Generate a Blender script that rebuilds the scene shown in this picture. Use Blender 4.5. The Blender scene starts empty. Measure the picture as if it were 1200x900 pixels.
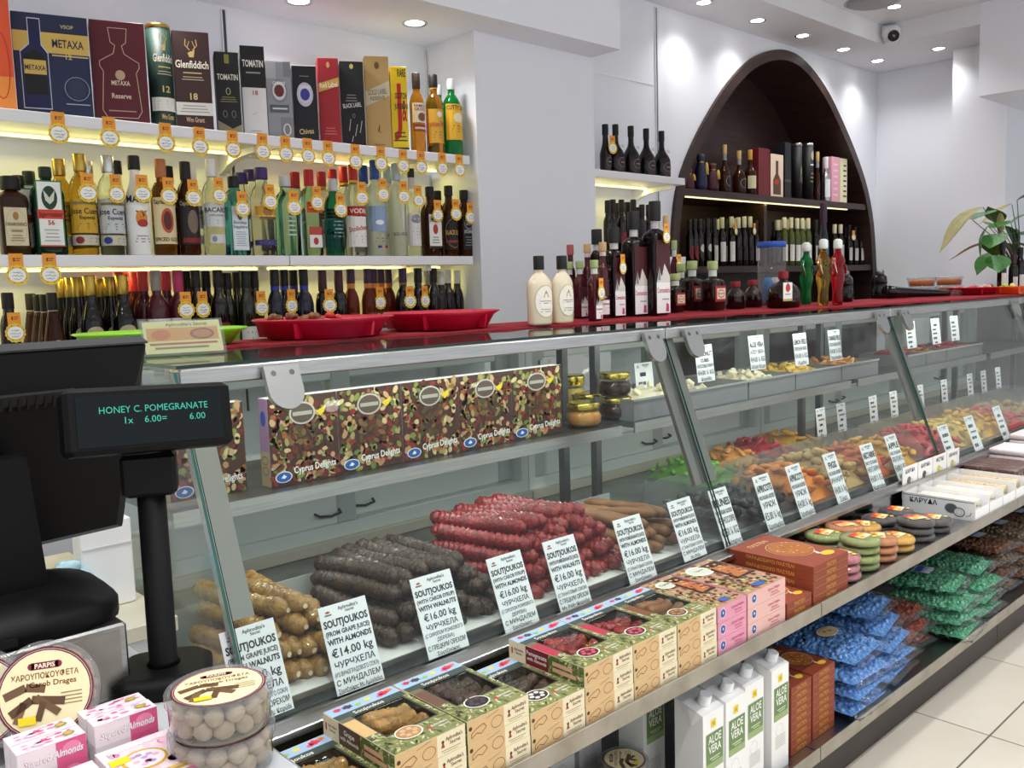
import bpy, math, random
from mathutils import Vector, Matrix
random.seed(7)
D = bpy.data
SC = bpy.context.scene
COL = SC.collection
PI = math.pi
# ------------------------------------------------------------------ camera
FPX, EYE = 1050.0, 1.42
YAW, PITCH, ROLL = math.radians(43.165), math.radians(6.110), math.radians(1.720)
_F = Vector((math.sin(YAW)*math.cos(PITCH), math.cos(YAW)*math.cos(PITCH), -math.sin(PITCH)))
_r = Vector((math.cos(YAW), -math.sin(YAW), 0)); _d = _F.cross(_r)
_R = _r*math.cos(ROLL) + _d*math.sin(ROLL)
_Dn = _d*math.cos(ROLL) - _r*math.sin(ROLL)
cam = D.cameras.new('camera'); cam_ob = D.objects.new('camera', cam); COL.objects.link(cam_ob)
cam.sensor_width = 36.0; cam.lens = 36.0*FPX/1200.0; cam.clip_start = 0.02; cam.clip_end = 60
_m = Matrix((_R, -_Dn, -_F)).transposed().to_4x4(); _m.translation = (0, 0, EYE)
cam_ob.matrix_world = _m
SC.camera = cam_ob
# ------------------------------------------------------------------ world, exposure
w = D.worlds.new('shop_daylight'); SC.world = w; w.use_nodes = True
w.node_tree.nodes['Background'].inputs[0].default_value = (0.92, 0.96, 1.0, 1)
w.node_tree.nodes['Background'].inputs[1].default_value = 0.75
SC.view_settings.view_transform = 'Standard'; SC.view_settings.look = 'None'
SC.view_settings.gamma = 1.0; SC.view_settings.use_curve_mapping = False
SC.view_settings.exposure = 0.5
SC.cycles.transparent_max_bounces = 24
SC.cycles.max_bounces = 10
SC.cycles.sample_clamp_indirect = 4.0
SC.cycles.caustics_reflective = False; SC.cycles.caustics_refractive = False
SPOT_W = 26.0      # each ceiling downlight
CASE_FILL_W = 0.8      # fill tubes added inside the case, per bay
LED_W = 0.85        # under-shelf led strips, per metre
# ------------------------------------------------------------------ measuring helpers (a picture point and one known plane give a place)
def _ray(px, py): return _R*((px-600)/FPX) + _Dn*((py-450)/FPX) + _F
def aty(px, py, Y):
    d = _ray(px, py); q = d*(Y/d.y); q.z += EYE; return q
def atz(px, py, Z):
    d = _ray(px, py); q = d*((Z-EYE)/d.z); q.z = Z; return q
def atx(px, py, X):
    d = _ray(px, py); q = d*(X/d.x); q.z += EYE; return q
# ------------------------------------------------------------------ materials
MATS = {}
def lin(h):
    c = [int(h[i:i+2], 16)/255 for i in (0, 2, 4)]
    return tuple(x/12.92 if x <= .04045 else ((x+.055)/1.055)**2.4 for x in c) + (1,)
def pm(name, hexc, rough=.5, metal=0, trans=0, ior=1.45, noise=None, bump=None, emit=0, coat=0, spec=.5, sub=None):
    m = D.materials.new(name); m.use_nodes = True; nt = m.node_tree; b = nt.nodes['Principled BSDF']
    b.inputs['Base Color'].default_value = lin(hexc); b.inputs['Roughness'].default_value = rough
    b.inputs['Metallic'].default_value = metal; b.inputs['Transmission Weight'].default_value = trans
    b.inputs['IOR'].default_value = ior; b.inputs['Coat Weight'].default_value = coat
    b.inputs['Specular IOR Level'].default_value = spec
    if emit:
        b.inputs['Emission Color'].default_value = lin(hexc); b.inputs['Emission Strength'].default_value = emit
    if noise or bump:
        tc = nt.nodes.new('ShaderNodeTexCoord')
    if noise:            # (scale, second colour, low, high[, stretch])
        n = nt.nodes.new('ShaderNodeTexNoise'); n.inputs['Scale'].default_value = noise[0]; n.inputs['Detail'].default_value = 4
        src = tc.outputs['Object']
        if len(noise) > 4:
            mp = nt.nodes.new('ShaderNodeMapping'); mp.inputs['Scale'].default_value = noise[4]
            nt.links.new(src, mp.inputs[0]); src = mp.outputs[0]
        nt.links.new(src, n.inputs['Vector'])
        r = nt.nodes.new('ShaderNodeValToRGB'); e = r.color_ramp.elements
        e[0].position = noise[2]; e[1].position = noise[3]; e[0].color = lin(hexc); e[1].color = lin(noise[1])
        nt.links.new(n.outputs[0], r.inputs[0]); nt.links.new(r.outputs[0], b.inputs['Base Color'])
    if bump:             # (scale, strength)
        n2 = nt.nodes.new('ShaderNodeTexNoise'); n2.inputs['Scale'].default_value = bump[0]; n2.inputs['Detail'].default_value = 3
        nt.links.new(tc.outputs['Object'], n2.inputs['Vector'])
        bp = nt.nodes.new('ShaderNodeBump'); bp.inputs['Strength'].default_value = bump[1]; bp.inputs['Distance'].default_value = .004
        nt.links.new(n2.outputs[0], bp.inputs['Height']); nt.links.new(bp.outputs[0], b.inputs['Normal'])
    MATS[name] = m; return m
def thin(name, hexc, ior=1.45, rough=0.0, bump=None, haze=0.0, hazec='ffffff'):
    """clear sheet: transparent with fresnel reflection, optionally a little milky"""
    m = D.materials.new(name); m.use_nodes = True; nt = m.node_tree; nt.nodes.remove(nt.nodes['Principled BSDF'])
    o = nt.nodes['Material Output']
    t = nt.nodes.new('ShaderNodeBsdfTransparent'); t.inputs[0].default_value = lin(hexc)
    g = nt.nodes.new('ShaderNodeBsdfGlossy'); g.inputs['Roughness'].default_value = rough
    f = nt.nodes.new('ShaderNodeLayerWeight'); f.inputs[0].default_value = .5      # facing = 1 - |cos|, the same from both sides
    pw = nt.nodes.new('ShaderNodeMath'); pw.operation = 'POWER'; pw.inputs[1].default_value = 5; nt.links.new(f.outputs['Facing'], pw.inputs[0])
    r0 = ((ior-1)/(ior+1))**2; ma = nt.nodes.new('ShaderNodeMath'); ma.operation = 'MULTIPLY_ADD'; ma.inputs[1].default_value = 1-r0; ma.inputs[2].default_value = r0
    nt.links.new(pw.outputs[0], ma.inputs[0])
    mx = nt.nodes.new('ShaderNodeMixShader'); nt.links.new(ma.outputs[0], mx.inputs[0])
    nt.links.new(g.outputs[0], mx.inputs[2])
    src = t.outputs[0]
    if haze:
        d = nt.nodes.new('ShaderNodeBsdfDiffuse'); d.inputs[0].default_value = lin(hazec)
        m2 = nt.nodes.new('ShaderNodeMixShader'); m2.inputs[0].default_value = haze
        nt.links.new(src, m2.inputs[1]); nt.links.new(d.outputs[0], m2.inputs[2]); src = m2.outputs[0]
    nt.links.new(src, mx.inputs[1]); nt.links.new(mx.outputs[0], o.inputs[0])
    if bump:
        tc = nt.nodes.new('ShaderNodeTexCoord'); n2 = nt.nodes.new('ShaderNodeTexNoise'); n2.inputs['Scale'].default_value = bump[0]
        nt.links.new(tc.outputs['Object'], n2.inputs['Vector'])
        bp = nt.nodes.new('ShaderNodeBump'); bp.inputs['Strength'].default_value = bump[1]; bp.inputs['Distance'].default_value = .006
        nt.links.new(n2.outputs[0], bp.inputs['Height'])
        for nd in (g, f): nt.links.new(bp.outputs[0], nd.inputs['Normal'])
    MATS[name] = m; return m
def M(name):
    """a named material, or a plain paint/print colour given as hex (a 'g' in front: glossy)"""
    if name in MATS: return MATS[name]
    if name[0] == 'g' and len(name) == 7: return pm(name, name[1:], .12, coat=.3)
    return pm(name, name, .55)
pm('white_wall', 'eceff6', .6, bump=(40, .03)); pm('white_ceiling', 'e9eaee', .7, bump=(40, .03)); pm('white_lam', 'eeeef2', .35)
pm('cream_wall', 'f0eecf', .5, bump=(60, .02))
pm('wenge', '3d2a25', .38, noise=(6, '2a1c19', .35, .7, (1, 1, 12)))
pm('steel', 'b9b9b8', .3, 1, noise=(9, 'a6a6a4', .35, .7, (1, 30, 30))); pm('steel_dull', 'b5b0a6', .38, 1, noise=(12, '9d978c', .35, .7))
pm('steel_dark', '7d7f80', .35, 1, noise=(8, '5f6263', .35, .7)); pm('chrome', 'd8d8d8', .12, 1); pm('alu', 'b9bab8', .3, 1); pm('steel_post', '94928d', .35, 1)
pm('deck_steel', 'a3a6a3', .32, 1, noise=(7, '6b706e', .3, .75)); pm('plinth', '3a332f', .45, noise=(5, '2d2724', .4, .7))
pm('tile', 'd3ccbf', .22, noise=(3, 'c9c1b3', .35, .7), bump=(30, .02)); pm('grout', '6b645a', .8)
pm('pvc', 'dfe6e2', .35); pm('pvc_grey', 'b6bfbc', .4); pm('black_plastic', '08080a', .5, spec=.22, bump=(500, .05)); pm('black_gloss', '0b0b0d', .12)
pm('screen', '0a1012', .2, spec=.25); pm('led_text', '2f9c86', .5, emit=.35); pm('lamp', 'fff8ea', .5, emit=9); pm('led', 'fff2b8', .5, emit=1.1); pm('lamp_tube', 'f4fff6', .5, emit=2)  # last one: glow of the fill tubes added inside the case
thin('pane', 'fafdfb', 1.29); thin('acrylic', 'f0f4f3', 1.42, haze=.06); thin('acrylic_white', 'f0f4f3', 1.42, haze=.45, hazec='e6e8e6'); thin('film', 'fafbfc', 1.5, .08, (45, 1.0), haze=.025)
thin('tub_plastic', 'eceef0', 1.46, .05, haze=.1); thin('jar_glass', 'f4f6f2', 1.45)
pm('glass_edge', '2f5a50', .15); pm('glass_edge_dark', '15302c', .15)
pm('clear_glass', 'f3f8f6', .02, trans=1, ior=1.28); pm('green_clear', 'b5dccb', .02, trans=1, ior=1.28); pm('blue_clear', '5fb8d6', .03, trans=1, ior=1.28)
pm('teal_clear', '2f8f80', .03, trans=1, ior=1.28); pm('frost_glass', 'dde6ea', .35, trans=.8, ior=1.25); pm('amber_glass', 'c07a22', .03, trans=.85, ior=1.3)
pm('brown_glass', '43210f', .06, trans=.4, ior=1.3); pm('gold_liquid', 'd9a83a', .03, trans=.9, ior=1.28); pm('red_clear', 'd8202a', .03, trans=.8, ior=1.3)
pm('emerald_glass', '0f8a3c', .05, trans=.6, ior=1.3); pm('emerald_dark', '0b2a1c', .05, trans=.25, ior=1.3)
pm('dark_glass', '0c0a0b', .07); pm('wine_glass', '140b0d', .07); pm('olive_glass', '1d1f0e', .07); pm('navy_glass', '0b1024', .07); pm('brandy_glass', '6a230c', .06, trans=.3, ior=1.3)
pm('rose_glass', '4a1420', .07); pm('syrup', '200a08', .06); pm('green_wine', '5c6a2c', .08, trans=.3)
pm('red_mat', '9c1526', .85, bump=(300, .8), noise=(200, '7c0f1d', .4, .6)); pm('red_plastic', 'c01538', .3); pm('lime_plastic', '8bd02a', .3); pm('orange_plastic', 'f2541f', .35)
pm('cream_liquid', 'e9dcc0', .15, coat=.6); pm('cork', 'c9a878', .7); pm('honey', 'c98a3f', .15); pm('honey_dark', '3a1a0c', .12)
pm('gold_foil', 'b99a4a', .3, 1); pm('gold_lid', 'd6c15a', .25, 1); pm('silver_foil', 'c4c4c6', .25, 1)
pm('grape_roll', 'a98242', .28, noise=(40, '7f5a24', .35, .7), bump=(130, .9), coat=.5); pm('carob_roll', '2a1c13', .42, noise=(40, '4a3524', .35, .7), bump=(130, .9), coat=.15)
pm('pomegranate_roll', '6e0e13', .25, noise=(40, '98221c', .35, .7), bump=(130, .9), coat=.4); pm('tan_roll', '8a5f3a', .5, noise=(30, '75502f', .35, .7)); pm('nut', 'e6d6b8', .5)
pm('apricot', 'd98324', .5, noise=(60, 'c26c17', .35, .7)); pm('fig', 'b79a62', .65, noise=(60, 'a08350', .35, .7)); pm('prune', '17100f', .35)
pm('dried_tomato', 'b84a1f', .45, noise=(60, 'd0672c', .35, .7)); pm('ginger', 'd9a52f', .4, noise=(60, 'c98d1e', .35, .7)); pm('apple_cube', '7fc24a', .35)
pm('cherry', 'b3202c', .35, noise=(60, 'c8434a', .35, .7)); pm('coconut', 'ece4c8', .6); pm('peel_yellow', 'e3c25e', .45); pm('peel_orange', 'e39a4a', .45, noise=(50, 'e0b06a', .4, .7)); pm('dragee', 'b79f83', .55, noise=(40, 'c8b397', .35, .7))
pm('leaf', '3f7a34', .4, noise=(14, '2d5c28', .35, .7)); pm('leaf_brown', 'a8926a', .55, noise=(14, '7d8a4c', .35, .7)); pm('stem', '4a5a34', .5)
pm('candy_blue', '4a8fdc', .2, .15, noise=(120, 'a9d0f6', .42, .72)); pm('candy_green', '35a06e', .2, .15, noise=(120, 'b4e6cc', .45, .75)); pm('candy_brown', '6a3a22', .2, .3, noise=(120, 'b08050', .45, .75)); pm('candy_red', '8a2a22', .2, .3, noise=(120, 'c07040', .45, .75))
pm('candy_dark', '5a3f30', .2, .25, noise=(110, 'c0a878', .45, .72))
pm('marzipan_green', '8f9f55', .5); pm('carton', 'f1f1ef', .3); pm('carton_pack', 'eceded', .3); pm('matte_white', 'f4f4f2', .6)
# ------------------------------------------------------------------ mesh helpers
class MB:
    def __init__(s): s.v = []; s.f = []; s.m = []; s.sm = []; s.names = []
    def mi(s, m):
        if m not in s.names: s.names.append(m)
        return s.names.index(m)
    def add(s, vs, fs, m, smooth=False):
        o = len(s.v); s.v += [tuple(v) for v in vs]; k = s.mi(m) if isinstance(m, str) else None
        for i, f in enumerate(fs):
            s.f.append([o+x for x in f]); s.m.append(k if k is not None else s.mi(m[i])); s.sm.append(smooth)
        return s
    def box(s, x0, x1, y0, y1, z0, z1, m, b=0):
        """m: one material, or [bottom, top, front(-y), right(+x), back, left]; b: chamfer"""
        if b:
            vs = []
            for z, i in ((z0, b), (z0+b, 0), (z1-b, 0), (z1, b)):
                for cx, cy, k in ((x0, y0, 0), (x1, y0, 1), (x1, y1, 2), (x0, y1, 3)):
                    sx = 1 if k in (0, 3) else -1; sy = 1 if k in (0, 1) else -1
                    if k in (0, 2): pts = ((cx+sx*i, cy+sy*(b if not i else b*2)), (cx+sx*(b if not i else b*2), cy+sy*i))
                    else: pts = ((cx+sx*(b if not i else b*2), cy+sy*i), (cx+sx*i, cy+sy*(b if not i else b*2)))
                    vs += [(p[0], p[1], z) for p in pts]
            fs = [list(range(7, -1, -1)), list(range(24, 32))]; mm = None
            ms = [m, m] if isinstance(m, str) else [m[0], m[1]]
            side = {0: 5, 1: 2, 2: 2, 3: 3, 4: 3, 5: 4, 6: 4, 7: 5}
            for r in range(3):
                for j in range(8):
                    fs.append([r*8+j, r*8+(j+1) % 8, r*8+8+(j+1) % 8, r*8+8+j]); ms.append(m if isinstance(m, str) else m[side[j]])
            return s.add(vs, fs, ms)
        vs = [(x, y, z) for z in (z0, z1) for x, y in ((x0, y0), (x1, y0), (x1, y1), (x0, y1))]
        fs = [(3, 2, 1, 0), (4, 5, 6, 7), (0, 1, 5, 4), (1, 2, 6, 5), (2, 3, 7, 6), (3, 0, 4, 7)]
        return s.add(vs, fs, [m]*6 if isinstance(m, str) else m)
    def rows(s, rows, n, m, cap0=True, cap1=True, smooth=True, o=(0, 0, 0)):
        """rings of a superellipse section: (rx, ry, z, exponent)"""
        vs = []
        for rx, ry, z, e in rows:
            for k in range(n):
                t = 2*PI*(k+.5)/n; c, q = math.cos(t), math.sin(t)
                vs.append((o[0]+rx*math.copysign(abs(c)**(2/e), c), o[1]+ry*math.copysign(abs(q)**(2/e), q), o[2]+z))
        fs = [[i*n+k, i*n+(k+1) % n, i*n+n+(k+1) % n, i*n+n+k] for i in range(len(rows)-1) for k in range(n)]
        s.add(vs, fs, m, smooth); b = len(s.v)-len(vs); k0 = s.mi(m)
        if cap0: s.f.append([b+k for k in range(n-1, -1, -1)]); s.m.append(k0); s.sm.append(False)
        if cap1: s.f.append([b+(len(rows)-1)*n+k for k in range(n)]); s.m.append(k0); s.sm.append(False)
        return s
    def lathe(s, prof, n, m, cap0=True, cap1=True, smooth=True, o=(0, 0, 0)):
        return s.rows([(max(r, 1e-5), max(r, 1e-5), z, 2) for r, z in prof], n, m, cap0, cap1, smooth, o)
    def tube(s, pts, r, n, m, caps=True):
        pts = [Vector(p) for p in pts]; vs = []; rr = r if isinstance(r, (list, tuple)) else [r]*len(pts)
        up = Vector((0, 0, 1))
        for i, p in enumerate(pts):
            t = (pts[min(i+1, len(pts)-1)]-pts[max(i-1, 0)]).normalized()
            a = t.cross(up if abs(t.z) < .95 else Vector((0, 1, 0))).normalized(); b = t.cross(a)
            vs += [p+(a*math.cos(2*PI*k/n)+b*math.sin(2*PI*k/n))*rr[i] for k in range(n)]
        fs = [[i*n+k, i*n+n+k, i*n+n+(k+1) % n, i*n+(k+1) % n] for i in range(len(pts)-1) for k in range(n)]
        if caps: fs += [list(range(n)), [(len(pts)-1)*n+k for k in range(n-1, -1, -1)]]
        return s.add(vs, fs, m, True)
    def prism(s, pts, fn, t, m, me=None):
        """outline pts (2D, ccw) on the surface fn(u, v, off), thickness t outward"""
        n = len(pts); vs = [fn(u, v, 0) for u, v in pts]+[fn(u, v, t) for u, v in pts]
        return s.add(vs, [list(range(n-1, -1, -1)), list(range(n, 2*n))]+[[k, (k+1) % n, n+(k+1) % n, n+k] for k in range(n)], [m, m]+[me or m]*n)
    def ball(s, c, rx, ry, rz, m, nu=8, nv=5, jit=0, rnd=None, rot=None):
        vs = []; c = Vector(c)
        for i in range(nv+1):
            a = PI*i/nv-PI/2
            for k in range(nu if 0 < i < nv else 1):
                t = 2*PI*k/nu+(i % 2)*PI/nu; j = 1+(rnd.uniform(-jit, jit) if rnd else 0)
                p = Vector((rx*math.cos(a)*math.cos(t)*j, ry*math.cos(a)*math.sin(t)*j, rz*math.sin(a)*j))
                if rot: p = rot @ p
                vs.append(c+p)
        fs = [[0, 1+(k+1) % nu, 1+k] for k in range(nu)]
        for i in range(nv-2):
            b = 1+i*nu; fs += [[b+k, b+(k+1) % nu, b+nu+(k+1) % nu, b+nu+k] for k in range(nu)]
        b = 1+(nv-2)*nu; fs += [[b+k, b+(k+1) % nu, b+nu] for k in range(nu)]
        return s.add(vs, fs, m, True)
    def mesh(s, name):
        me = D.meshes.new(name); me.from_pydata(s.v, [], s.f)
        for n in s.names: me.materials.append(M(n))
        me.polygons.foreach_set('material_index', s.m); me.polygons.foreach_set('use_smooth', s.sm); me.update()
        return me
_tx = {}
def txt(body, off=.018):
    key = (body, off)
    if key not in _tx:
        cu = D.curves.new('lettering', 'FONT'); cu.body = body; cu.resolution_u = 2; cu.offset = off; cu.size = 1.0
        ob = D.objects.new('lettering', cu); me = ob.to_mesh()
        vs = [(v.co.x, v.co.y) for v in me.vertices]; fs = [tuple(p.vertices) for p in me.polygons]
        ob.to_mesh_clear(); D.objects.remove(ob); D.curves.remove(cu)
        xs = [v[0] for v in vs] or [0, 1]; x0, x1 = min(xs), max(xs)
        _tx[key] = ([((x-(x0+x1)/2)/.7, y/.7) for x, y in vs], fs, (x1-x0)/.7)
    return _tx[key]
class Art:
    """flat print drawn in metres, laid on a surface by emit()"""
    def __init__(s): s.i = []
    def poly(s, pts, m, l=1): s.i.append((pts, [tuple(range(len(pts)))], m, l)); return s
    def rect(s, x0, y0, x1, y1, m, l=1, nx=1):
        pts = [(x0+(x1-x0)*k/nx, y) for k in range(nx+1) for y in (y0, y1)]
        s.i.append((pts, [(2*k, 2*k+2, 2*k+3, 2*k+1) for k in range(nx)], m, l)); return s
    def ell(s, cx, cy, rx, ry, m, l=1, n=18):
        cs = [(math.cos(2*PI*k/n), math.sin(2*PI*k/n)) for k in range(n)]
        pts = [(cx, cy)]+[(cx+rx*.55*c, cy+ry*.55*q) for c, q in cs]+[(cx+rx*c, cy+ry*q) for c, q in cs]
        s.i.append((pts, [(0, 1+k, 1+(k+1) % n) for k in range(n)]+[(1+k, 1+n+k, 1+n+(k+1) % n, 1+(k+1) % n) for k in range(n)], m, l)); return s
    def ring(s, cx, cy, rx, ry, t, m, l=1, n=20):
        p = []
        for k in range(n):
            c, q = math.cos(2*PI*k/n), math.sin(2*PI*k/n); p += [(cx+rx*c, cy+ry*q), (cx+(rx-t)*c, cy+(ry-t)*q)]
        s.i.append((p, [(2*k, (2*k+2) % (2*n), (2*k+3) % (2*n), 2*k+1) for k in range(n)], m, l)); return s
    def line(s, pts, wd, m, l=1):
        for (a, b), (c, d) in zip(pts, pts[1:]):
            L = math.hypot(c-a, d-b) or 1; nx, ny = -(d-b)/L*wd/2, (c-a)/L*wd/2
            s.poly([(a-nx, b-ny), (c-nx, d-ny), (c+nx, d+ny), (a+nx, b+ny)], m, l)
        return s
    def text(s, t, cx, cy, h, m, l=2, w=None, rot=0, align='c', sl=0, off=.018):
        vs, fs, wd = txt(t, off); sx = h
        if w and wd*h > w: sx = w/wd
        dx = {'c': 0, 'l': wd*sx/2, 'r': -wd*sx/2}[align]; c, q = math.cos(rot), math.sin(rot); out = []
        for x, y in vs:
            X, Y = x*sx+dx+sl*y*h, y*h; out.append((cx+X*c-Y*q, cy+X*q+Y*c))
        s.i.append((out, fs, m, l)); return s
    def emit(s, mb, fn, eps=.00025):
        for pts, fs, m, l in s.i: mb.add([fn(u, v, l*eps) for u, v in pts], fs, m)
        return mb
def plane(o, U, V):
    o, U, V = Vector(o), Vector(U).normalized(), Vector(V).normalized(); N = U.cross(V)
    return lambda u, v, off: o+U*u+V*v+N*off
def front(y=0, x=0, z=0): return plane((x, y, z), (1, 0, 0), (0, 0, 1))      # facing -y
def topf(z, x=0, y=0): return plane((x, y, z), (1, 0, 0), (0, 1, 0))
def leftf(x=0, y=0, z=0): return plane((x, y, z), (0, -1, 0), (0, 0, 1))     # facing -x
# ------------------------------------------------------------------ object helpers
_cache = {}
def cached(key, fn):
    if key not in _cache: _cache[key] = fn()
    return _cache[key]
def ob(name, me, parent=None, loc=(0, 0, 0), rz=0, rot=None):
    if isinstance(me, MB): me = me.mesh(name)
    o = D.objects.new(name, me); COL.objects.link(o); o.location = loc
    o.rotation_euler = rot or (0, 0, rz)
    if parent: o.parent = parent
    return o
def tag(o, label, cat, group=None, kind=None):
    o['label'] = label; o['category'] = cat
    if group: o['group'] = group
    if kind: o['kind'] = kind
    return o
def thing(name, label, cat, loc=(0, 0, 0), rz=0, group=None, rot=None):
    o = D.objects.new(name, None); COL.objects.link(o); o.empty_display_size = .02
    o.location = loc; o.rotation_euler = rot or (0, 0, rz)
    return tag(o, label, cat, group)
def struct(name, me, label, cat):
    o = ob(name, me); tag(o, label, cat, kind='structure'); return o
ORD = ['first', 'second', 'third', 'fourth', 'fifth', 'sixth', 'seventh', 'eighth', 'ninth', 'tenth', 'eleventh', 'twelfth', 'thirteenth', 'fourteenth', 'fifteenth', 'sixteenth', 'seventeenth', 'eighteenth', 'nineteenth', 'twentieth', 'twenty-first', 'twenty-second', 'twenty-third', 'twenty-fourth', 'twenty-fifth']
def sbox(x0, x1, y0, y1, z0, z1, m, b=0): return MB().box(x0, x1, y0, y1, z0, z1, m, b)
# ================================================================== the room
YB, YS, YP = 3.05, 2.76, 2.745           # back wall, shelf fronts, pillar face
Z1, Z2, Z3 = 1.9485, 1.5525, 1.195      # shelf tops
XP0, XP1, ZN, ZC, ZD = 2.423, 3.13, 2.433, 3.02, 2.90
fl = struct('floor', sbox(-2, 8, -2.2, 3.5, -.1, -.004, 'grout'), 'grout bed under the pale shop floor tiles', 'floor')
tl = sbox(0, .594, 0, .594, -.004, 0, 'tile', .0012).mesh('tile')
for i in range(-6, 9):
    for j in range(-3, 5):
        ob('tile', tl, fl, (2.861+.6*(i-2), .938+.6*(j-1), 0))
arch_px = [(783, 340), (784, 300), (788, 240), (797, 200), (812, 163), (832, 126), (852, 96), (872, 74), (890, 63), (905, 59), (920, 60), (936, 68), (953, 86), (970, 112), (988, 150), (1003, 187), (1014, 222), (1021, 262), (1024, 310), (1025, 340)]
arch = [(aty(x, y, YB).x, aty(x, y, YB).z) for x, y in arch_px]
def spline(P, k=3):
    out = []
    for i in range(len(P)-1):
        p = [Vector(P[max(0, min(len(P)-1, i+j))]) for j in (-1, 0, 1, 2)]
        for s_ in range(k):
            t = s_/k; out.append(tuple(.5*((2*p[1])+(p[2]-p[0])*t+(2*p[0]-5*p[1]+4*p[2]-p[3])*t*t+(3*p[1]-p[0]-3*p[2]+p[3])*t**3)))
    return out+[P[-1]]
arch = spline([(arch[0][0], .6)]+arch+[(arch[-1][0], .6)])
wb = MB(); xa, xb = arch[0][0], arch[-1][0]
wb.box(-1.7, xa, YB, YB+.1, 0, ZC, 'white_wall'); wb.box(xb, 6.8, YB, YB+.1, 0, ZC, 'white_wall'); wb.box(xa, xb, YB, YB+.1, 0, .6, 'white_wall')
for (x0, z0), (x1, z1) in zip(arch, arch[1:]):
    if x1 > x0+1e-5: wb.add([(x0, YB, z0), (x1, YB, z1), (x1, YB, ZC), (x0, YB, ZC)], [(0, 1, 2, 3)], 'white_wall')
struct('wall_back', wb, 'white back wall with an arched opening', 'wall')
struct('wall_left', sbox(-1.7, -1.6, -2.2, YB, 0, ZC, 'white_wall'), 'white left side wall of the shop', 'wall')
wr = MB(); wr.box(6.62, 6.8, 2.42, YB, 0, ZC, 'white_wall'); wr.box(6.36, 6.8, 2.08, 2.42, 0, ZC, 'white_wall'); wr.box(6.95, 7.05, -2.2, 2.08, 0, ZC, 'white_wall')
struct('wall_right', wr, 'white stepped end wall beyond the arch', 'wall')
struct('wall_pillar', sbox(XP0, XP1, YP, YB, 0, ZN, 'white_wall'), 'broad white pillar beside the spirits shelves', 'wall')
struct('ceiling', sbox(-1.7, 7.05, -2.2, YB, ZC, ZC+.1, 'white_ceiling'), 'white shop ceiling with recessed lights', 'ceiling')
struct('trim_1', sbox(-1.6, XP1-.01, 2.575, YB, ZN, ZC, 'white_wall'), 'white boxed soffit above the spirits shelves', 'soffit')
tr = MB(); tr.box(XP1-.01, 6.62, 2.66, YB, ZD, ZC, 'white_ceiling'); tr.box(5.86, 6.62, 2.08, 2.66, ZD, ZC, 'white_ceiling')
struct('trim_2', tr, 'white lowered ceiling band over the arch', 'soffit')
struct('trim_3', sbox(5.86, 6.95, -1.0, 2.08, 2.48, ZC, 'white_wall'), 'white hanging bulkhead at the right', 'soffit')
struct('trim_4', sbox(6.93, 6.95, .3, 2.0, 2.02, 2.04, 'steel_dark'), 'thin grey rail on the far right wall', 'trim')
# recessed downlights: a chrome ring, a glowing lens and the lamp's own light
def downlight(x, y, z, label, power=1.0):
    t = thing('downlight', label, 'downlight', (x, y, z), 0, 'recessed round downlights')
    ob('ring', cached('dl_ring', lambda: MB().lathe([(.036, -.001), (.047, -.004), (.049, -.001), (.049, .002)], 24, 'chrome', False, False).mesh('ring')), t)
    ob('lens', cached('dl_lens', lambda: MB().lathe([(.038, -.0005), (.03, -.003), (.001, -.004)], 20, 'lamp', True, True).mesh('lens')), t)
    li = D.lights.new('lamp_light', 'SPOT'); li.energy = SPOT_W*power; li.spot_size = math.radians(130); li.spot_blend = .9
    li.color = (1, .985, .965); li.shadow_soft_size = .05
    o = D.objects.new('lamp_light', li); COL.objects.link(o); o.parent = t; o.location = (0, 0, -.012)
for i, (px, py) in enumerate(((825, 3), (888, 24), (940, 42), (988, 58), (1030, 71))):
    q = atz(px, py, ZD); downlight(q.x, 2.875, ZD, '%s downlight from the left in the band above the arch' % ORD[i], .36)
q = atz(1100, 57, ZD); downlight(q.x, q.y, ZD, 'downlight in the lowered band nearest the right wall', .36)
q = atz(1048, 8, ZC); downlight(q.x, q.y, ZC, 'downlight in the upper ceiling above the security camera')
for (px, py), s in (((350, 1), 'above the middle spirits cartons, cut by the picture top'), ((486, 27), 'above the end of the upper spirits shelf')):
    q = atz(px, py, ZN); downlight(q.x, q.y, ZN, 'downlight in the soffit '+s, .35)
for x, s in ((.5, 'navy carton'), (1.15, 'dark brown carton')): downlight(x, 2.80, ZN, 'downlight in the soffit above the '+s, .35)
for j, y in enumerate((-1.2, .1, 1.15)):
    for i, x in enumerate((-.6, .6, 1.8, 3.0, 4.2, 5.4)):
        downlight(x, y, ZC, '%s downlight from the left in the %s row of the main ceiling' % (ORD[i], ('rearmost', 'middle', 'front')[j]), (1.7, 1.6, 1.5)[j])
# ceiling vent and security camera
q = atz(1024, 1, ZC)
t = thing('ceiling_vent', 'flat round grey ceiling vent beside the upper downlight', 'vent', (q.x, q.y, ZC))
ob('disc', MB().lathe([(.15, 0), (.15, -.01), (.12, -.02), (.02, -.024)], 28, 'a9a9ab', False, True), t)
ob('rim', MB().lathe([(.15, 0), (.165, -.002), (.165, .001)], 28, 'c9c9cb', False, False), t)
q = Vector((5.75, 2.55, 2.925))
t = thing('security_camera', 'white dome security camera under the ceiling corner', 'camera', (5.85, 2.62, 2.955), math.radians(-52))
ob('bracket', sbox(-.05, .05, -.02, .02, -.01, .055, 'white_lam', .004), t)
ob('dome', MB().lathe([(.002, -.06), (.03, -.052), (.048, -.03), (.055, 0), (.055, .03), (.04, .045)], 24, 'white_lam', True, True, o=(0, -.045, -.01)), t)
e = ob('eye', MB().lathe([(.034, 0), (.034, .012), (.025, .014)], 20, 'black_gloss', True, True), t, (0, -.092, -.03), rot=(math.radians(112), 0, 0))
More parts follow.
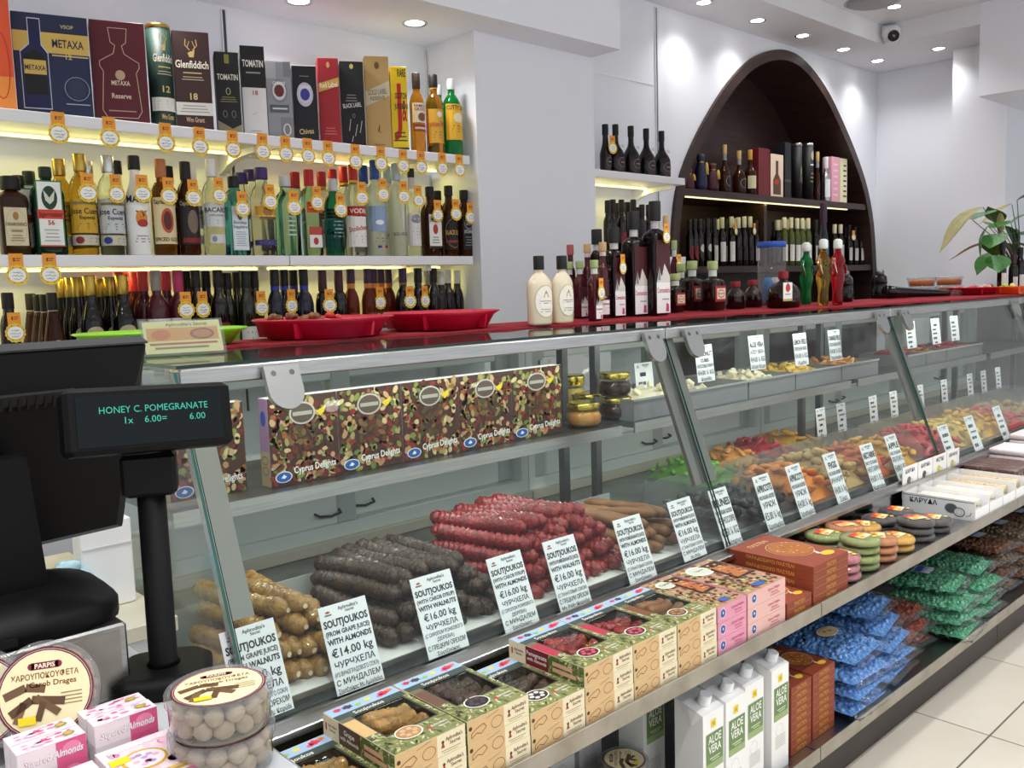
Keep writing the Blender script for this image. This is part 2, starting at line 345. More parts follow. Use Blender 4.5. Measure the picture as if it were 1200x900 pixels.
ob('lens', MB().lathe([(.014, 0), (.012, .006), (.002, .008)], 16, 'steel_dark', True, True), e, (0, 0, .014))
# ------------------------------------------------------------------ arch niche lined in dark wood
def inset(pts, d):
    out = []
    for i, p in enumerate(pts):
        a, b = Vector(pts[max(i-1, 0)]), Vector(pts[min(i+1, len(pts)-1)]); t = (b-a).normalized()
        out.append((p[0]+t.y*d, p[1]-t.x*d))
    return out
inn = inset(arch, .062); YF, YN = 3.03, 3.42
am = MB(); n = len(arch)
vs = [(x, YF, z) for x, z in arch]+[(x, YF, z) for x, z in inn]+[(x, YN, z) for x, z in inn]+[(x, YB+.01, z) for x, z in arch]
fs = []
for i in range(n-1):
    fs += [(n+i, n+i+1, i+1, i), (2*n+i, 2*n+i+1, n+i+1, n+i), (i, i+1, 3*n+i+1, 3*n+i)]
am.add(vs, fs, 'wenge', False)
an = thing('arched_niche', 'tall pointed arch niche lined in dark brown wood', 'niche', (0, 0, 0))
ob('arch_frame', am, an)
ob('back_panel', MB().add([(x, YN, z) for x, z in inn], [tuple(range(n))], 'wenge'), an)
def arch_x(z):
    xs = []
    for (x0, z0), (x1, z1) in zip(inn, inn[1:]):
        if (z0-z)*(z1-z) <= 0 and z0 != z1: xs.append(x0+(x1-x0)*(z-z0)/(z1-z0))
    return min(xs), max(xs)
for z in (Z1, 1.512, 1.1):
    a, b = arch_x(z-.02); ob('shelf', sbox(a+.001, b-.001, YF+.012, YN-.002, z-.04, z, 'wenge'), an)
px = aty(897, 280, YF+.05).x
ob('divider', sbox(px-.016, px+.016, YF+.05, YN-.002, 1.5125, Z1-.041, 'wenge'), an)
a, b = arch_x(Z1-.03)
ls = ob('led_strip', sbox(a+.06, b-.25, YF+.03, YF+.042, Z1-.047, Z1-.041, 'led'), an)
def led_light(x0, x1, y, z, pw, parent, tilt=0):
    li = D.lights.new('strip_light', 'AREA'); li.shape = 'RECTANGLE'; li.size = x1-x0; li.size_y = .012; li.energy = pw*(x1-x0); li.color = (1, .87, .24)
    o = D.objects.new('strip_light', li); COL.objects.link(o); o.location = ((x0+x1)/2, y, z); o.rotation_euler = (tilt, 0, 0); o.parent = parent
led_light(a+.06, b-.25, YF+.05, Z1-.05, LED_W*.35, an, .5)
# ------------------------------------------------------------------ white wall shelving with slotted uprights
for i, (px, s) in enumerate(((262, 'between the dark cartons'), (498, 'in the corner by the pillar'), (768, 'left of the arch'))):
    x = aty(px, 30, YB).x; z0 = 1.0
    t = thing('shelf_upright', 'slim slotted metal shelf upright '+s, 'upright', (x, YB, z0))
    ob('channel', MB().box(-.010, -.006, -.008, -.0005, 0, 1.42 if i < 2 else 1.88, 'white_lam').box(.006, .010, -.008, -.0005, 0, 1.42 if i < 2 else 1.88, 'white_lam').box(-.006, .006, -.003, -.0005, 0, 1.42 if i < 2 else 1.88, '4a4c50'), t)
def bracket(parent, x, z):
    pts = [(YB-.001, z-.035), (YB-.001, z-.10)]+[(YB-.03-.2*(1-math.cos(a))-.0, z-.10+.045*math.sin(a)) for a in (.3, .6, .9, 1.2, 1.5)]+[(YS+.03, z-.055), (YS+.03, z-.035)]
    ob('bracket', MB().prism(pts, lambda u, v, o: Vector((x-.012+o, u, v)), .024, 'white_lam'), parent)
def board(x0, x1, z, label, brs=(), led=True, d=0):
    t = thing('shelf_board', label, 'shelf', (0, 0, 0))
    ob('plank', sbox(x0, x1, YS, YB-.001, z-.034, z, 'white_lam', .002), t)
    for x in brs: bracket(t, x, z)
    if led:
        ob('led_strip', sbox(x0+.02, x1-.02, YB-.10, YB-.085, z-.042, z-.0345, 'led'), t)
        led_light(x0+.02, x1-.02, YB-.09, z-.046, LED_W, t, -.35)
    return t
U1 = aty(275, 185, 2.95).x
board(-.5, 1.566, Z1, 'long white upper shelf carrying the spirits cartons', (.15, U1)); board(1.57, 2.395, Z1, 'short white upper shelf ending at the pillar', (2.19,))
board(-.5, 1.566, Z2, 'long white middle shelf carrying the left spirit bottles', (.15,)); board(1.57, 2.395, Z2, 'short white middle shelf ending at the pillar', (2.19,))
board(-.5, 1.566, Z3, 'long white bottom shelf of wines', (.15,), False); board(1.57, 2.395, Z3, 'short white bottom shelf of wines ending at the pillar', (), False)
xe = aty(803, 213, YS).x
board(XP1+.001, xe, Z1, 'white shelf with four liqueur bottles left of the arch', (xe-.06,)); board(XP1+.001, xe, Z2, 'lower white shelf left of the arch', (xe-.06,), False); board(XP1+.001, xe, Z3, 'lowest white shelf left of the arch', (), False)
pa = aty(745, 95, YB)
struct('trim_5', sbox(XP1, aty(768, 95, YB).x-.015, YB-.004, YB-.0005, pa.z-.004, pa.z+.004, 'f5f5f7'), 'thin white joint strip on the wall left of the arch', 'trim')
# ================================================================== bottles and cartons
def art_ops(ops, W, H, nx=6):
    """ops in fractions of a W x H label: x from -.5 to .5, y from 0 to 1"""
    A = Art(); l = 1
    for o in ops:
        k = o[0]
        if k == 'r': A.rect(o[1]*W, o[2]*H, o[3]*W, o[4]*H, o[5], l, nx)
        elif k == 'e': A.ell(o[1]*W, o[2]*H, o[3]*W, o[4]*H, o[5], l)
        elif k == 'o': A.ring(o[1]*W, o[2]*H, o[3]*W, o[4]*H, o[5]*W, o[6], l)
        elif k == 't': A.text(o[1], o[2]*W, o[3]*H, o[4]*H, o[5], l, (o[6] if len(o) > 6 else .92)*W, o[7] if len(o) > 7 else 0)
        elif k == 'p': A.poly([(x*W, y*H) for x, y in o[1]], o[2], l)
        elif k == 'l': A.line([(x*W, y*H) for x, y in o[1]], o[2]*W, o[3], l)
        elif k == 's':      # a few lines of small print
            x0, y0, x1, y1, n_, c = o[1:]
            for i in range(n_):
                y = y0+(y1-y0)*(i+.5)/n_; t = (y1-y0)/n_*.34; e = ((i*37) % 5)*.03*(x1-x0)
                A.rect((x0+e)*W, (y-t/2)*H, (x1-e)*W, (y+t/2)*H, c, l, 2)
        l += 1
    return A
SPEC = {}
def spec(name, g, e=2, dr=1, hb=.55, hs=.74, nr=.014, cap=('1a1a1c', .16, 1.12), sh='round', labels=(), collar=None, wst=0):
    SPEC[name] = dict(g=g, e=e, dr=dr, hb=hb, hs=hs, nr=nr, cap=cap, sh=sh, labels=labels, collar=collar, wst=wst)
def bottle_meshes(name, H, w):
    S = SPEC[name]; a = w/2; b = a*S['dr']; e = S['e']; zb, zs, nr = H*S['hb'], H*S['hs'], min(S['nr'], a*.6); cm, cf, cr = S['cap']; ch = H*cf
    n = 20 if e > 2.5 else 18
    rows = [(a*.55, b*.55, .004, e), (a*.9, b*.9, 0, e), (a, b, .007, e)]
    if S['wst']: rows += [(a*(1-S['wst']), b*(1-S['wst']), zb*.35, e), (a*(1-S['wst']), b*(1-S['wst']), zb*.6, e)]
    rows.append((a, b, zb, e))
    for k in range(1, 6):
        t = k/6; f = {'round': math.cos(t*PI/2)**.75, 'slope': (1+math.cos(PI*t))/2, 'cone': 1-t}[S['sh']]
        rows.append((nr+(a-nr)*f, nr+(b-nr)*f, zb+(zs-zb)*t, e+(2-e)*t))
    rows += [(nr, nr, zs, 2), (nr*.96, nr*.96, H-ch, 2), (nr*.96, nr*.96, H-ch*.5, 2)]
    out = [('glass', MB().rows(rows, n, S['g']).mesh('glass'))]
    c = nr*cr
    out.append(('cap', MB().lathe([(c*.97, H-ch), (c, H-ch+.002), (c, H-.003), (c*.93, H)], 16, cm, True, True).mesh('cap')))
    if S['collar']: out.append(('neck_band', MB().lathe([(nr*1.04, H-ch-S['collar'][1]*H), (nr*1.04, H-ch-.001)], 16, S['collar'][0], False, False).mesh('neck_band')))
    for z0, z1, wf, bg, ops in S['labels']:
        Hh = (z1-z0)*H
        if e > 3.4:
            W = w*wf; fn = lambda u, v, o: Vector((u, -b-.0006-o, z0*H+v))
        else:
            W = w*PI/2*wf
            def fn(u, v, o):
                t = u/a; return Vector(((a+.0007+o)*math.sin(t), -(b+.0007+o)*math.cos(t), z0*H+v))
        mb = MB(); A = art_ops(ops, W, Hh)
        if bg: A.rect(-W/2, 0, W/2, Hh, bg, 0, 8)
        A.emit(mb, fn); out.append(('label', mb.mesh('label')))
    return out
def bottle(sp, x, y, z, H, w, label, cat='bottle', group=None, rz=0):
    ms = cached(('bottle', sp, round(H, 3), round(w, 3)), lambda: bottle_meshes(sp, H, w))
    t = thing('bottle', label, cat, (x, y, z), rz, group)
    for nme, me in ms: ob(nme, me, t)
    return t
PLACED = []
def cosaz(px, py): d = _ray(px, py); return d.y/math.hypot(d.x, d.y)
def px_bottle(sp, px, ytop, wpx, Y, z, label, group=None, rz=None, ymax=None, ztop=9, rmin=.55):
    """stands a bottle where picture column px shows it, pushed back along its line of sight until it clears its neighbours"""
    ymax = ymax or YB-.012; w0 = (aty(px+wpx/2, ytop, Y).x-aty(px-wpx/2, ytop, Y).x)*cosaz(px, ytop); best = None
    for f in (.96, .88, .8, .72, .64, rmin):
        y = Y
        while y < ymax-w0*f/2:
            q = aty(px, ytop, y)
            if all(math.hypot(q.x-a, y-b) > r+w0*f/2 or abs(z-c) > .05 for a, b, r, c in PLACED): best = (q, y, w0*f); break
            y += .004
        if best: break
    if not best: best = (aty(px, ytop, Y), Y, w0*rmin)
    q, y, wd = best; PLACED.append((q.x, y, wd/2, z)); H = round(min(q.z, ztop)-z, 3); wd = round(wd-.001, 3)
    t = bottle(sp, q.x, y, z+.0005, H, wd, label, 'bottle', group, random.uniform(-.06, .06) if rz is None else rz)
    return t, H, wd
# ---- price tags: an orange strap with a scalloped yellow badge and a handwritten price
def scal(cx, cy, r, n=14): return [(cx+(r+(r*.09 if k % 2 else 0))*math.cos(2*PI*k/(2*n)), cy+(r+(r*.09 if k % 2 else 0))*math.sin(2*PI*k/(2*n))) for k in range(2*n)]
def tag_mesh(v):
    rnd = random.Random(v); mb = MB(); fn = front()
    mb.prism([(-.018, -.042), (.018, -.042), (.018, 0), (-.018, 0)], fn, .0006, 'f3a136')
    mb.prism(scal(0, -.06, .027), lambda u, w_, o: fn(u, w_, o+.0007), .0006, 'f5cf3a')
    A = Art(); A.ell(0, -.06, .0225, .0195, 'fdfdfb', 6); A.ring(0, -.06, .0240, .0210, .001, 'b98a1c', 6)
    A.rect(-.008, -.022, -.003, -.012, '8a4a12', 6); A.rect(-.001, -.015, .012, -.0125, '9a5a18', 6); A.rect(-.001, -.021, .009, -.0185, '9a5a18', 6)
    for k in range(8):
        t = 2*PI*k/8+.4; A.ell(.0245*math.cos(t), -.06+.0225*math.sin(t), .0022, .0022, 'b98a1c', 7, 6)
    for j, y in enumerate((-.053, -.062, -.070)):
        x = -.014+.003*abs(j-1); p = [(x, y)]
        while x < .013-.003*abs(j-1): x += rnd.uniform(.0012, .0026); p.append((x, y+rnd.uniform(-.0025, .0025)))
        A.line(p, .0009, '26262a', 8)
    return A.emit(mb, fn).mesh('price_tag')
def price_tag(p, label, s=1, rz=0, rx=0, group='orange and yellow price tags'):
    o = ob('price_tag', cached(('tag', random.randrange(5)), lambda: tag_mesh(len(_cache))), None, p, rot=(rx, 0, rz))
    o.scale = (s, s, s); return tag(o, label, 'price tag', group)
def neck_tag(t, H, wd, label, f=.83, dx=.004, s=.95):
    S = t.location; price_tag((S.x+dx, S.y-wd/2-.006, S.z+H*f), label, s, random.uniform(-.2, .2), random.uniform(-.05, 0))
# ---- bottle kinds
CR, BK, WH = 'e8ddbf', '17171a', 'f1f0ec'
spec('almond_liqueur', 'brown_glass', 6, .8, .72, .82, .016, ('0e0e10', .17, 1.6), labels=((.12, .6, .8, 'd8cba8', [('o', 0, .5, .47, .46, .01, '8a7a50'), ('t', 'DISARONNO', 0, .52, .09, '4a3a1a'), ('t', 'ORIGINALE', 0, .36, .06, '4a3a1a', .5), ('s', -.3, .1, .3, .3, 3, '8a7a5a'), ('e', 0, .78, .13, .11, 'a87a40')]),))
spec('herb_liqueur', 'emerald_dark', 5, .55, .68, .84, .015, ('14281c', .12, 1.15), labels=((.1, .84, .8, '1d7a45', [('r', -.45, .02, .45, .98, 'f3f3ee'), ('e', 0, .74, .3, .18, '1f3d2a'), ('p', [(-.16, .7), (-.22, .86), (0, .74), (.22, .86), (.16, .7), (0, .64)], 'd9dcc8'), ('r', -.5, .42, .5, .56, 'd8402c'), ('t', 'Jägermeister', 0, .455, .07, '3a0d0a'), ('t', '56', 0, .33, .07, 'c03a2a'), ('s', -.3, .06, .3, .28, 4, 'b9b9b0'), ('r', -.45, .0, .45, .02, 'd8402c')]),))
def tequila(name, g, capm, bg, seal):
    spec(name, g, 2, 1, .6, .8, .016, (capm, .17, 1.1), labels=((.22, .56, .92, bg, [('t', 'Jose Cuervo', 0, .55, .17, '22201a', .95), ('t', 'Especial', 0, .4, .1, '22201a', .5), ('s', -.3, .08, .3, .3, 3, '6a5a30'), ('r', -.4, .82, .4, .9, '8a7a4a')]), (.1, .2, .92, 'c9c3ae', [('e', -.25, .5, .12, .36, seal), ('s', 0, .2, .45, .8, 2, '8a8674')])))
tequila('gold_tequila', 'gold_liquid', 'gold_foil', 'd3a52c', '8a2a22'); tequila('silver_tequila', 'clear_glass', 'silver_foil', 'c9cdd2', '2a3f8a')
spec('white_rum_coconut', 'matte_white', 2, 1, .5, .8, .015, ('16161a', .14, 1.2), 'slope', ((.24, .52, .8, None, [('e', 0, .46, .2, .3, 'e58a2a'), ('e', .02, .3, .18, .14, 'a83a2a'), ('p', [(-.05, .5), (-.2, .75), (.02, .7), (.2, .76), (.06, .52)], '2f5a34')]), (.52, .62, .85, None, [('t', 'MALIBU', 0, .1, .7, '22201e')]), (.1, .22, .7, None, [('s', -.3, .2, .3, .9, 3, '8a8a88')])))
spec('spiced_rum', 'amber_glass', 2, 1, .58, .78, .015, ('b5714a', .19, 1.12), labels=((.12, .6, .8, 'e6d6a8', [('t', 'Captain Morgan', 0, .86, .09, '3a2a1a'), ('e', 0, .5, .22, .27, 'c0542e'), ('e', 0, .5, .14, .2, '5a2420'), ('t', 'SPICED GOLD', 0, .06, .08, '5a2f14')]),))
spec('dark_rum', 'brown_glass', 2, 1, .58, .78, .015, ('141416', .19, 1.12), labels=((.12, .6, .8, '1f1a1c', [('t', 'Captain Morgan', 0, .86, .09, 'c9b88a'), ('e', 0, .5, .2, .26, '7a6a58'), ('r', -.4, .04, .4, .14, '8a2420')]),))
spec('white_rum', 'clear_glass', 2, 1, .6, .78, .014, ('e6e6e6', .18, 1.15), labels=((.3, .54, .84, 'd9dcdc', [('t', 'BACARDÍ', 0, .62, .2, '22262c', .9), ('t', 'CARTA BLANCA', 0, .45, .08, '5a6066', .6), ('s', -.35, .1, .35, .32, 2, '9aa0a6')]), (.13, .22, .5, 'd9dcdc', [('e', -.25, .5, .14, .35, '8a9098')])))
spec('sapphire_gin', 'blue_clear', 5, .8, .66, .84, .016, ('10121a', .14, 1.15), labels=((.07, .62, .72, 'c8dbe2', [('r', -.44, .03, .44, .97, 'e6eef0'), ('e', 0, .8, .16, .12, '55708a'), ('t', 'Bombay', 0, .6, .07, '3a5a8a'), ('t', 'Sapphire', 0, .5, .07, '3a5a8a'), ('s', -.35, .08, .35, .44, 7, '9ab0c0')]),))
spec('purple_cap_gin', 'clear_glass', 2, 1, .62, .8, .02, ('3d2a6e', .13, 1.15), labels=((.44, .56, .7, 'd9a53a', [('e', 0, .5, .2, .45, 'a8742a'), ('r', -.5, .02, .5, .14, 'e8ce86')]), (.12, .18, .8, '3f3a7a', [('s', -.3, .3, .3, .7, 1, 'd9c9a0')])))
spec('london_gin', 'green_clear', 4, .8, .62, .8, .018, ('c9ccd0', .14, 1.1), labels=((.2, .55, .7, None, [('s', -.3, .1, .3, .9, 5, 'b9cfc6')]),), collar=('b3232c', .001))
spec('red_cap_gin', 'green_clear', 4, .8, .62, .8, .016, ('b3202c', .19, 1.1), labels=((.5, .62, .86, 'd8502c', [('s', -.35, .3, .35, .7, 1, 'f6e9c0')]), (.1, .34, .7, 'e8ebe4', [('r', -.5, .6, .5, 1, 'b94a3a'), ('e', 0, .3, .2, .18, 'b03a34')])))
spec('teal_gin', 'teal_clear', 2, 1, .62, .8, .015, ('c4c8cc', .16, 1.1), labels=((.2, .5, .7, None, [('s', -.3, .1, .3, .9, 5, '7fc0b4')]),))
spec('red_vodka', 'clear_glass', 2, 1, .62, .8, .015, ('b3202c', .17, 1.12), labels=((.44, .54, .84, 'b8242c', [('t', 'VODKA', 0, .25, .5, 'f4eee0')]), (.1, .43, .84, 'eceae6', [('t', 'Stolichnaya', 0, .55, .16, 'b0423a', .9, .15), ('s', -.3, .1, .3, .4, 3, 'a8a8a8')])), collar=('d8b23a', .05))
spec('goose_vodka', 'frost_glass', 2, 1, .6, .76, .016, ('2a55a8', .2, 1.1), labels=((.26, .52, .85, '8fa8c8', [('p', [(-.5, .35), (-.2, .7), (.1, .45), (.5, .75), (.5, 0), (-.5, 0)], 'c9d6e4'), ('e', -.1, .35, .16, .1, 'f0f4f8')]), (.12, .22, .6, None, [('s', -.4, .2, .4, .8, 2, '8a93a0'), ('r', -.3, -.35, -.1, -.1, '2a3f8a'), ('r', .1, -.35, .3, -.1, 'b3202c')])))
spec('tall_vodka', 'frost_glass', 2, 1, .66, .78, .017, ('b9d0dc', .18, 1.05), labels=((.3, .62, .7, None, [('l', [(0, .0), (0, .6)], .05, 'f2f6f8'), ('l', [(-.3, .5), (0, .3), (.3, .55)], .04, 'f2f6f8'), ('l', [(-.35, .8), (0, .55), (.35, .85)], .04, 'f2f6f8'), ('l', [(-.15, 1), (0, .7), (.15, 1)], .04, 'f2f6f8')]), (.2, .28, .8, None, [('t', 'BELVEDERE', 0, .3, .4, '6a7078')])))
spec('slim_vodka', 'clear_glass', 2, 1, .6, .72, .012, ('16161a', .1, 1.12), labels=((.12, .48, .86, 'e3e3e0', [('e', 0, .85, .3, .14, '8a8d94'), ('s', -.3, .2, .3, .6, 4, 'b9b08a')]),), collar=('c9c9cc', .13))
spec('bourbon', 'brown_glass', 5, .8, .62, .78, .015, ('131315', .14, 1.15), labels=((.12, .6, .9, 'efeee8', [('t', 'JIM BEAM', 0, .78, .13, '1f1f22', .95), ('e', 0, .56, .2, .15, 'b3382c'), ('s', -.3, .12, .3, .36, 3, '8a8a88'), ('r', -.5, 0, .5, .06, '2a2a2c')]),))
spec('black_whiskey', 'brown_glass', 2, 1, .6, .78, .015, ('131315', .14, 1.15), labels=((.1, .56, .9, '141416', [('o', 0, .5, .44, .45, .02, 'c08a3a'), ('t', 'BLACK BUSH', 0, .45, .14, 'd9b060', .8), ('r', -.4, .2, .4, .28, '8a3a22')]),))
spec('square_whiskey', 'brown_glass', 6, .9, .66, .8, .015, ('131315', .14, 1.15), labels=((.1, .6, .92, '18181a', [('e', 0, .78, .4, .17, '8d8d90'), ('e', 0, .78, .34, .13, '1c1c1e'), ('t', "JACK DANIEL'S", 0, .5, .1, 'dcdcdc', .86), ('t', 'OLD No.7', 0, .74, .08, 'dcdcdc', .5), ('s', -.35, .1, .35, .42, 4, '8d8d90')]),))
spec('grouse_whisky', 'amber_glass', 2, 1, .6, .76, .014, ('2a1512', .19, 1.12), labels=((.38, .62, .82, 'e9ddd0', [('t', 'FAMOUS', 0, .78, .15, '8a2a2a', .9), ('t', 'GROUSE', 0, .6, .15, '8a2a2a', .9), ('e', 0, .28, .22, .22, '7a4a34'), ('p', [(.15, .4), (.2, .55), (.28, .4)], '7a4a34')]), (.27, .36, .82, '8a3a34', [('r', -.4, .3, .4, .6, 'e0c0a0')])))
spec('horse_whisky', 'amber_glass', 2, 1, .6, .76, .015, ('16161a', .16, 1.15), labels=((.14, .56, .86, 'd9a53a', [('t', 'White Horse', 0, .5, .14, 'b3382a', .95, .12), ('e', 0, .85, .12, .09, 'f2ead0'), ('s', -.3, .12, .3, .36, 3, '8a6a24')]),), collar=('caa24a', .02))
spec('green_scotch', 'emerald_glass', 2, 1, .58, .8, .014, ('dcdcdc', .14, 1.12), labels=((.2, .66, .84, 'e9b52c', [('t', 'CUTTY SARK', 0, .84, .12, '2a2a20', .9), ('e', 0, .62, .2, .14, 'f2e6c0'), ('p', [(-.16, .55), (0, .76), (.16, .55)], '5a5a50'), ('s', -.3, .2, .3, .42, 3, '7a5a1a'), ('p', [(-.5, 0), (0, -.08), (.5, 0)], 'e9b52c')]),))
# wines of the bottom row
def wine(name, g, capm, labels=(), cf=.18, hb=.58, collar=None): spec(name, g, 2, 1, hb, .76, .0145, (capm, cf, 1.08), 'round', labels, collar)
wine('wine_black', 'wine_glass', '121214', ((.12, .4, .8, 'cfcac2', [('s', -.3, .2, .3, .9, 4, '7a7a78')]),)); wine('wine_maroon_label', 'wine_glass', '121214', ((.14, .45, .8, '6a1f2c', [('s', -.3, .2, .3, .8, 3, 'b98a8a')]),))
wine('wine_white_cap', 'wine_glass', 'd9d9d2', ((.12, .42, .8, 'e6e6e2', [('s', -.3, .2, .3, .8, 3, '8a8a88')]),)); wine('olive_black', 'olive_glass', '15171a', ((.12, .4, .8, 'cfcfc4', [('s', -.3, .2, .3, .9, 3, '7a7a70')]),))
wine('navy_blue', 'navy_glass', '121318', ((.1, .36, .8, 'cfd2d8', [('s', -.3, .2, .3, .9, 3, '7a7a88')]),), collar=('2436a0', .05)); wine('plum_cap', 'wine_glass', '3a1622', ((.12, .42, .8, 'c9c6c2', [('s', -.35, .3, .35, .9, 3, '6a6a68')]),), .26)
wine('brandy', 'brandy_glass', '3a2340', ((.3, .48, .45, '6a3a2c', [('e', 0, .5, .4, .42, 'c8a878')]), (.06, .28, .8, 'b9b3ae', [('s', -.35, .2, .35, .9, 3, '6a6a6a')])), .17, collar=('c07a3a', .06))
wine('dark_brandy', 'wine_glass', '3a2344', ((.3, .48, .45, '2a1a1c', [('e', 0, .5, .4, .42, 'a8a09a')]), (.06, .28, .8, 'b9b3ae', [('s', -.35, .2, .35, .9, 3, '6a6a6a')])), .17, collar=('7a5a3a', .03))
wine('rose_pink', 'rose_glass', 'e04a52', ((.1, .52, .88, 'ece8ea', [('t', 'K', -.1, .55, .25, 'b03a68')]),), .2); wine('rose_magenta', 'rose_glass', 'b0305e', ((.1, .52, .88, 'ece8ea', [('t', 'K', -.22, .55, .25, 'b03a68'), ('s', -.3, .25, .3, .5, 2, 'd0a0b0')]),), .22)
wine('rose_grey', 'rose_glass', '8d8580', ((.1, .52, .88, 'ece8ea', [('t', 'K', -.1, .55, .25, 'b03a68'), ('s', -.3, .25, .3, .5, 2, 'd0a0b0')]),), .2)
wine('gold_top', 'dark_glass', 'gold_foil', ((.36, .5, .6, None, [('e', 0, .5, .4, .46, 'b9ad8a')]),), .2, .5); SPEC['gold_top'].update(nr=.017, sh='slope')
spec('coffee_liqueur', 'brown_glass', 2, 1, .42, .8, .013, ('121214', .2, 1.12), 'cone', ((.3, .46, .5, None, [('e', 0, .5, .4, .46, 'd8cdb4'), ('e', 0, .5, .28, .32, '8a6a4a')]),), collar=('c9c9cc', .05))
# ---- middle shelf, front row then those peeking out behind
g_mid = 'spirit bottles on the middle shelf'
MID = [('almond_liqueur', 11, 207, 36, 0, 'square dark almond liqueur bottle with cream label at the left edge'), ('herb_liqueur', 52, 196, 42, 0, 'flat dark green herbal liqueur bottle with stag label and red band'),
 ('gold_tequila', 92, 181, 34, 1, 'gold tequila bottle with golden cap and yellow label'), ('silver_tequila', 125, 183, 33, 1, 'clear tequila bottle with silver cap and silver label'),
 ('white_rum_coconut', 156, 183, 31, 1, 'opaque white coconut rum bottle with a palm label'), ('spiced_rum', 187, 187, 30, 1, 'amber spiced rum bottle with cream label and copper cap'),
 ('dark_rum', 216, 190, 28, 1, 'near black rum bottle with dark label and black cap'), ('white_rum', 246, 187, 28, 1, 'clear white rum bottle with white cap and pale label'),
 ('sapphire_gin', 273, 207, 30, 1, 'square pale blue gin bottle with long white label'), ('purple_cap_gin', 305, 197, 31, 1, 'clear gin bottle with purple cap, yellow and purple labels'),
 ('london_gin', 333, 206, 31, 1, 'square pale green gin bottle with silver cap'), ('red_cap_gin', 361, 199, 26, 1, 'square green gin bottle with red cap and red label'),
 ('teal_gin', 389, 210, 24, 1, 'dark teal gin bottle with a silver cap'), ('red_vodka', 413, 193, 27, 1, 'clear vodka bottle with red cap and white label'),
 ('goose_vodka', 438, 188, 26, 1, 'frosted vodka bottle with blue cap and sky label'), ('tall_vodka', 463, 192, 23, 1, 'tall frosted vodka bottle with a bare tree design'),
 ('slim_vodka', 481, 198, 19, 1, 'slim clear vodka bottle with black and silver top'), ('bourbon', 503, 219, 22, 1, 'square bourbon bottle with white label and black cap'),
 ('black_whiskey', 525, 218, 20, 1, 'dark whiskey bottle with gold edged black label'), ('square_whiskey', 543, 223, 18, 1, 'square black labelled whiskey bottle at the pillar end')]
for sp, px, yt, wp, tg, lab in MID:
    t, H, wd = px_bottle(sp, px, yt, wp, YS+.062, Z2, lab+' on the middle shelf', g_mid)
    if tg: neck_tag(t, H, wd, 'price tag on the neck of the '+' '.join(lab.split()[:8]), .80 if H > .26 else .84)
for sp, px, yt, wp, lab in [('herb_liqueur', 21, 206, 36, 'green bottle neck between the square liqueur and the stag liqueur'), ('herb_liqueur', 33, 201, 36, 'green bottle just behind the stag liqueur'), ('gold_tequila', 68, 187, 30, 'second golden capped tequila behind the gold tequila'), ('silver_tequila', 101, 190, 30, 'second silver capped tequila behind the silver tequila'),
  ('white_rum_coconut', 135, 189, 28, 'second white coconut rum peeking out behind the first'), ('dark_rum', 196, 195, 28, 'second black capped rum behind the spiced rum'), ('white_rum', 223, 192, 26, 'second white capped rum behind the dark rum'), ('purple_cap_gin', 282, 203, 26, 'rearmost purple capped gin behind the pale blue gin'), ('purple_cap_gin', 293, 199, 27, 'purple capped gin just behind the labelled one'),
  ('red_cap_gin', 345, 202, 25, 'second red capped gin behind the green gins'), ('red_vodka', 376, 202, 22, 'yellow and red capped vodka behind the teal gin'), ('red_vodka', 389, 199, 24, 'red capped vodka second from the back row'), ('red_vodka', 402, 196, 25, 'red capped vodka close behind the front one'),
  ('goose_vodka', 425, 194, 22, 'pale vodka bottle between red and blue capped vodkas'), ('tall_vodka', 452, 195, 20, 'second tall frosted vodka behind the tree design'), ('square_whiskey', 512, 224, 16, 'black capped whiskey behind the bourbon')]:
    px_bottle(sp, px, yt, wp, YS+.10, Z2, lab+', middle shelf', g_mid)
# ---- upper shelf: gift cartons, a tube and four bottles
def carton(name, px0, px1, yt, Y, z, d, mats, ops, label, group=None, rz=0, H=None, sideops=None, lid=None, turn=0):
    q0, q1 = aty(px0, yt, Y), aty(px1, yt, Y); W = q1.x-q0.x; H = H or (q0.z+q1.z)/2-z
    if turn: c_ = cosaz((px0+px1)/2, yt); rz = -math.acos(c_)*turn; W = W*c_/math.cos(math.acos(c_)*(1-turn))-.002
    t = thing(name, label, 'carton', ((q0.x+q1.x)/2, Y, z+.0005), rz, group)
    m = mats if isinstance(mats, list) else [mats]*6
    body = MB().box(-W/2, W/2, 0, d, 0, H, m, .0012); ob('box_body', body, t)
    if lid: ob('lid', sbox(-W/2-.001, W/2+.001, -.001, d+.001, H*lid[0], H+.0012, lid[1], .001), t)
    if ops: ob('front_print', art_ops(ops, W, H, 1).emit(MB(), front(-.0004 if not lid else -.0014)), t)
    if sideops: ob('side_print', art_ops(sideops, d, H, 1).emit(MB(), leftf(-W/2-.0004, d/2)), t)
    return t
gC = 'spirit gift cartons on the upper shelf'; YU = YS+.042
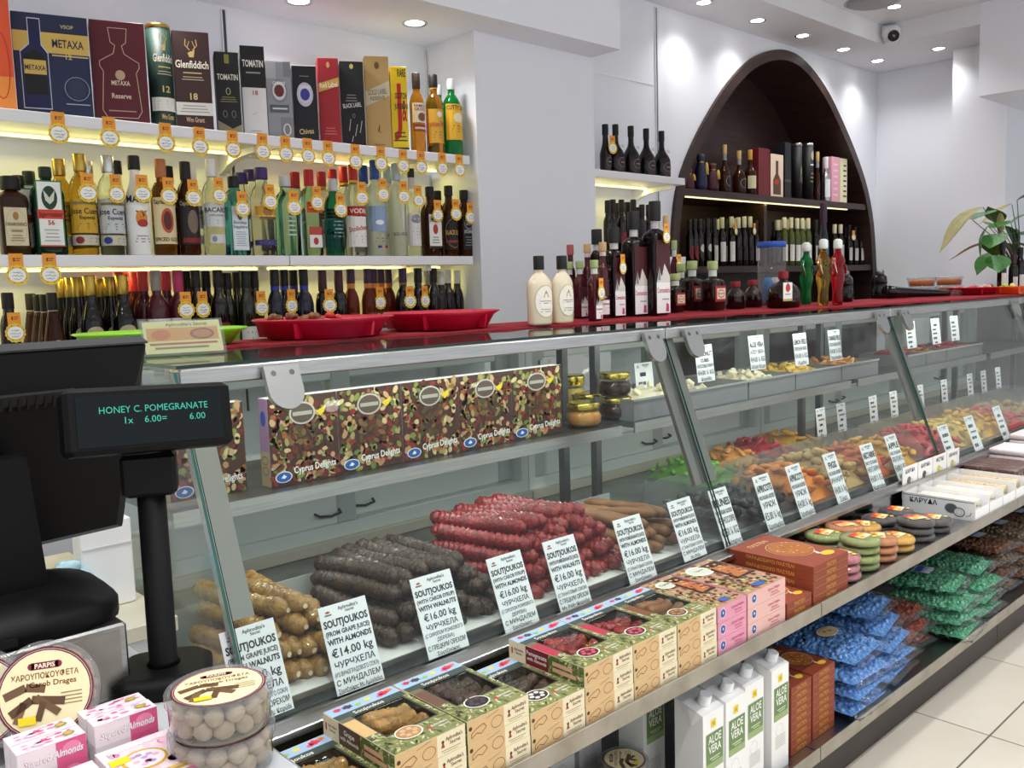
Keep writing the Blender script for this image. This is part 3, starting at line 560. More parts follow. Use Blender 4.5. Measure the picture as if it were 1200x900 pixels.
METB = [('r', -.5, .62, .5, .82, 'd6b45c'), ('t', 'METAXA', .22, .68, .08, '1c2140', .42), ('t', '12', .22, .57, .05, 'd6b45c'), ('s', 0, .58, .48, .62, 1, 'c9b88a'), ('p', [(-.42, .06), (-.05, .06), (-.05, .62), (-.13, .7), (-.13, .95), (-.3, .95), (-.3, .7), (-.42, .62)], 'c9ccd8'), ('p', [(-.41, .07), (-.06, .07), (-.06, .61), (-.14, .69), (-.14, .94), (-.29, .94), (-.29, .69), (-.41, .61)], '151a4a'), ('p', [(-.38, .2), (-.09, .2), (-.09, .58), (-.235, .64), (-.38, .58)], '0e0e14'), ('r', -.38, .4, -.09, .54, 'd6b45c'), ('t', 'METAXA', -.235, .44, .05, '1c2140', .27), ('t', 'VSOP', .22, .87, .035, 'c9b88a'), ('o', .3, .28, .17, .12, .01, '8f98b0'), ('e', .3, .28, .13, .1, '2b3450'), ('s', .14, .11, .46, .14, 1, 'a8b0c0')]
carton('gift_carton', -30, 9, -6, YU, Z1, .10, 'd8502a', [('r', -.5, 0, .5, .3, 'e88a3a'), ('o', .1, .4, .3, .3, .04, 'c23a22')], 'orange gift carton cut by the left picture edge', gC, turn=.85)
carton('gift_carton', 11, 101, 17, YU, Z1, .09, '20264a', METB, 'navy and gold gift carton printed with a bottle and a glass', gC, turn=.85)
carton('gift_carton', 103, 168, 25, YU, Z1, .11, '5c1622', [('l', [(-.28, .05), (-.36, .12), (-.3, .5), (-.36, .55), (-.36, .6), (-.1, .68), (-.06, .76), (-.14, .79)], .012, 'd9b9a0'), ('l', [(.28, .05), (.36, .12), (.3, .5), (.36, .55), (.36, .6), (.1, .68), (.06, .76), (.14, .79)], .012, 'd9b9a0'), ('l', [(-.28, .05), (.28, .05)], .012, 'd9b9a0'), ('l', [(-.14, .79), (-.17, .93), (.17, .93), (.14, .79)], .012, 'd9b9a0'), ('e', 0, .47, .09, .05, 'c9a88a'), ('t', 'METAXA', 0, .37, .045, 'e6d2bc', .34), ('t', 'Reserve', 0, .24, .05, 'e6d2bc', .36, 0), ('s', -.25, .1, .25, .13, 1, 'c09a88')], 'dark red gift carton with a bottle outline', gC, turn=.85)
q0 = aty(184, 30, YU+.045); H = q0.z-Z1; r = (aty(197, 30, YU+.045).x-aty(170, 30, YU+.045).x)/2
t = thing('gift_tube', 'round dark green gift tube with a stag emblem', 'tube', (q0.x, YU+.045, Z1+.0005), 0, gC)
ob('tube_body', MB().lathe([(r, 0), (r, H*.965)], 28, '16342a'), t); ob('lid', MB().lathe([(r+.0008, H*.955), (r+.0008, H*.99), (r-.002, H)], 28, 'gold_foil'), t); ob('base_ring', MB().lathe([(r+.0008, 0), (r+.0008, .008)], 28, 'gold_foil'), t)
STAG = [('p', [(-.06, .74), (.06, .74), (.1, .82), (.02, .8), (-.02, .8), (-.1, .78)], 'c9a86a'), ('l', [(-.04, .81), (-.16, .86), (-.14, .92)], .025, 'c9a86a'), ('l', [(.04, .81), (.16, .86), (.14, .92)], .025, 'c9a86a'), ('l', [(-.1, .84), (-.04, .9)], .02, 'c9a86a'), ('l', [(.1, .84), (.04, .9)], .02, 'c9a86a')]
GLEN = STAG+[('t', 'Glenfiddich', 0, .63, .075, 'f0ead8', .9), ('s', -.25, .56, .25, .6, 1, 'c9a86a'), ('s', -.3, .5, .3, .55, 2, 'b9ad92')]
cy = lambda u, v, o: Vector(((r+.0006+o)*math.sin(u/r), -(r+.0006+o)*math.cos(u/r), v))
ob('front_print', art_ops(GLEN+[('t', '12', 0, .34, .06, 'd9c080'), ('r', -.62, .16, .62, .29, 'd9dad2'), ('s', -.4, .18, .4, .27, 3, '9a9a90'), ('t', 'Wm Grant', 0, .08, .05, 'c9a86a', .5)], 2*r, H, 8).emit(MB(), cy), t)
carton('gift_carton', 200, 244, 37, YU, Z1, .1, '38201f', GLEN+[('t', '18', 0, .31, .065, 'd9c080'), ('r', -.5, .15, .5, .28, 'd9d6d0'), ('s', -.4, .17, .4, .26, 3, '9a968e'), ('t', 'Wm Grant', 0, .08, .05, 'c9a88a', .5)], 'dark brown gift carton with a stag emblem', gC, turn=.85)
carton('gift_carton', 250, 279, 61, YU, Z1, .09, '191a1a', [('t', 'TOMATIN', 0, .66, .07, 'e6e4da', .86), ('r', -.1, .86, .1, .97, '8a8a3a'), ('o', 0, .52, .1, .045, .03, 'b9b27a'), ('s', -.35, .38, .35, .46, 3, '8f8d5a'), ('o', -.18, .24, .09, .045, .02, '8a8a8a'), ('o', .18, .24, .09, .045, .02, '8a8a8a'), ('p', [(-.5, 0), (.5, 0), (.5, .12), (.1, .06), (-.5, .16)], '8f8a6a')], 'slim black gift carton with pale lettering', gC, turn=.85)
carton('gift_carton', 280, 309, 54, YU, Z1, .09, ['e9e7e8', 'b32430', 'e9e7e8', 'e9e7e8', 'e9e7e8', 'e9e7e8'], [('r', -.5, .54, .5, 1, '161617'), ('t', 'TOMATIN', 0, .77, .075, 'f0eeea', .86), ('s', -.3, .68, .3, .73, 1, '9a9a9a'), ('t', '18', .05, .46, .05, 'c0506a'), ('l', [(-.1, .24), (.1, .27)], .01, '6a6a6a'), ('s', -.2, .05, .2, .07, 1, 'c08a9a')], 'half black half white gift carton with a red top', gC, turn=.85)
EMB = lambda c, d: [('e', 0, .62, .34, .16, c), ('e', 0, .62, .27, .12, 'd9d9dc'), ('e', 0, .62, .2, .08, d), ('t', 'CHIVAS', 0, .7, .04, 'f4f4f4', .5)]
carton('gift_carton', 310, 340, 72, YU, Z1, .085, '9a9ca2', [('r', -.5, .78, -.1, 1, 'b4b6bb'), ('r', .2, .8, .5, 1, '84868c'), ('r', 0, 0, .5, .28, '84868c')]+EMB('8a8c92', '6a2a2c')+[('r', -.4, .34, .36, .44, '5d6066'), ('s', -.3, .36, .3, .42, 1, 'e0e0e0'), ('o', .25, .12, .16, .08, .05, 'e0e0e4')], 'silver grey gift carton with a crest', gC, turn=.85)
carton('gift_carton', 341, 370, 77, YU, Z1, .085, '18151c', EMB('c9c6dc', '3f3f9a')+[('s', -.2, .85, .2, .87, 1, 'b9a88a'), ('t', 'Chivas', 0, .1, .07, 'd0b88a', .6, .1)], 'black gift carton with a violet crest', gC, turn=.85)
carton('gift_carton', 371, 396, 68, YU, Z1, .085, 'a01d28', [('p', [(-.5, .6), (.5, .68), (.5, .78), (-.5, .7)], 'c9a24a'), ('t', 'Red Label', 0, .66, .06, 'f6ead0', .85, .1), ('e', 0, .92, .08, .035, 'd0a06a'), ('s', -.3, .1, .3, .2, 3, 'c86a5a')], 'red gift carton with a slanting gold band', gC, turn=.85)
carton('gift_carton', 397, 425, 72, YU, Z1, .085, '141418', [('s', -.3, .52, .2, .62, 3, '8a8a8a'), ('t', 'BLACK LABEL', -.02, .46, .05, 'e0e0e0', .8, .12), ('e', 0, .94, .08, .03, 'c9b060'), ('l', [(-.2, .18), (-.12, .32)], .02, 'e6e6e6'), ('l', [(.05, .12), (.16, .26)], .02, 'e6e6e6'), ('l', [(.26, .16), (.36, .3)], .02, 'e6e6e6'), ('l', [(-.1, .05), (-.04, .12)], .02, 'e6e6e6'), ('o', .02, .36, .06, .025, .015, '9a9a9a')], 'black gift carton with white streaks', gC, turn=.85)
carton('gift_carton', 426, 455, 66, YU, Z1, .1, 'c8a468', [('p', [(-.5, .46), (.5, .58), (.5, .74), (-.5, .62)], 'd8cbb0'), ('t', 'GOLD LABEL', 0, .59, .055, '8a7a5a', .8, .1), ('t', 'RESERVE', 0, .53, .04, '8a7a5a', .6, .1), ('e', 0, .9, .1, .04, '7a5a2a'), ('l', [(-.05, .18), (.03, .26), (.0, .2), (.08, .17)], .02, '3a2a1a'), ('s', -.2, .03, .2, .06, 1, 'a0784a')], 'pale gold gift carton with a cream band', gC, turn=.85)
carton('gift_carton', 456, 476, 78, YU, Z1, .075, 'e9cf1e', [('t', 'RARE', .2, .88, .09, '2a2412', .5), ('t', 'J', -.12, .3, .5, 'c22420', .5), ('t', '&', .3, .36, .25, 'c22420', .3), ('t', 'SCOTCH', .1, .62, .07, '2a2412', .7), ('t', 'JUSTERINI', .1, .5, .06, '2a2412', .8), ('s', -.4, .1, .4, .24, 3, '5a4a12'), ('r', -.5, 0, .5, .04, '2a2412')], 'bright yellow gift carton with red letter', gC, turn=.85)
for sp, px, yt, wp, Y, lab in [('grouse_whisky', 487, 86, 19, YU+.03, 'amber whisky bottle with bird label beside the yellow carton'), ('horse_whisky', 507, 88, 22, YU+.02, 'whisky bottle with golden label and black cap'), ('green_scotch', 528, 93, 25, YU+.01, 'bright green whisky bottle with yellow ship label'), ('green_scotch', 513, 100, 18, YU+.09, 'green whisky bottle half hidden behind the golden label one')]:
    px_bottle(sp, px, yt, wp, Y, Z1, lab+' on the upper shelf', 'whisky bottles on the upper shelf', 0)
under = ['navy carton', 'dark red carton', 'green tube', 'brown stag carton', 'slim black carton', 'half white carton', 'silver carton', 'violet crest carton', 'red carton', 'black streaked carton', 'pale gold carton', 'yellow carton', 'bird label bottle', 'golden label bottle', 'green bottle']
for i, (px, py) in enumerate(((67, 131), (127, 137), (193, 144), (233, 149), (272, 153), (307, 156), (334, 159), (360, 162), (384, 165), (416, 169), (446, 172), (472, 175), (493, 177), (518, 179), (538, 181))):
    price_tag(aty(px, py, YS-.002), 'price tag on the upper shelf edge under the '+under[i], 1, random.uniform(-.04, .04))
for px, s in ((18, 'at the left picture edge'), (57, 'under the stag liqueur')): price_tag(aty(px, 297, YS-.002), 'price tag on the middle shelf edge '+s)
# ---- bottom shelf of wines
gB = 'wine and brandy bottles on the bottom shelf'
LOW = [('wine_black', 8, 343, 26, 0, 1, 'short dark bottle with a price tag at the left edge'), ('coffee_liqueur', 60, 343, 30, 0, 0, 'conical black capped bottle with round badge'), ('coffee_liqueur', 52, 345, 28, .05, 0, 'second conical black capped bottle'), ('coffee_liqueur', 44, 345, 28, .1, 0, 'third conical black capped bottle'), ('coffee_liqueur', 35, 344, 28, .15, 0, 'rearmost conical black capped bottle'),
 ('gold_top', 104, 323, 31, 0, 0, 'gold topped bottle at the front left'), ('gold_top', 142, 322, 31, 0, 0, 'gold topped bottle at the front right'), ('gold_top', 90, 325, 29, .06, 0, 'gold topped bottle second in the left file'), ('gold_top', 82, 326, 28, .11, 0, 'gold topped bottle third in the left file'), ('gold_top', 72, 327, 27, .17, 0, 'gold topped bottle last in the left file'), ('gold_top', 128, 325, 28, .07, 0, 'gold topped bottle second in the right file'), ('gold_top', 117, 327, 27, .14, 0, 'gold topped bottle last in the right file'),
 ('rose_grey', 181, 310, 30, .02, 0, 'grey capped rose bottle with white label'), ('rose_magenta', 207, 310, 27, .02, 1, 'magenta capped rose bottle with price tag'), ('rose_pink', 193, 312, 26, .1, 0, 'pink capped bottle between the two rose labels'), ('rose_pink', 166, 312, 28, .07, 0, 'pink capped bottle left of the grey cap'), ('rose_pink', 157, 313, 26, .12, 0, 'pink capped bottle second in its file'), ('rose_pink', 147, 315, 24, .16, 0, 'pink capped bottle third in its file'), ('rose_pink', 138, 316, 22, .2, 0, 'pink capped bottle last in its file'),
 ('wine_maroon_label', 228, 312, 22, .02, 1, 'dark wine with maroon label and price tag'), ('wine_maroon_label', 254, 312, 24, .01, 0, 'dark wine with maroon label in front'), ('wine_black', 218, 315, 20, .1, 0, 'dark wine behind the tagged maroon label'), ('wine_black', 240, 314, 21, .09, 0, 'dark wine between the maroon labels'),
 ('olive_black', 265, 320, 21, .09, 0, 'olive bottle first of the tagged file'), ('olive_black', 276, 319, 21, .06, 0, 'olive bottle second of the tagged file'), ('olive_black', 287, 318, 22, .04, 0, 'olive bottle third of the tagged file'), ('olive_black', 297, 318, 22, .01, 1, 'olive bottle wearing a price tag'),
 ('navy_blue', 321, 316, 22, .06, 0, 'navy bottle with yellow cap stamp, leftmost of four'), ('navy_blue', 332, 315, 23, .02, 1, 'navy bottle with price tag, second of four'), ('navy_blue', 343, 316, 22, .06, 0, 'navy bottle third of four'), ('navy_blue', 355, 315, 23, .01, 0, 'navy bottle rightmost of four'),
 ('plum_cap', 377, 317, 20, .02, 1, 'plum capped wine with price tag'), ('plum_cap', 396, 317, 21, .02, 0, 'plum capped wine without a tag'),
 ('brandy', 410, 311, 20, .05, 0, 'amber brandy leftmost of its group'), ('brandy', 430, 310, 18, .08, 0, 'amber brandy behind the tagged brandy'), ('brandy', 436, 309, 20, .01, 1, 'amber brandy with price tag'), ('brandy', 445, 311, 18, .08, 0, 'amber brandy second from the right of its group'), ('brandy', 454, 309, 19, .01, 0, 'amber brandy rightmost of its group'), ('dark_brandy', 471, 308, 20, .01, 1, 'dark brandy with purple cap and price tag'),
 ('wine_black', 489, 312, 19, .02, 1, 'black capped wine with price tag right of the brandies'), ('wine_black', 507, 312, 19, .02, 0, 'black capped wine near the pillar'), ('wine_white_cap', 500, 318, 15, .12, 0, 'white capped wine behind the black capped pair'), ('wine_white_cap', 516, 318, 15, .12, 0, 'white capped wine in the rear near the pillar'), ('wine_white_cap', 524, 316, 18, .03, 0, 'white capped wine in front near the pillar'), ('wine_white_cap', 535, 317, 16, .08, 0, 'white capped wine touching the pillar')]
for sp, px, yt, wp, dy, tg, lab in LOW:
    t, H, wd = px_bottle(sp, px, yt, wp, YS+.05, Z3, lab+' on the bottom shelf', gB, ztop=Z2-.045)
    if tg: neck_tag(t, H, wd, 'neck price tag of the '+lab.split(' with')[0].split(' wearing')[0]+' on the bottom shelf', .78)
# ================================================================== shelf left of the arch, and the arch itself
spec('cherry_liqueur', 'wine_glass', 2, 1, .34, .66, .0135, ('121214', .22, 1.12), 'slope', ((.1, .32, .5, None, [('e', 0, .5, .42, .46, '8a6a66'), ('e', 0, .5, .36, .4, '2a1a1e'), ('s', -.2, .4, .2, .6, 1, 'b9a8a0')]), (.5, .58, .4, None, [('e', 0, .5, .3, .46, 'd9d4cc')])))
spec('cognac', 'brown_glass', 2, 1, .38, .62, .012, ('c9a868', .2, 1.15), 'slope', ((.12, .36, .6, None, [('o', 0, .5, .4, .46, .03, '9a9a9c')]),), collar=('8d8d94', .12))
spec('cognac_cream', 'brown_glass', 2, 1, .5, .66, .013, ('c9963a', .22, 1.12), 'slope', ((.14, .42, .9, 'd9cfa8', [('s', -.35, .2, .35, .85, 3, '6a6a4a')]),))
def slim(name, g, capm, labels=(), cf=.22): spec(name, g, 2, 1, .56, .72, .0135, (capm, cf, 1.08), 'round', labels)
slim('far_red_label', 'wine_glass', '18181b', ((.14, .46, .7, None, [('e', 0, .5, .45, .48, '7a1f26')]),)); slim('far_white_dot', 'wine_glass', '18181b', ((.3, .48, .6, None, [('e', 0, .5, .4, .46, 'd9d4cc')]),)); slim('far_white_label', 'wine_glass', 'c9c6a8', ((.1, .5, .8, 'e9e7e2', [('s', -.3, .3, .3, .7, 2, '9a9a9a')]),))
slim('far_plain', 'wine_glass', 'd6d2bc', ((.12, .4, .7, '22191c', [('s', -.3, .3, .3, .7, 2, '8a7a6a')]),)); slim('far_green', 'green_wine', 'e6e4d8', ((.1, .44, .8, 'eceae4', [('s', -.3, .3, .3, .7, 2, 'a8a898')]),)); slim('far_grey_label', 'wine_glass', 'e0ddd0', ((.1, .5, .8, 'c9c7c4', [('l', [(-.3, .4), (.3, .7)], .1, '6a6a6a')]),))
slim('far_black', 'wine_glass', '141416', ((.12, .44, .6, 'd0ccc4', [('s', -.3, .3, .3, .7, 2, '8a8a8a')]),))
gL = 'cherry liqueur bottles left of the arch'
for i, (px, yt) in enumerate(((721, 146), (739, 148), (757, 151), (775, 154))):
    px_bottle('cherry_liqueur', px, yt, 22, YS+.06, Z1, '%s black capped cherry liqueur bottle from the pillar' % ORD[i+1], gL)
t, H, wd = px_bottle('cherry_liqueur', 709, 146, 15, YS+.06, Z1, 'cherry liqueur bottle half hidden by the pillar, with tag', gL)
neck_tag(t, H, wd, 'price tag beside the pillar on the cherry liqueur', .75, .01)
for i, (px, yt) in enumerate(((712, 235), (718, 234), (728, 234), (742, 234), (735, 237), (752, 240), (760, 240), (724, 238), (748, 243))):
    px_bottle('far_red_label', px, yt, 12, YS+.05, Z2, '%s dark bottle behind the tall counter bottles, lower white shelf' % ORD[i], 'dark bottles on the lower white shelf', ztop=Z1-.06)
# ---- upper arch shelf
YA = YF+.06; gA = 'gift items on the upper arch shelf'
def pouch(px, yt, wpx, m, label):
    q = aty(px, yt, YA); W = (aty(px+wpx/2, yt, YA).x-aty(px-wpx/2, yt, YA).x)/2*(.35+.65*cosaz(px, yt)); H = q.z-Z1
    t = thing('gift_pouch', label, 'pouch', (q.x, YA, Z1+.0005), 0, gA)
    ob('bag', MB().rows([(W*.8, W*.6, 0, 3), (W, W*.75, H*.15, 2.6), (W*.95, W*.7, H*.5, 2.4), (W*.6, W*.5, H*.72, 2), (W*.42, W*.4, H*.78, 2), (W*.6, W*.5, H*.88, 2), (W*.7, W*.45, H, 2)], 16, m), t)
    ob('gold_cord', MB().lathe([(W*.46, H*.76), (W*.5, H*.78), (W*.46, H*.8)], 12, 'gold_foil', False, False), t)
    ob('tassel', MB().lathe([(.004, H*.77), (.009, H*.7), (.013, H*.45), (.008, H*.44)], 10, 'd9b85a', o=(W*.5, -W*.62, 0)), t)
pouch(807, 199, 12, '5a1f28', 'small burgundy velvet bottle pouch at the left of the arch'); pouch(821, 181, 14, '1d2444', 'navy velvet bottle pouch with gold tassel'); pouch(835, 192, 13, '4a1a24', 'burgundy velvet bottle pouch beside the navy one')
for sp, px, yt, wp, lab in (('cognac', 849, 170, 15, 'tall cognac bottle with gold stopper'), ('cognac', 866, 177, 17, 'shorter cognac bottle with gold stopper'), ('cognac_cream', 879, 176, 15, 'cognac bottle with cream label and orange foil'), ('cognac', 958, 178, 7, 'dark bottle between the black tin and the white bottle')):
    px_bottle(sp, px, yt, wp, YA, Z1, lab+' on the arch shelf', gA, ymax=YN)
carton('gift_carton', 889, 902, 174, YA-.02, Z1, .08, '6a1620', [], 'narrow deep red gift carton on the arch shelf', gA)
t = carton('gift_carton', 903, 918, 181, YA-.02, Z1, .08, ['c9a78a', 'c9a78a', 'e3cdb4', 'c9a78a', 'c9a78a', '8a2a2a'], [('p', [(-.3, .06), (.3, .06), (.3, .4), (.1, .55), (.1, .85), (-.1, .85), (-.1, .55), (-.3, .4)], '5a3a2a'), ('p', [(-.2, .3), (.1, .3), (.15, .42), (-.15, .42)], 'b3382a')], 'cream gift carton with a printed decanter on the arch shelf', gA)
carton('gift_carton', 920, 927, 167, YA+.0, Z1, .08, '15171c', [('r', -.5, .3, .5, .34, '4a4a50')], 'black gift carton behind the round black tin', gA)
def tin(px, yt, wpx, Y, label, ops):
    q = aty(px, yt, Y); r = (aty(px+wpx/2, yt, Y).x-aty(px-wpx/2, yt, Y).x)/2*cosaz(px, yt); H = q.z-Z1
    t = thing('gift_tin', label, 'tin', (q.x, Y, Z1+.0005), 0, gA)
    ob('tin_body', MB().lathe([(r, 0), (r, H*.95)], 20, '131417'), t); ob('lid', MB().lathe([(r+.001, H*.94), (r+.001, H*.985), (r-.003, H)], 20, 'silver_foil'), t)
    ob('front_print', art_ops(ops, 2*r, H, 6).emit(MB(), lambda u, v, o: Vector(((r+.0008+o)*math.sin(u/r), -(r+.0008+o)*math.cos(u/r), v))), t)
tin(934, 168, 12, YA+.03, 'first round black gift tin on the arch shelf', [('p', [(-.2, .3), (.2, .3), (.1, .55), (0, .6), (-.1, .55)], '8a8468')]); tin(947, 168, 12.5, YA+.03, 'second round black gift tin with crest on the arch shelf', [('e', 0, .78, .25, .08, 'b9b49a'), ('s', -.3, .58, .3, .66, 1, 'd9d4c0'), ('s', -.3, .3, .3, .5, 3, '8a866e')])
spec('white_wine_gift', 'silver_foil', 2, 1, .5, .72, .014, ('e0e0e4', .26, 1.1), 'slope', ((.1, .5, .8, 'e9e9ee', []),))
px_bottle('white_wine_gift', 968, 184, 11, YA, Z1, 'pale silver bottle beside the pink carton', gA, ymax=YN)
carton('gift_carton', 975, 984, 184, YA-.02, Z1, .07, 'e3a4b4', [('s', -.3, .1, .3, .9, 6, 'f0c8d0')], 'pink gift carton on the arch shelf', gA); carton('gift_carton', 985, 993, 186, YA-.02, Z1, .07, 'e9e2bc', [('s', -.1, .1, .4, .9, 7, '4a4a3a')], 'cream dotted gift carton at the right of the arch shelf', gA)
# ---- lower arch shelf, seen over the counter
gW = 'wine bottles on the lower arch shelf'
ARL = [('far_red_label', 808, 258), ('far_red_label', 814, 257), ('far_white_dot', 820, 257), ('far_white_dot', 829, 256), ('far_black', 837, 256), ('far_white_label', 846, 255), ('far_white_label', 857, 254), ('far_plain', 865, 255), ('far_plain', 872, 254), ('far_plain', 879, 254), ('far_black', 886, 259), ('far_plain', 911, 258), ('far_green', 919, 255), ('far_green', 927, 255), ('far_green', 934, 256), ('far_green', 940, 256), ('far_green', 947, 256), ('far_black', 956, 258), ('far_grey_label', 978, 263), ('far_grey_label', 985, 263), ('far_black', 995, 264), ('far_black', 1002, 266), ('far_black', 1009, 266)]
low_lab = {'far_red_label': 'wine with a red oval label', 'far_white_dot': 'wine with a round pale badge', 'far_black': 'black capped wine', 'far_white_label': 'wine with tall white label', 'far_plain': 'wine with pale capsule', 'far_green': 'green wine with white capsule', 'far_grey_label': 'wine with grey striped label'}
cnt = {}
for k, (sp, px, yt) in enumerate(ARL):
    cnt[sp] = cnt.get(sp, 0)+1
    t, H, wd = px_bottle(sp, px, yt, 9.5, YF+.09, 1.512, '%s %s from the left on the lower arch shelf' % (ORD[cnt[sp]-1], low_lab[sp]), gW, ymax=YN, ztop=Z1-.05)
    if px in (857, 879, 908, 995, 1009): neck_tag(t, H, wd, 'small price tag on the %s %s in the arch' % (ORD[cnt[sp]-1], low_lab[sp]), .86, .004, .8)
# bottles in the second file
cnt = {}
for k, (sp, px, yt) in enumerate([('far_black', 813, 258), ('far_black', 818, 258), ('far_black', 824, 258), ('far_black', 833, 258), ('far_plain', 841, 257), ('far_black', 851, 257), ('far_plain', 861, 256), ('far_plain', 884, 258), ('far_black', 907, 260), ('far_plain', 915, 258), ('far_green', 923, 257), ('far_green', 944, 258), ('far_black', 991, 266), ('far_black', 1005, 268)]):
    cnt[sp] = cnt.get(sp, 0)+1
    px_bottle(sp, px, yt, 8.5, YF+.17, 1.512, '%s %s from the left in the rear file of the arch' % (ORD[cnt[sp]-1], low_lab[sp]), gW, ymax=YN, ztop=Z1-.05)
# ================================================================== the long glass display case, one unit per bay
GB, GT = Vector((0, 1.385, .674)), Vector((0, 1.61, 1.272))      # foot and head of the sloping front glass
JX = [.667, 2.12, 3.61, 5.15, 6.25]
ZT = 1.3015                                                       # top of the mat
def wob(name, mb, t):
    o = ob(name, mb, t); o.location = -t.location; return o
def slope(s, off=0):      # point on the glass at fraction s of its height; off > 0 lies in front
    n = Vector((0, -(GT.z-GB.z), GT.y-GB.y)).normalized(); return GB.lerp(GT, s)+n*off
def slab(x0, x1, s0, s1, o0, o1, m):
    a, b, c, d = slope(s0, o0), slope(s0, o1), slope(s1, o1), slope(s1, o0)
    vs = [(x, p.y, p.z) for x in (x0, x1) for p in (a, b, c, d)]
    return MB().add(vs, [(0, 3, 2, 1), (4, 5, 6, 7), (0, 1, 5, 4), (1, 2, 6, 5), (2, 3, 7, 6), (3, 0, 4, 7)], m)
bay_name = ['nearest bay with nut boxes and sausage sweets', 'middle bay with dried fruit', 'third bay with candied fruit', 'farthest bay at the right picture edge']
for i in range(4):
    x0, x1 = JX[i]+.002, JX[i+1]-.002
    t = thing('display_case', 'stainless steel and glass display case, '+bay_name[i], 'display case', ((x0+x1)/2, 1.11, 0), 0, 'bays of the long counter')
    wob('plinth', MB().box(x0, x1, 1.165, 2.2, 0.0005, .148, 'plinth'), t)
    wob('lower_shelf', MB().box(x0, x1, 1.112, 1.72, .149, .172, 'steel'), t); wob('lower_lip', MB().box(x0, x1, 1.106, 1.1115, .146, .186, 'steel_dull', .001), t)
    wob('lower_back_panel', MB().box(x0, x1, 1.72, 1.735, .149, .60, 'steel_dark'), t)
    wob('upper_shelf', MB().box(x0, x1, 1.112, 1.384, .553, .575, 'steel'), t); wob('upper_lip', MB().box(x0, x1, 1.106, 1.1115, .543, .582, 'steel_dull', .001), t)
    wob('mirror_panel', MB().box(x0, x1, 1.384, 1.39, .575, .652, 'chrome'), t)
    wob('base_rail', MB().box(x0, x1, 1.352, 1.41, .653, .668, 'alu', .002).box(x0, x1, 1.372, 1.378, .668, .68, 'alu'), t)
    wob('deck', MB().box(x0, x1, 1.41, 2.25, .60, .69, ['steel_dark', 'deck_steel', 'steel_dark', 'steel_dark', 'steel_dark', 'steel_dark']), t)
    wob('top_rail', MB().box(x0, x1, 1.597, 1.64, 1.258, 1.290, 'steel', .003).box(x0, x1, 1.64, 1.66, 1.27, 1.29, 'steel'), t)
    g = wob('top_glass', MB().box(x0, x1, 1.606, 2.36, 1.2905, 1.297, ['pane', 'pane', 'glass_edge_dark', 'glass_edge', 'glass_edge', 'glass_edge']), t)
    wob('front_glass', slab(x0+.004, x1-.004, .012, .985, -.003, .003, ['glass_edge', 'glass_edge', 'glass_edge', 'pane', 'glass_edge', 'pane']), t)
    for a, b in ((x0+.006, x0+.05), (x1-.05, x1-.006)): wob('post', slab(a, b, .30, .985, -.02, -.008, 'steel_post'), t)
    wob('mid_shelf', MB().box(x0+.03, x1-.03, 1.75, 2.15, .977, .993, 'deck_steel'), t); wob('shelf_lip', MB().box(x0+.03, x1-.03, 1.743, 1.7495, .962, .9935, 'steel'), t)
    for a in (x0+.06, x1-.09): wob('shelf_support', MB().box(a, a+.025, 1.93, 1.955, .69, 1.27, 'steel_dark'), t)
    lp = wob('case_fill_tube', MB().tube([(x0+.08, 1.69, 1.262), (x1-.08, 1.69, 1.262)], .007, 10, 'lamp_tube'), t)  # unseen glowing tube, added to brighten the case interior
    li = D.lights.new('fill_light', 'AREA'); li.shape = 'RECTANGLE'; li.size = x1-x0-.2; li.size_y = .015; li.energy = CASE_FILL_W; li.color = (.97, 1, .97)
    o = D.objects.new('fill_light', li); COL.objects.link(o); o.parent = t; o.location = (0, 1.70-1.11, 1.252); o.rotation_euler = (.35, 0, 0)
    wob('shelf_fill_tube', MB().tube([(x0+.1, 1.765, .969), (x1-.1, 1.765, .969)], .005, 8, 'lamp_tube'), t)  # second added tube, lifts the dark deck below the shelf
    li = D.lights.new('fill_light', 'AREA'); li.shape = 'RECTANGLE'; li.size = x1-x0-.2; li.size_y = .012; li.energy = CASE_FILL_W*.9; li.color = (.97, 1, .97)
    o = D.objects.new('fill_light', li); COL.objects.link(o); o.parent = t; o.location = (0, 1.775-1.11, .961); o.rotation_euler = (0, 0, 0)
    # hinge plates hung over the rail
    for a in ((x0+.20, x1-.075) if i == 0 else (x0+.11, x1-.11)):
        pl = [(-.038, .012), (-.038, -.04)]+[(.038*math.cos(k), -.04+.038*math.sin(k)) for k in [PI+PI*j/12 for j in range(1, 12)]]+[(.038, -.04), (.038, .012)]
        fn = plane((a, 1.595, 1.268), (1, 0, 0), (0, (GT.y-GB.y), (GT.z-GB.z)))
        h = wob('hinge_plate', MB().prism(pl, lambda u, v, o: fn(u, v, o+.001), .012, 'alu'), t)
        for sx in (-.02, .02): h2 = ob('screw', MB().add([fn(sx+.006*math.cos(k*PI/4), -.004+.006*math.sin(k*PI/4), .0136) for k in range(8)], [tuple(range(8))], 'steel_dark'), h)
    # sliding doors at the back
    xm = (x0+x1)/2
    wob('back_sill', MB().box(x0, x1, 2.17, 2.26, .69, .722, 'd3ccb8', .002), t)
    wob('back_frame', MB().box(x0, x1, 2.19, 2.27, .722, .76, 'pvc').box(x0, x1, 2.19, 2.27, 1.235, 1.288, 'pvc').box(x0, x0+.03, 2.19, 2.27, .76, 1.235, 'pvc').box(x1-.03, x1, 2.19, 2.27, .76, 1.235, 'pvc'), t)
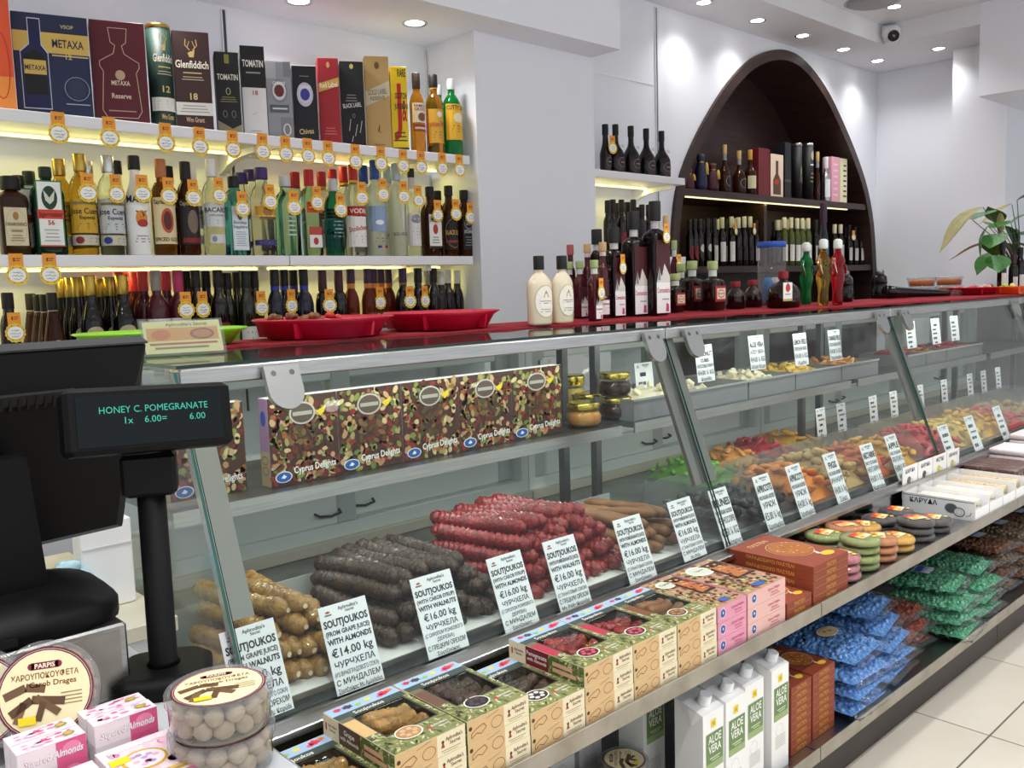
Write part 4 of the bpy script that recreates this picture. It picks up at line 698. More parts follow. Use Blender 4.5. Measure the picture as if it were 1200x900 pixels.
    for k, (a, b, y) in enumerate(((x0+.03, xm+.03, 2.2), (xm-.03, x1-.03, 2.235))):
        d = wob('sliding_door', MB().box(a, a+.065, y, y+.03, .76, 1.235, 'pvc_grey', .004).box(b-.065, b, y, y+.03, .76, 1.235, 'pvc_grey', .004).box(a+.065, b-.065, y, y+.03, .76, .85, 'pvc', .004).box(a+.065, b-.065, y, y+.03, 1.175, 1.235, 'pvc', .004), t)
        ob('door_pane', MB().box(a+.06, b-.06, y+.012, y+.017, .845, 1.18, 'pane'), d)
        hx = a+.10 if k else b-.10
        ob('handle', MB().tube([(hx-.04, y, .80), (hx-.035, y-.018, .795), (hx, y-.022, .79), (hx+.035, y-.018, .795), (hx+.04, y, .80)], .004, 8, 'black_plastic'), d)
    if i == 0:            # the near glass end of the case
        P = [(1.372, .674), (2.25, .69), (2.25, 1.285), (1.60, 1.285)]
        wob('end_glass', MB().prism([(-y, z) for y, z in P][::-1], lambda u, v, o: Vector((JX[0]-.001-o, -u, v)), .006, 'pane', 'glass_edge'), t)
        wob('end_panel', MB().box(JX[0]-.005, JX[0]+.001, 1.12, 2.25, .149, .672, 'steel'), t)
        wob('end_trim', slab(x0-.004, x0+.003, .0, .99, -.016, .001, 'alu'), t)
    if i == 3: wob('end_panel', MB().box(x1-.004, x1+.002, 1.39, 2.25, .15, 1.285, 'steel'), t)
# the red cloth on the counter top
pts = [(.93, 2.02), (1.6, 1.955), (2.2, 1.93), (3.0, 1.87), (3.9, 1.79), (4.5, 1.73), (5.2, 1.70), (6.2, 1.70), (6.2, 2.34), (.95, 2.34)]
mt = MB(); nx = 60; vs = []
def mat_y(x):
    for (a, b), (c, d) in zip(pts, pts[1:8]):
        if a <= x <= c: return b+(d-b)*(x-a)/(c-a)
    return 1.70
for k in range(nx+1):
    x = .93+(6.2-.93)*k/nx; y0 = mat_y(x)+.006*math.sin(k*1.7)
    for j in range(5): vs.append((x, y0+(2.34-y0)*j/4, 1.2985+(.0035+.002*math.sin(k*2.1+j) if j < 4 else 0)))
vs2 = [(x, y, 1.2975) for x, y, z in vs]; o = len(vs)
fs = [(k*5+j, k*5+5+j, k*5+6+j, k*5+1+j) for k in range(nx) for j in range(4)]+[(o+k*5, o+k*5+5, k*5+5, k*5) for k in range(nx)]
tag(ob('counter_cloth', mt.add(vs+vs2, fs, 'red_mat', True)), 'long red woven cloth laid on the glass counter top', 'cloth')
ZT = 1.304
# ================================================================== inside the case
GN = Vector((0, -(GT.z-GB.z), GT.y-GB.y)).normalized(); GU = (GT-GB).normalized()
def on_glass(px, py, off=0):
    d = _ray(px, py); e = Vector((0, 0, EYE)); k = ((GB+GN*off)-e).dot(GN)/d.dot(GN); return e+d*k
def card_mesh(lines, W, H, key):
    A = Art(); y = H*.97
    A.text("Aphrodite's", W*.1, H*.925, H*.04, '5a5a60', 1, W*.6); A.text('Secret', W*.12, H*.885, H*.032, '5a5a60', 1, W*.4)
    A.ell(-W*.33, H*.925, W*.05, H*.014, 'b0584a', 1, 8); A.rect(-W*.4, H*.885, -W*.26, H*.9, '7a4a44', 1)
    tot = sum(l[1] for l in lines); s = .86/tot*H; y = H*.86
    for t, h, c in lines:
        y -= h*s
        if t[0] == '~':          # too small to read in the photo: rows of word-like dashes
            x = -W*.36+(len(t) % 3)*.006
            for wd_ in t[1:]: A.rect(x, y+h*s*.22, min(x+int(wd_)*W*.055, W*.44), y+h*s*.62, c, 1); x += int(wd_)*W*.055+W*.03
            continue
        A.text(t, 0, y+h*s*.2, h*s*.6, c, 1, W*.92, off=.034 if t.isascii() and t.isupper() else .014)
    return A.emit(MB(), front(0, 0, 0), .0003).mesh('card_print')
def price_card(lines, p, W, H, label, rx=0, rz=0, group='white price cards'):
    """p: middle of the card's foot"""
    t = thing('price_card', label, 'price card', p, 0, group, rot=(rx, 0, rz))
    ob('card', cached(('card', W, H), lambda: sbox(-W/2, W/2, 0, .0012, 0, H, 'eef1f6').mesh('card')), t)
    ob('card_print', cached(('cp', tuple(lines), W, H), lambda: card_mesh(lines, W, H, 0)), t, (0, -.0003, 0))
def sj(a, b, price, c, d, e):
    k = '2a2a30'; return tuple([('SOUTJOUKOS', 1.25, k), (a, .8, '5a5a60'), (b, .95, k), (price, 1.45, k), ('ЧУРЧХЕЛА', 1.1, k)]+[(x, .75, '5a5a60') for x in c]+[(d, .95, k), (e, .75, k)])
carob_ru = ('(С СИРОПОМ РОЖКОВОГО', 'ДЕРЕВА)'); grape_ru = ('(ИЗ ВИНОГРАДОВОГО СОКА)',); pom_ru = ('(С ГРАНАТОВЫМ СОКОМ)',)
SJ = [((314, 842), sj('(FROM GRAPE JUICE)', 'WITH WALNUTS', '€14.00 kg', grape_ru, 'С ГРЕЦКИМ ОРЕХОМ', 'Σουτζούκος Με Καρύδι'), 'price card for grape and walnut rolls, nearest the case end'), ((424, 806), sj('(FROM GRAPE JUICE)', 'WITH ALMONDS', '€14.00 kg', grape_ru, 'С МИНДАЛЕМ', 'Σουτζούκος Με Αμύγδαλα'), 'price card for grape and almond rolls'),
 ((527, 765), sj('(WITH CAROB SYRUP)', 'WITH WALNUTS', '€16.00 kg', carob_ru, 'С ГРЕЦКИМ ОРЕХОМ', 'Σουτζούκος'), 'price card for carob and walnut rolls'), ((613, 735), sj('(WITH CAROB SYRUP)', 'WITH ALMONDS', '€16.00 kg', carob_ru, 'С МИНДАЛЕМ', 'Σουτζούκος'), 'price card for carob and almond rolls'),
 ((676, 711), sj('(WITH POMEGRANATE JUICE)', 'WITH WALNUTS', '€16.00 kg', pom_ru, 'С ГРЕЦКИМ ОРЕХОМ', 'Με Ρόδι (Καρύδι)'), 'price card for pomegranate and walnut rolls'), ((755, 680), sj('(WITH POMEGRANATE JUICE)', 'WITH ALMONDS', '€16.00 kg', pom_ru, 'С МИНДАЛЕМ', 'Σουτζούκος'), 'price card for pomegranate and almond rolls'),
 ((816, 654), sj('(WITH POMEGRANATE JUICE)', 'WITH ALMONDS', '€16.00 kg', pom_ru, 'С МИНДАЛЕМ', 'Με Ρόδι'), 'price card for the tan rolls, last of the near bay')]
TILT = -math.atan2(GT.y-GB.y, GT.z-GB.z)
for (px, py), L, lab in SJ:
    p = on_glass(px, py, -.012); price_card(L, p, .105, .165, lab, TILT, random.uniform(-.03, .03))
def fr(en, sub, ru, price, gr):
    k = '2a2a30'; return tuple([(en, 1.2, k), (sub, .7, '5a5a60'), (ru, 1.0, k), (price, 1.3, k), (gr, .9, '4a4a50')])
FR = [((861, 640), fr('PRUNES', 'NO SUGAR ADDED', 'ЧЕРНОСЛИВ', '€2.50 ¼ KG', 'Δαμάσκηνα')), ((911, 620), fr('APRICOTS', 'NO SUGAR ADDED', 'УРЮК', '€5.00 ¼ kg', 'Χρυσόμηλα')), ((948, 605), fr('APRICOTS', 'NO SUGAR ADDED', 'УРЮК', '€4.00 ¼ kg', 'Χρυσόμηλα')), ((990, 588), fr('FIGS', 'NO SUGAR ADDED', 'ИНЖИР', '€4.00 ¼ Kg', 'Σύκα')), ((1032, 574), fr('NECTARINE', 'NO SUGAR', 'НЕКТАРИН', '€4.00 ¼ KG', 'Νεκταρίνι')), ((1060, 561), fr('APPLE', 'NO SUGAR', 'ЯБЛОКО', '€4.00 ¼ KG', 'Μήλο')),
 ((1120, 545), fr('~352', '~43', '~53', '~34', '~6')), ((1150, 532), fr('~63', '~343', '~54', '~43', '~5')), ((1182, 518), fr('~7', '~334', '~45', '~34', '~6'))]
fl_ = ['price card in front of the black prunes', 'price card left of the apricots', 'price card right of the apricots', 'price card in front of the figs', 'price card in front of the red nectarines', 'price card right of the yellow fruit', 'price card behind the coconut box, by the red fruit', 'price card by the yellow fruit of the third bay', 'price card at the right edge of the third bay']
for ((px, py), L), lab in zip(FR, fl_):
    p = on_glass(px, py, -.012); price_card(L, p, .09, .17, lab, TILT, random.uniform(-.03, .03))
# ---- nut assortment boxes on the upper glass shelf
def nut_art(seed, W, H, base='43281f'):
    r = random.Random(seed); A = Art(); A.rect(-W/2, 0, W/2, H, base, 1)
    cols = ['b48c60', 'cdb988', '6a1f1c', '94592c', '7d873f', 'bfa078', '862823', '5a3a22', 'a19860', '6a7a3a', '4a2a1c']
    for k in range(230):
        x, y = r.uniform(-.46, .46)*W, r.uniform(.03, .97)*H
        if abs(x+.02*W) < .22*W and .3*H < y < .72*H: c = r.choice(['5a3a22', '7a5a34', '6a2a20', '4f4a26'])
        else: c = r.choice(cols)
        rx, ry, t0 = W*r.uniform(.025, .045), W*r.uniform(.035, .07), r.uniform(0, PI)
        A.poly([(x+rx*math.cos(a)*math.cos(t0)-ry*math.sin(a)*math.sin(t0), y+rx*math.cos(a)*math.sin(t0)+ry*math.sin(a)*math.cos(t0)) for a in [2*PI*j/7 for j in range(7)]], c, 2+(k % 5))
    A.poly([(W*.18, H*.8), (W*.33, H*.86), (W*.3, H*.78), (W*.24, H*.74)], 'd9c22a', 8)
    A.ell(-W*.02, H*.8, W*.19, H*.13, 'b9b6ae', 8); A.ell(-W*.02, H*.8, W*.165, H*.11, '5a4a40', 9); A.rect(-W*.16, H*.775, W*.12, H*.82, 'a8a498', 10)
    A.ell(-W*.33, H*.1, W*.12, H*.065, 'e6e6ea', 9); A.ell(-W*.33, H*.1, W*.105, H*.055, '2a5aa8', 10); A.poly([(-W*.37, H*.09), (-W*.33, H*.13), (-W*.29, H*.1), (-W*.32, H*.08)], 'e6ecf4', 11)
    A.text('Cyprus Delights', W*.13, H*.13, H*.078, 'f6f4f0', 10, W*.62, .04); A.text('Fruit & nut', W*.12, H*.085, H*.035, 'd84a3a', 10, W*.3)
    return A
def nut_box(x0, x1, Y, z, H, d, i, label, rz=0):
    W = x1-x0-.002; t = thing('nut_box', label, 'box', ((x0+x1)/2, Y, z+.0005), rz, 'nut and fruit delight boxes on the glass shelf')
    ob('box_body', sbox(-W/2, W/2, 0, d, 0, H, ['e9e4e0', 'f4f2f0', '3a2018', '8a5a8a', '8a5a8a', 'b08ab0'], .001), t)
    ob('front_print', cached(('nut', i % 3, round(W, 2)), lambda: nut_art(i % 3, W-.001, H).emit(MB(), front(-.0003)).mesh('front_print')), t)
    ob('side_print', cached('nutside', lambda: Art().ell(0, H*.78, d*.3, H*.09, '2a5aa8', 1).ring(0, H*.3, d*.35, H*.05, .002, '8a6a4a', 1).ring(0, H*.18, d*.35, H*.05, .002, '8a6a4a', 1).rect(-d*.5, 0, d*.5, H*.4, 'c9b58a', 0).emit(MB(), leftf(0, 0)).mesh('side_print')), t, (-W/2-.0003, d/2, 0))
nb = [aty(px, py, 1.80).x for px, py in ((318, 575), (399, 556), (474, 541), (541, 527), (603, 515), (662, 503))]
nb_l = ['second nut box from the case end, its pink spine showing', 'third nut box from the case end', 'fourth nut box from the case end', 'fifth nut box from the case end', 'nut box nearest the honey jars']
nut_box(nb[0]-.215, nb[0]-.04, 1.83, .993, .197, .04, 2, 'nut box nearest the glass end of the case, behind the customer display')
for i in range(5): nut_box(nb[i], nb[i+1], 1.80+.002*i, .993, .199, .042, i, nb_l[i])
# ---- honey jars
def jar(x, y, z, r, H, m, label):
    t = thing('honey_jar', label, 'jar', (x, y, z+.0005), 0, 'gold lidded jars beside the nut boxes')
    ob('contents', MB().lathe([(r*.78, .004), (r*.95, H*.2), (r*.97, H*.45), (r*.8, H*.66)], 20, m), t)
    ob('glass', MB().lathe([(r*.8, 0), (r*.99, H*.18), (r, H*.45), (r*.86, H*.68), (r*.8, H*.76)], 20, 'jar_glass', True, False), t)
    ob('lid', MB().lathe([(r*.86, H*.74), (r*.9, H*.76), (r*.9, H*.94), (r*.84, H)], 24, 'gold_lid', True, True), t)
J1, J2 = aty(684, 490, 1.83), aty(722, 480, 1.86)
jar(J1.x, 1.83, .993, .056, .075, 'honey', 'honey jar in front, beside the last nut box'); jar(J2.x, 1.86, .993, .056, .07, 'honey_dark', 'lower dark jar of the two stacked jars'); jar(J2.x-.005, 1.86, 1.0637, .054, .078, 'honey_dark', 'dark jar stacked on top of another jar')
q = aty(690, 470, 1.97); jar(q.x, 1.97, .993, .054, .075, 'honey', 'honey jar behind the front one'); q = aty(670, 470, 2.06); jar(q.x, 2.06, .993, .05, .13, 'peel_yellow', 'tall pale jar half hidden behind the last nut box')
q = aty(758, 458, 1.98); price_card((('~6', 1.2, '2a2a30'), ('~43', 1, '5a5a60'), ('~34', 1.3, '2a2a30'), ('~5', .9, '5a5a60')), (q.x, 1.98, .9935), .1, .15, 'price card standing behind the honey jars', -.1)
for a, b, c, d, s in ((664, 716, 412, 456, 'large'), (634, 655, 420, 440, 'small')):
    p, r = aty(a, d, 2.19), aty(b, c, 2.19); t = thing('paper_sheet', s+' white paper sheet taped on the back door of the case', 'paper', (p.x, 2.192, p.z)); ob('sheet', sbox(0, r.x-p.x, 0, .001, 0, r.z-p.z, 'f4f4f6'), t); ob('tape', sbox((r.x-p.x)*.4, (r.x-p.x)*.6, -.0006, -.0001, r.z-p.z-.012, r.z-p.z+.004, 'e6e2d0'), t)
# ---- rolls of nut-filled grape must
def roll_mesh(seed, L, r, m, bump, nseg, nut=None):
    rnd = random.Random(seed); mb = MB(); vs = []; n = 10; N = nseg*3; ph = rnd.uniform(0, 6)
    for k in range(N+1):
        s = k/N; e = min(1, min(s, 1-s)*9+.45); R = r*e*(1+rnd.uniform(-.06, .06))
        cx, cz = .010*math.sin(2.2*s+ph), .004*math.sin(5*s+ph)
        for j in range(n):
            a = 2*PI*j/n+.25*math.sin(k); q = 1+bump*math.sin(2*PI*k/3+a)+.04*math.sin(3*a+k); vs.append((cx+R*q*math.cos(a), L*(s-.5), cz+R*q*math.sin(a)*(1+rnd.uniform(-.05, .05))))
    fs = [(k*n+j, k*n+n+j, k*n+n+(j+1) % n, k*n+(j+1) % n) for k in range(N) for j in range(n)]
    fs += [tuple(range(n)), tuple(N*n+j for j in range(n-1, -1, -1))]
    mb.add(vs, fs, m, True)
    if nut: mb.add([(cx0+.005*math.cos(a)+.010*math.sin(ph), -L/2-.0008, .006*math.sin(a)) for a in [2*PI*j/8 for j in range(8)] for cx0 in (0,)], [tuple(range(8))], nut)
    return mb.mesh('sweet_roll')
ROLL = {}
for nme, m, bp, ns, nut in (('grape', 'grape_roll', .13, 13, 'nut'), ('carob', 'carob_roll', .14, 24, None), ('pomegranate', 'pomegranate_roll', .13, 17, None), ('tan', 'tan_roll', .015, 8, None)):
    ROLL[nme] = [roll_mesh(k, .27, .0195 if nme != 'tan' else .016, m, bp, ns, nut) for k in range(4)]
def roll_pile(kind, px0, px1, layers, label, back=0, hd=8):
    xa, xb = atz(px0[0], px0[1], .715).x, atz(px1[0], px1[1], .715).x; r = .019; h = math.radians(hd); xa = max(xa, JX[0]+.07)
    rows_ = [(k, j) for k in range(layers) for j in range(max(1, int((xb-xa)/(2*r/math.cos(h)))-k))]
    for k, j in rows_:
        x = xa+(j+.5+k*.5)*2*r/math.cos(h); zz = .6925+r+k*r*1.72; yn = 1.45+.022*k+random.uniform(0, .02)+back
        cx, cy = x-math.sin(h)*.135, yn+math.cos(h)*.135
        o = ob('sweet_roll', ROLL[kind][random.randrange(4)], None, (cx, cy, zz), rot=(random.uniform(-.01, .05), random.uniform(0, 6), h+random.uniform(-.07, .07)))
        tag(o, label, 'sweet roll', 'pile of %s rolls' % kind)
roll_pile('grape', (250, 870), (500, 775), 4, 'golden grape must roll in the heap nearest the case end')
roll_pile('carob', (505, 775), (655, 715), 4, 'dark carob roll in the brown heap')
roll_pile('pomegranate', (660, 712), (800, 662), 5, 'red pomegranate roll in the bright red heap', 0, 20)
roll_pile('tan', (800, 662), (858, 638), 3, 'smooth tan roll in the heap by the first glass joint')
# clear tray walls behind the rolls
for k, (a, b, s) in enumerate(((JX[0]+.03, 1.32, 'grape rolls'), (1.33, 1.72, 'dark rolls'), (1.73, JX[1]-.04, 'red rolls'))):
    t = thing('roll_tray', 'whitish tray holding the '+s, 'tray', (a, 1.43, .6902)); ob('tray_floor', sbox(0, b-a, 0, .36, 0, .0015, 'd9dbd8'), t); ob('back_wall', sbox(0, b-a, .36, .364, 0, .09, 'acrylic_white'), t)
# ---- heaps of dried and candied fruit
def piece(kind, seed):
    r = random.Random(seed); mb = MB()
    if kind == 'apricot': mb.ball((0, 0, 0), .022, .02, .009, 'apricot', 10, 6, .1, r)
    elif kind == 'fig': mb.ball((0, 0, 0), .02, .02, .012, 'fig', 9, 6, .16, r).ball((.018, 0, .003), .006, .005, .005, 'fig', 6, 4)
    elif kind == 'prune': mb.ball((0, 0, 0), .022, .016, .013, 'prune', 9, 6, .14, r)
    elif kind in ('dried_tomato', 'cherry'): mb.ball((0, 0, 0), .026, .011, .009, kind, 8, 6, .2, r)
    elif kind in ('ginger', 'peel_orange', 'peel_yellow'): mb.ball((0, 0, 0), .024, .013, .008, kind, 8, 5, .22, r)
    elif kind == 'coconut': mb.box(-.015, .015, -.009, .009, -.008, .008, 'coconut', .002)
    else: mb.ball((0, 0, 0), .013, .013, .010, kind, 8, 5, .1, r)
    return mb.mesh('fruit_piece')
def heap(name, kind, x0, x1, y0, y1, z, h, n, label, cat='dried fruit', tilt=0.0):
    ms = [cached(('piece', kind, k), lambda k=k: piece(kind, k)) for k in range(3)]
    W, Dp = x1-x0, y1-y0; nx = max(2, round(math.sqrt(n*W/Dp))); ny = max(2, round(n/nx))
    for i in range(nx):
        for j in range(ny):
            u, v = (i+.5+random.uniform(-.3, .3))/nx, (j+.5+random.uniform(-.3, .3))/ny
            zz = z+.012+h*(1-(2*u-1)**2*.8)*(1-(2*v-1)**2*.6)+tilt*v
            tag(ob(name, ms[random.randrange(3)], None, (x0+u*W, y0+v*Dp, zz+random.uniform(-.004, .008)), rot=(random.uniform(-.7, .7), random.uniform(-.7, .7), random.uniform(0, 6.3))), label, cat, 'heap: '+label)
    # the heap's filling underneath
    vs = []; a, b = 9, 7
    for i in range(a):
        for j in range(b):
            u, v = i/(a-1), j/(b-1); e = 0 if i in (0, a-1) or j in (0, b-1) else 1
            vs.append((x0+u*W, y0+v*Dp, z+(.004+h*(1-(2*u-1)**2*.8)*(1-(2*v-1)**2*.6)+tilt*v)*e+.0006))
    m = {'apple_cube': 'apple_cube'}.get(kind, kind)
    tag(ob('fruit_filling', MB().add(vs, [(i*b+j, i*b+b+j, i*b+b+j+1, i*b+j+1) for i in range(a-1) for j in range(b-1)], m, True)), 'lower layers under the '+label, cat, None, 'stuff')
def gx(px, py, Y=1.52, z=None): return aty(px, py, Y).x
zf = .6905
X1 = [aty(px, py, 1.55).x for px, py in ((800, 640), (893, 620), (948, 600), (1000, 580), (1040, 560), (1078, 545))]
edges = [JX[1]+.07]; w2 = (JX[2]-JX[1]-.14)/6
bins = [JX[1]+.07+w2*k for k in range(7)]
f_front = [('dried_prune', 'prune', 'glossy black prune in the prune bin', .05, 26), ('dried_prune', 'prune', 'black prune in the bin beside the apricots', .03, 20), ('dried_apricot', 'apricot', 'orange dried apricot in the apricot bin', .08, 30), ('dried_fig', 'fig', 'pale dried fig in the fig bin', .09, 34), ('dried_nectarine', 'dried_tomato', 'red brown dried nectarine slice', .08, 34), ('candied_ginger', 'ginger', 'golden yellow candied fruit slice', .085, 34)]
for k, (nm, kd, lab, h, n) in enumerate(f_front): heap(nm, kd, bins[k]+.008, bins[k+1]-.008, 1.435, 1.73, zf, h, n, lab)
f_back = [('candied_kiwi', 'apple_cube', 'green candied cube in the back row', .06, 30), ('candied_peel', 'peel_orange', 'orange peel piece in the back row', .07, 24), ('dried_cherry', 'cherry', 'red candied cherry in the back row', .07, 24), ('candied_peel', 'ginger', 'amber candied peel piece in the back row', .07, 22)]
for k, (nm, kd, lab, h, n) in enumerate(f_back): heap(nm, kd, bins[k+2]+.008, bins[k+3]-.008, 1.80, 2.10, zf, h, n, lab)
f_third = [('dried_cherry', 'cherry', 'red dried berry in the third bay', .08, 40), ('candied_pineapple', 'peel_yellow', 'pale yellow candied chunk in the third bay', .07, 30), ('candied_pineapple', 'ginger', 'golden candied chunk in the third bay', .08, 30), ('dried_cherry', 'cherry', 'dark red candied slice in the third bay', .06, 26), ('dried_fig', 'fig', 'beige dried fruit in the far bin of the third bay', .06, 26)]
w3 = (JX[3]-JX[2]-.14)/5; bins3 = [JX[2]+.07+w3*k for k in range(6)]
for k, (nm, kd, lab, h, n) in enumerate(f_third): heap(nm, kd, bins3[k]+.008, bins3[k+1]-.008, 1.435, 1.73, zf, h, n, lab)
def divider(x, y0, y1, z, label):
    P = [(y0, z), (y1, z), (y1, z+.12)]+[(y0+(y1-y0)*(.5+.5*math.cos(a)), z+.06+.09*math.sin(a)) for a in (.5, .9, 1.3, 1.7, 2.1)]+[(y0, z+.06)]
    tag(ob('divider', MB().prism([(-y, q) for y, q in P][::-1], lambda u, v, o: Vector((x-.001-o, -u, v)), .003, 'acrylic')), label, 'divider', 'clear divider walls on the deck')
for k in range(7): divider(bins[k]+(.004 if k < 6 else -.004), 1.425, 1.74, zf, '%s clear divider of the dried fruit bins' % ORD[k])
for k in range(1, 6): divider(bins3[k], 1.425, 1.74, zf, '%s clear divider of the third bay bins' % ORD[k-1])
for a, b, s in ((bins[0], bins[6], 'middle bay'), (bins3[0], bins3[5], 'third bay')):
    tag(ob('tray_wall', sbox(a, b, 1.755, 1.759, zf, zf+.10, 'acrylic')), 'long clear wall between front and back bins, '+s, 'divider', 'clear divider walls on the deck')
# ---- grey trays on the middle bay shelf, with cards
def tray(x0, x1, y0, y1, z, h, label, m='8b8d90'):
    t = thing('steel_tray', label, 'tray', ((x0+x1)/2, (y0+y1)/2, z+.0005)); w_ = .003
    ob('tray_body', MB().box(-(x1-x0)/2, (x1-x0)/2, -(y1-y0)/2, (y1-y0)/2, 0, .004, m).box(-(x1-x0)/2, (x1-x0)/2, -(y1-y0)/2, -(y1-y0)/2+w_, .004, h, m).box(-(x1-x0)/2, (x1-x0)/2, (y1-y0)/2-w_, (y1-y0)/2, .004, h, m).box(-(x1-x0)/2, -(x1-x0)/2+w_, -(y1-y0)/2+w_, (y1-y0)/2-w_, .004, h, m).box((x1-x0)/2-w_, (x1-x0)/2, -(y1-y0)/2+w_, (y1-y0)/2-w_, .004, h, m), t)
    ob('rim', MB().box(-(x1-x0)/2-.004, (x1-x0)/2+.004, -(y1-y0)/2-.004, -(y1-y0)/2-.0002, h-.006, h+.001, 'a5a7aa'), t)
tx = [aty(px, 460, 1.77).x for px in (802, 817, 876, 931, 985, 1028)]
tk = [('coconut_cube', 'coconut', 'creamy coconut cube in the grey tray'), ('coconut_cube', 'coconut', 'pale aloe cube in the grey tray'), ('lemon_peel', 'peel_yellow', 'yellow lemon peel strip in the grey tray'), ('orange_peel', 'peel_orange', 'orange peel strip in the grey tray')]
tr_l = ['coconut cubes', 'aloe cubes', 'lemon peel', 'orange peel']
for k in range(4):
    a, b = (tx[0] if k == 0 else tx[k+1]), tx[k+2]
    if k == 0: a = JX[1]+.05
    tray(a+.003, b-.006, 1.765, 2.06, .993, .068, 'grey tray heaped with '+tr_l[k])
    heap(tk[k][0], tk[k][1], a+.012, b-.014, 1.775, 2.05, .997, .06, 34, tk[k][2], 'candied fruit')
US = [((828, 447), ('COCONUT', 'CUBES', 'КОКОСОВЫЕ КУБИКИ', '€4.00 ¼ KG', 'Καρύδα'), 'the coconut tray'), ((889, 433), ('ALOE VERA', '', 'АЛОЭ ВЕРА', '€4.00 ¼ KG', 'Αλόη Βέρα'), 'the aloe tray'), ((940, 428), ('LEMON PEELS', '', 'ЛИМОННАЯ КОРКА', '€4.00 ¼ KG', 'Λεμόνι'), 'the lemon peel tray'), ((980, 422), ('ORANGE PEELS', '', 'АПЕЛЬСИНОВАЯ КОРКА', '€4.00 ¼ KG', 'Πορτοκάλι'), 'the orange peel tray'), ((1069, 408), ('~6', '~43', '~53', '~34', '~5'), 'the first tray of the third bay'), ((1098, 403), ('~7', '~33', '~44', '~34', '~6'), 'the second tray of the third bay'), ((1120, 399), ('~33', '~53', '~62', '~43', '~4'), 'the third tray of the third bay')]
for (px, py), L, lab in US:
    p = aty(px, py, 1.757); lines = tuple((t, 1.2 if i in (0, 3) else .9, '2a2a30') for i, t in enumerate(L) if t)
    price_card(lines, (p.x, 1.7555, p.z), .10, .125, 'price card standing at '+lab, -.12)
p3 = [aty(px, 420, 1.77).x for px in (1062, 1084, 1108, 1150)]
for k in range(3):
    tray(p3[k]+.003, p3[k+1]-.006, 1.765, 2.0, .993, .06, '%s steel tray on the third bay shelf' % ORD[k], '7a7c7c')
    heap('dried_cherry' if k != 1 else 'candied_peel', ('cherry', 'peel_orange', 'cherry')[k], p3[k]+.012, p3[k+1]-.014, 1.775, 1.99, .997, .05, 22, '%s piece in the %s tray of the third bay' % (('dark red', 'pale orange', 'dull red')[k], ORD[k]), 'candied fruit')
# small cards of the back rows
for k, (px, py) in enumerate(((964, 515), (988, 507), (1025, 500), (1049, 494), (1080, 480), (1108, 478), (1138, 470), (1154, 462), (1171, 455))):
    p = aty(px, py, 1.775); price_card((('~53', 1, '2a2a30'), ('~343', .8, '5a5a60'), ('~6', 1.1, '2a2a30'), ('~34', 1.1, '2a2a30'), ('~5', .8, '5a5a60')), (p.x, 1.775, zf+.085), .075, .12, '%s small price card from the left in the back row of bins' % ORD[k], -.1)
# ================================================================== goods on the open shelves in front of the case
ZU, ZL = .5755, .1725
def leafy(A, x0, y0, x1, y1, n, seed, l=2, cols=('6f7f44', '9aa45c', '4f5a34', 'c2c48a', '8a7a54', 'd0cfa8')):
    r = random.Random(seed)
    for k in range(n):
        x, y, a, L = r.uniform(x0, x1), r.uniform(y0, y1), r.uniform(0, PI), r.uniform(.004, .009)
        dx, dy = L*math.cos(a), L*math.sin(a)
        A.poly([(max(x0, min(x1, p)), max(y0, min(y1, q))) for p, q in ((x-dx, y-dy), (x+dy*.35, y-dx*.35), (x+dx, y+dy), (x-dy*.35, y+dx*.35))], r.choice(cols), l+k % 3)
BW, BD, BH = .146, .212, .0382
def sb_front():
    A = Art(); w = BW/2-.001
    A.rect(-w, 0, 0.012, BH, 'd9b684', 0); A.rect(.012, 0, w, BH, 'ece0bd', 0)
    A.ring(-.005, BH*.42, .014, .011, .0012, '8a5a28', 1); A.line([(-w+.008, .006), (-w+.02, .012), (-w+.03, .008), (-w+.042, .016), (-w+.036, .024), (-w+.02, .02), (-w+.008, .014), (-w+.008, .006)], .0016, '8a5a28', 1)
    A.line([(-.03, .03), (0, .036)], .001, '9a6a38', 1); A.ell(-w+.006, BH*.62, .004, .004, '4a3a28', 1, 8); A.text('MAP', -w+.026, .013, .004, '9a6a38', 1) if False else None
    A.text("Aphrodite's", .048, BH*.62, .0068, '6a3a2c', 1, .036); A.text('Secret', .05, BH*.4, .0062, '6a3a2c', 1, .026)
    A.poly([(.02, BH*.36), (.028, BH*.36), (.0255, BH*.56), (.0225, BH*.56)], 'a8362c', 1); A.ell(.024, BH*.62, .003, .003, '5a2a22', 1, 8)
    A.rect(.02, BH*.2, .062, BH*.23, '9a8a68', 1); A.rect(.024, BH*.1, .056, BH*.125, '9a8a68', 1)
    return A.emit(MB(), front(-.0003)).mesh('front_print')
SBC = {'grape': ('5c4334', 'd6b27a', ('Grape', 'with Almonds'), 'grape_roll'), 'carob': ('3a2c28', '6a4a3a', ('Carob', 'with Walnuts'), 'carob_roll'), 'carob2': ('3a2c28', '5a3a2e', ('Carob', 'with Almonds'), 'carob_roll'), 'pomegranate': ('7a1830', 'b03048', ('Pomegranate', 'with Almonds'), 'pomegranate_roll'), 'mixed': ('c2452a', '7a4a2a', ('Mixed', 'Delights'), 'tan_roll')}
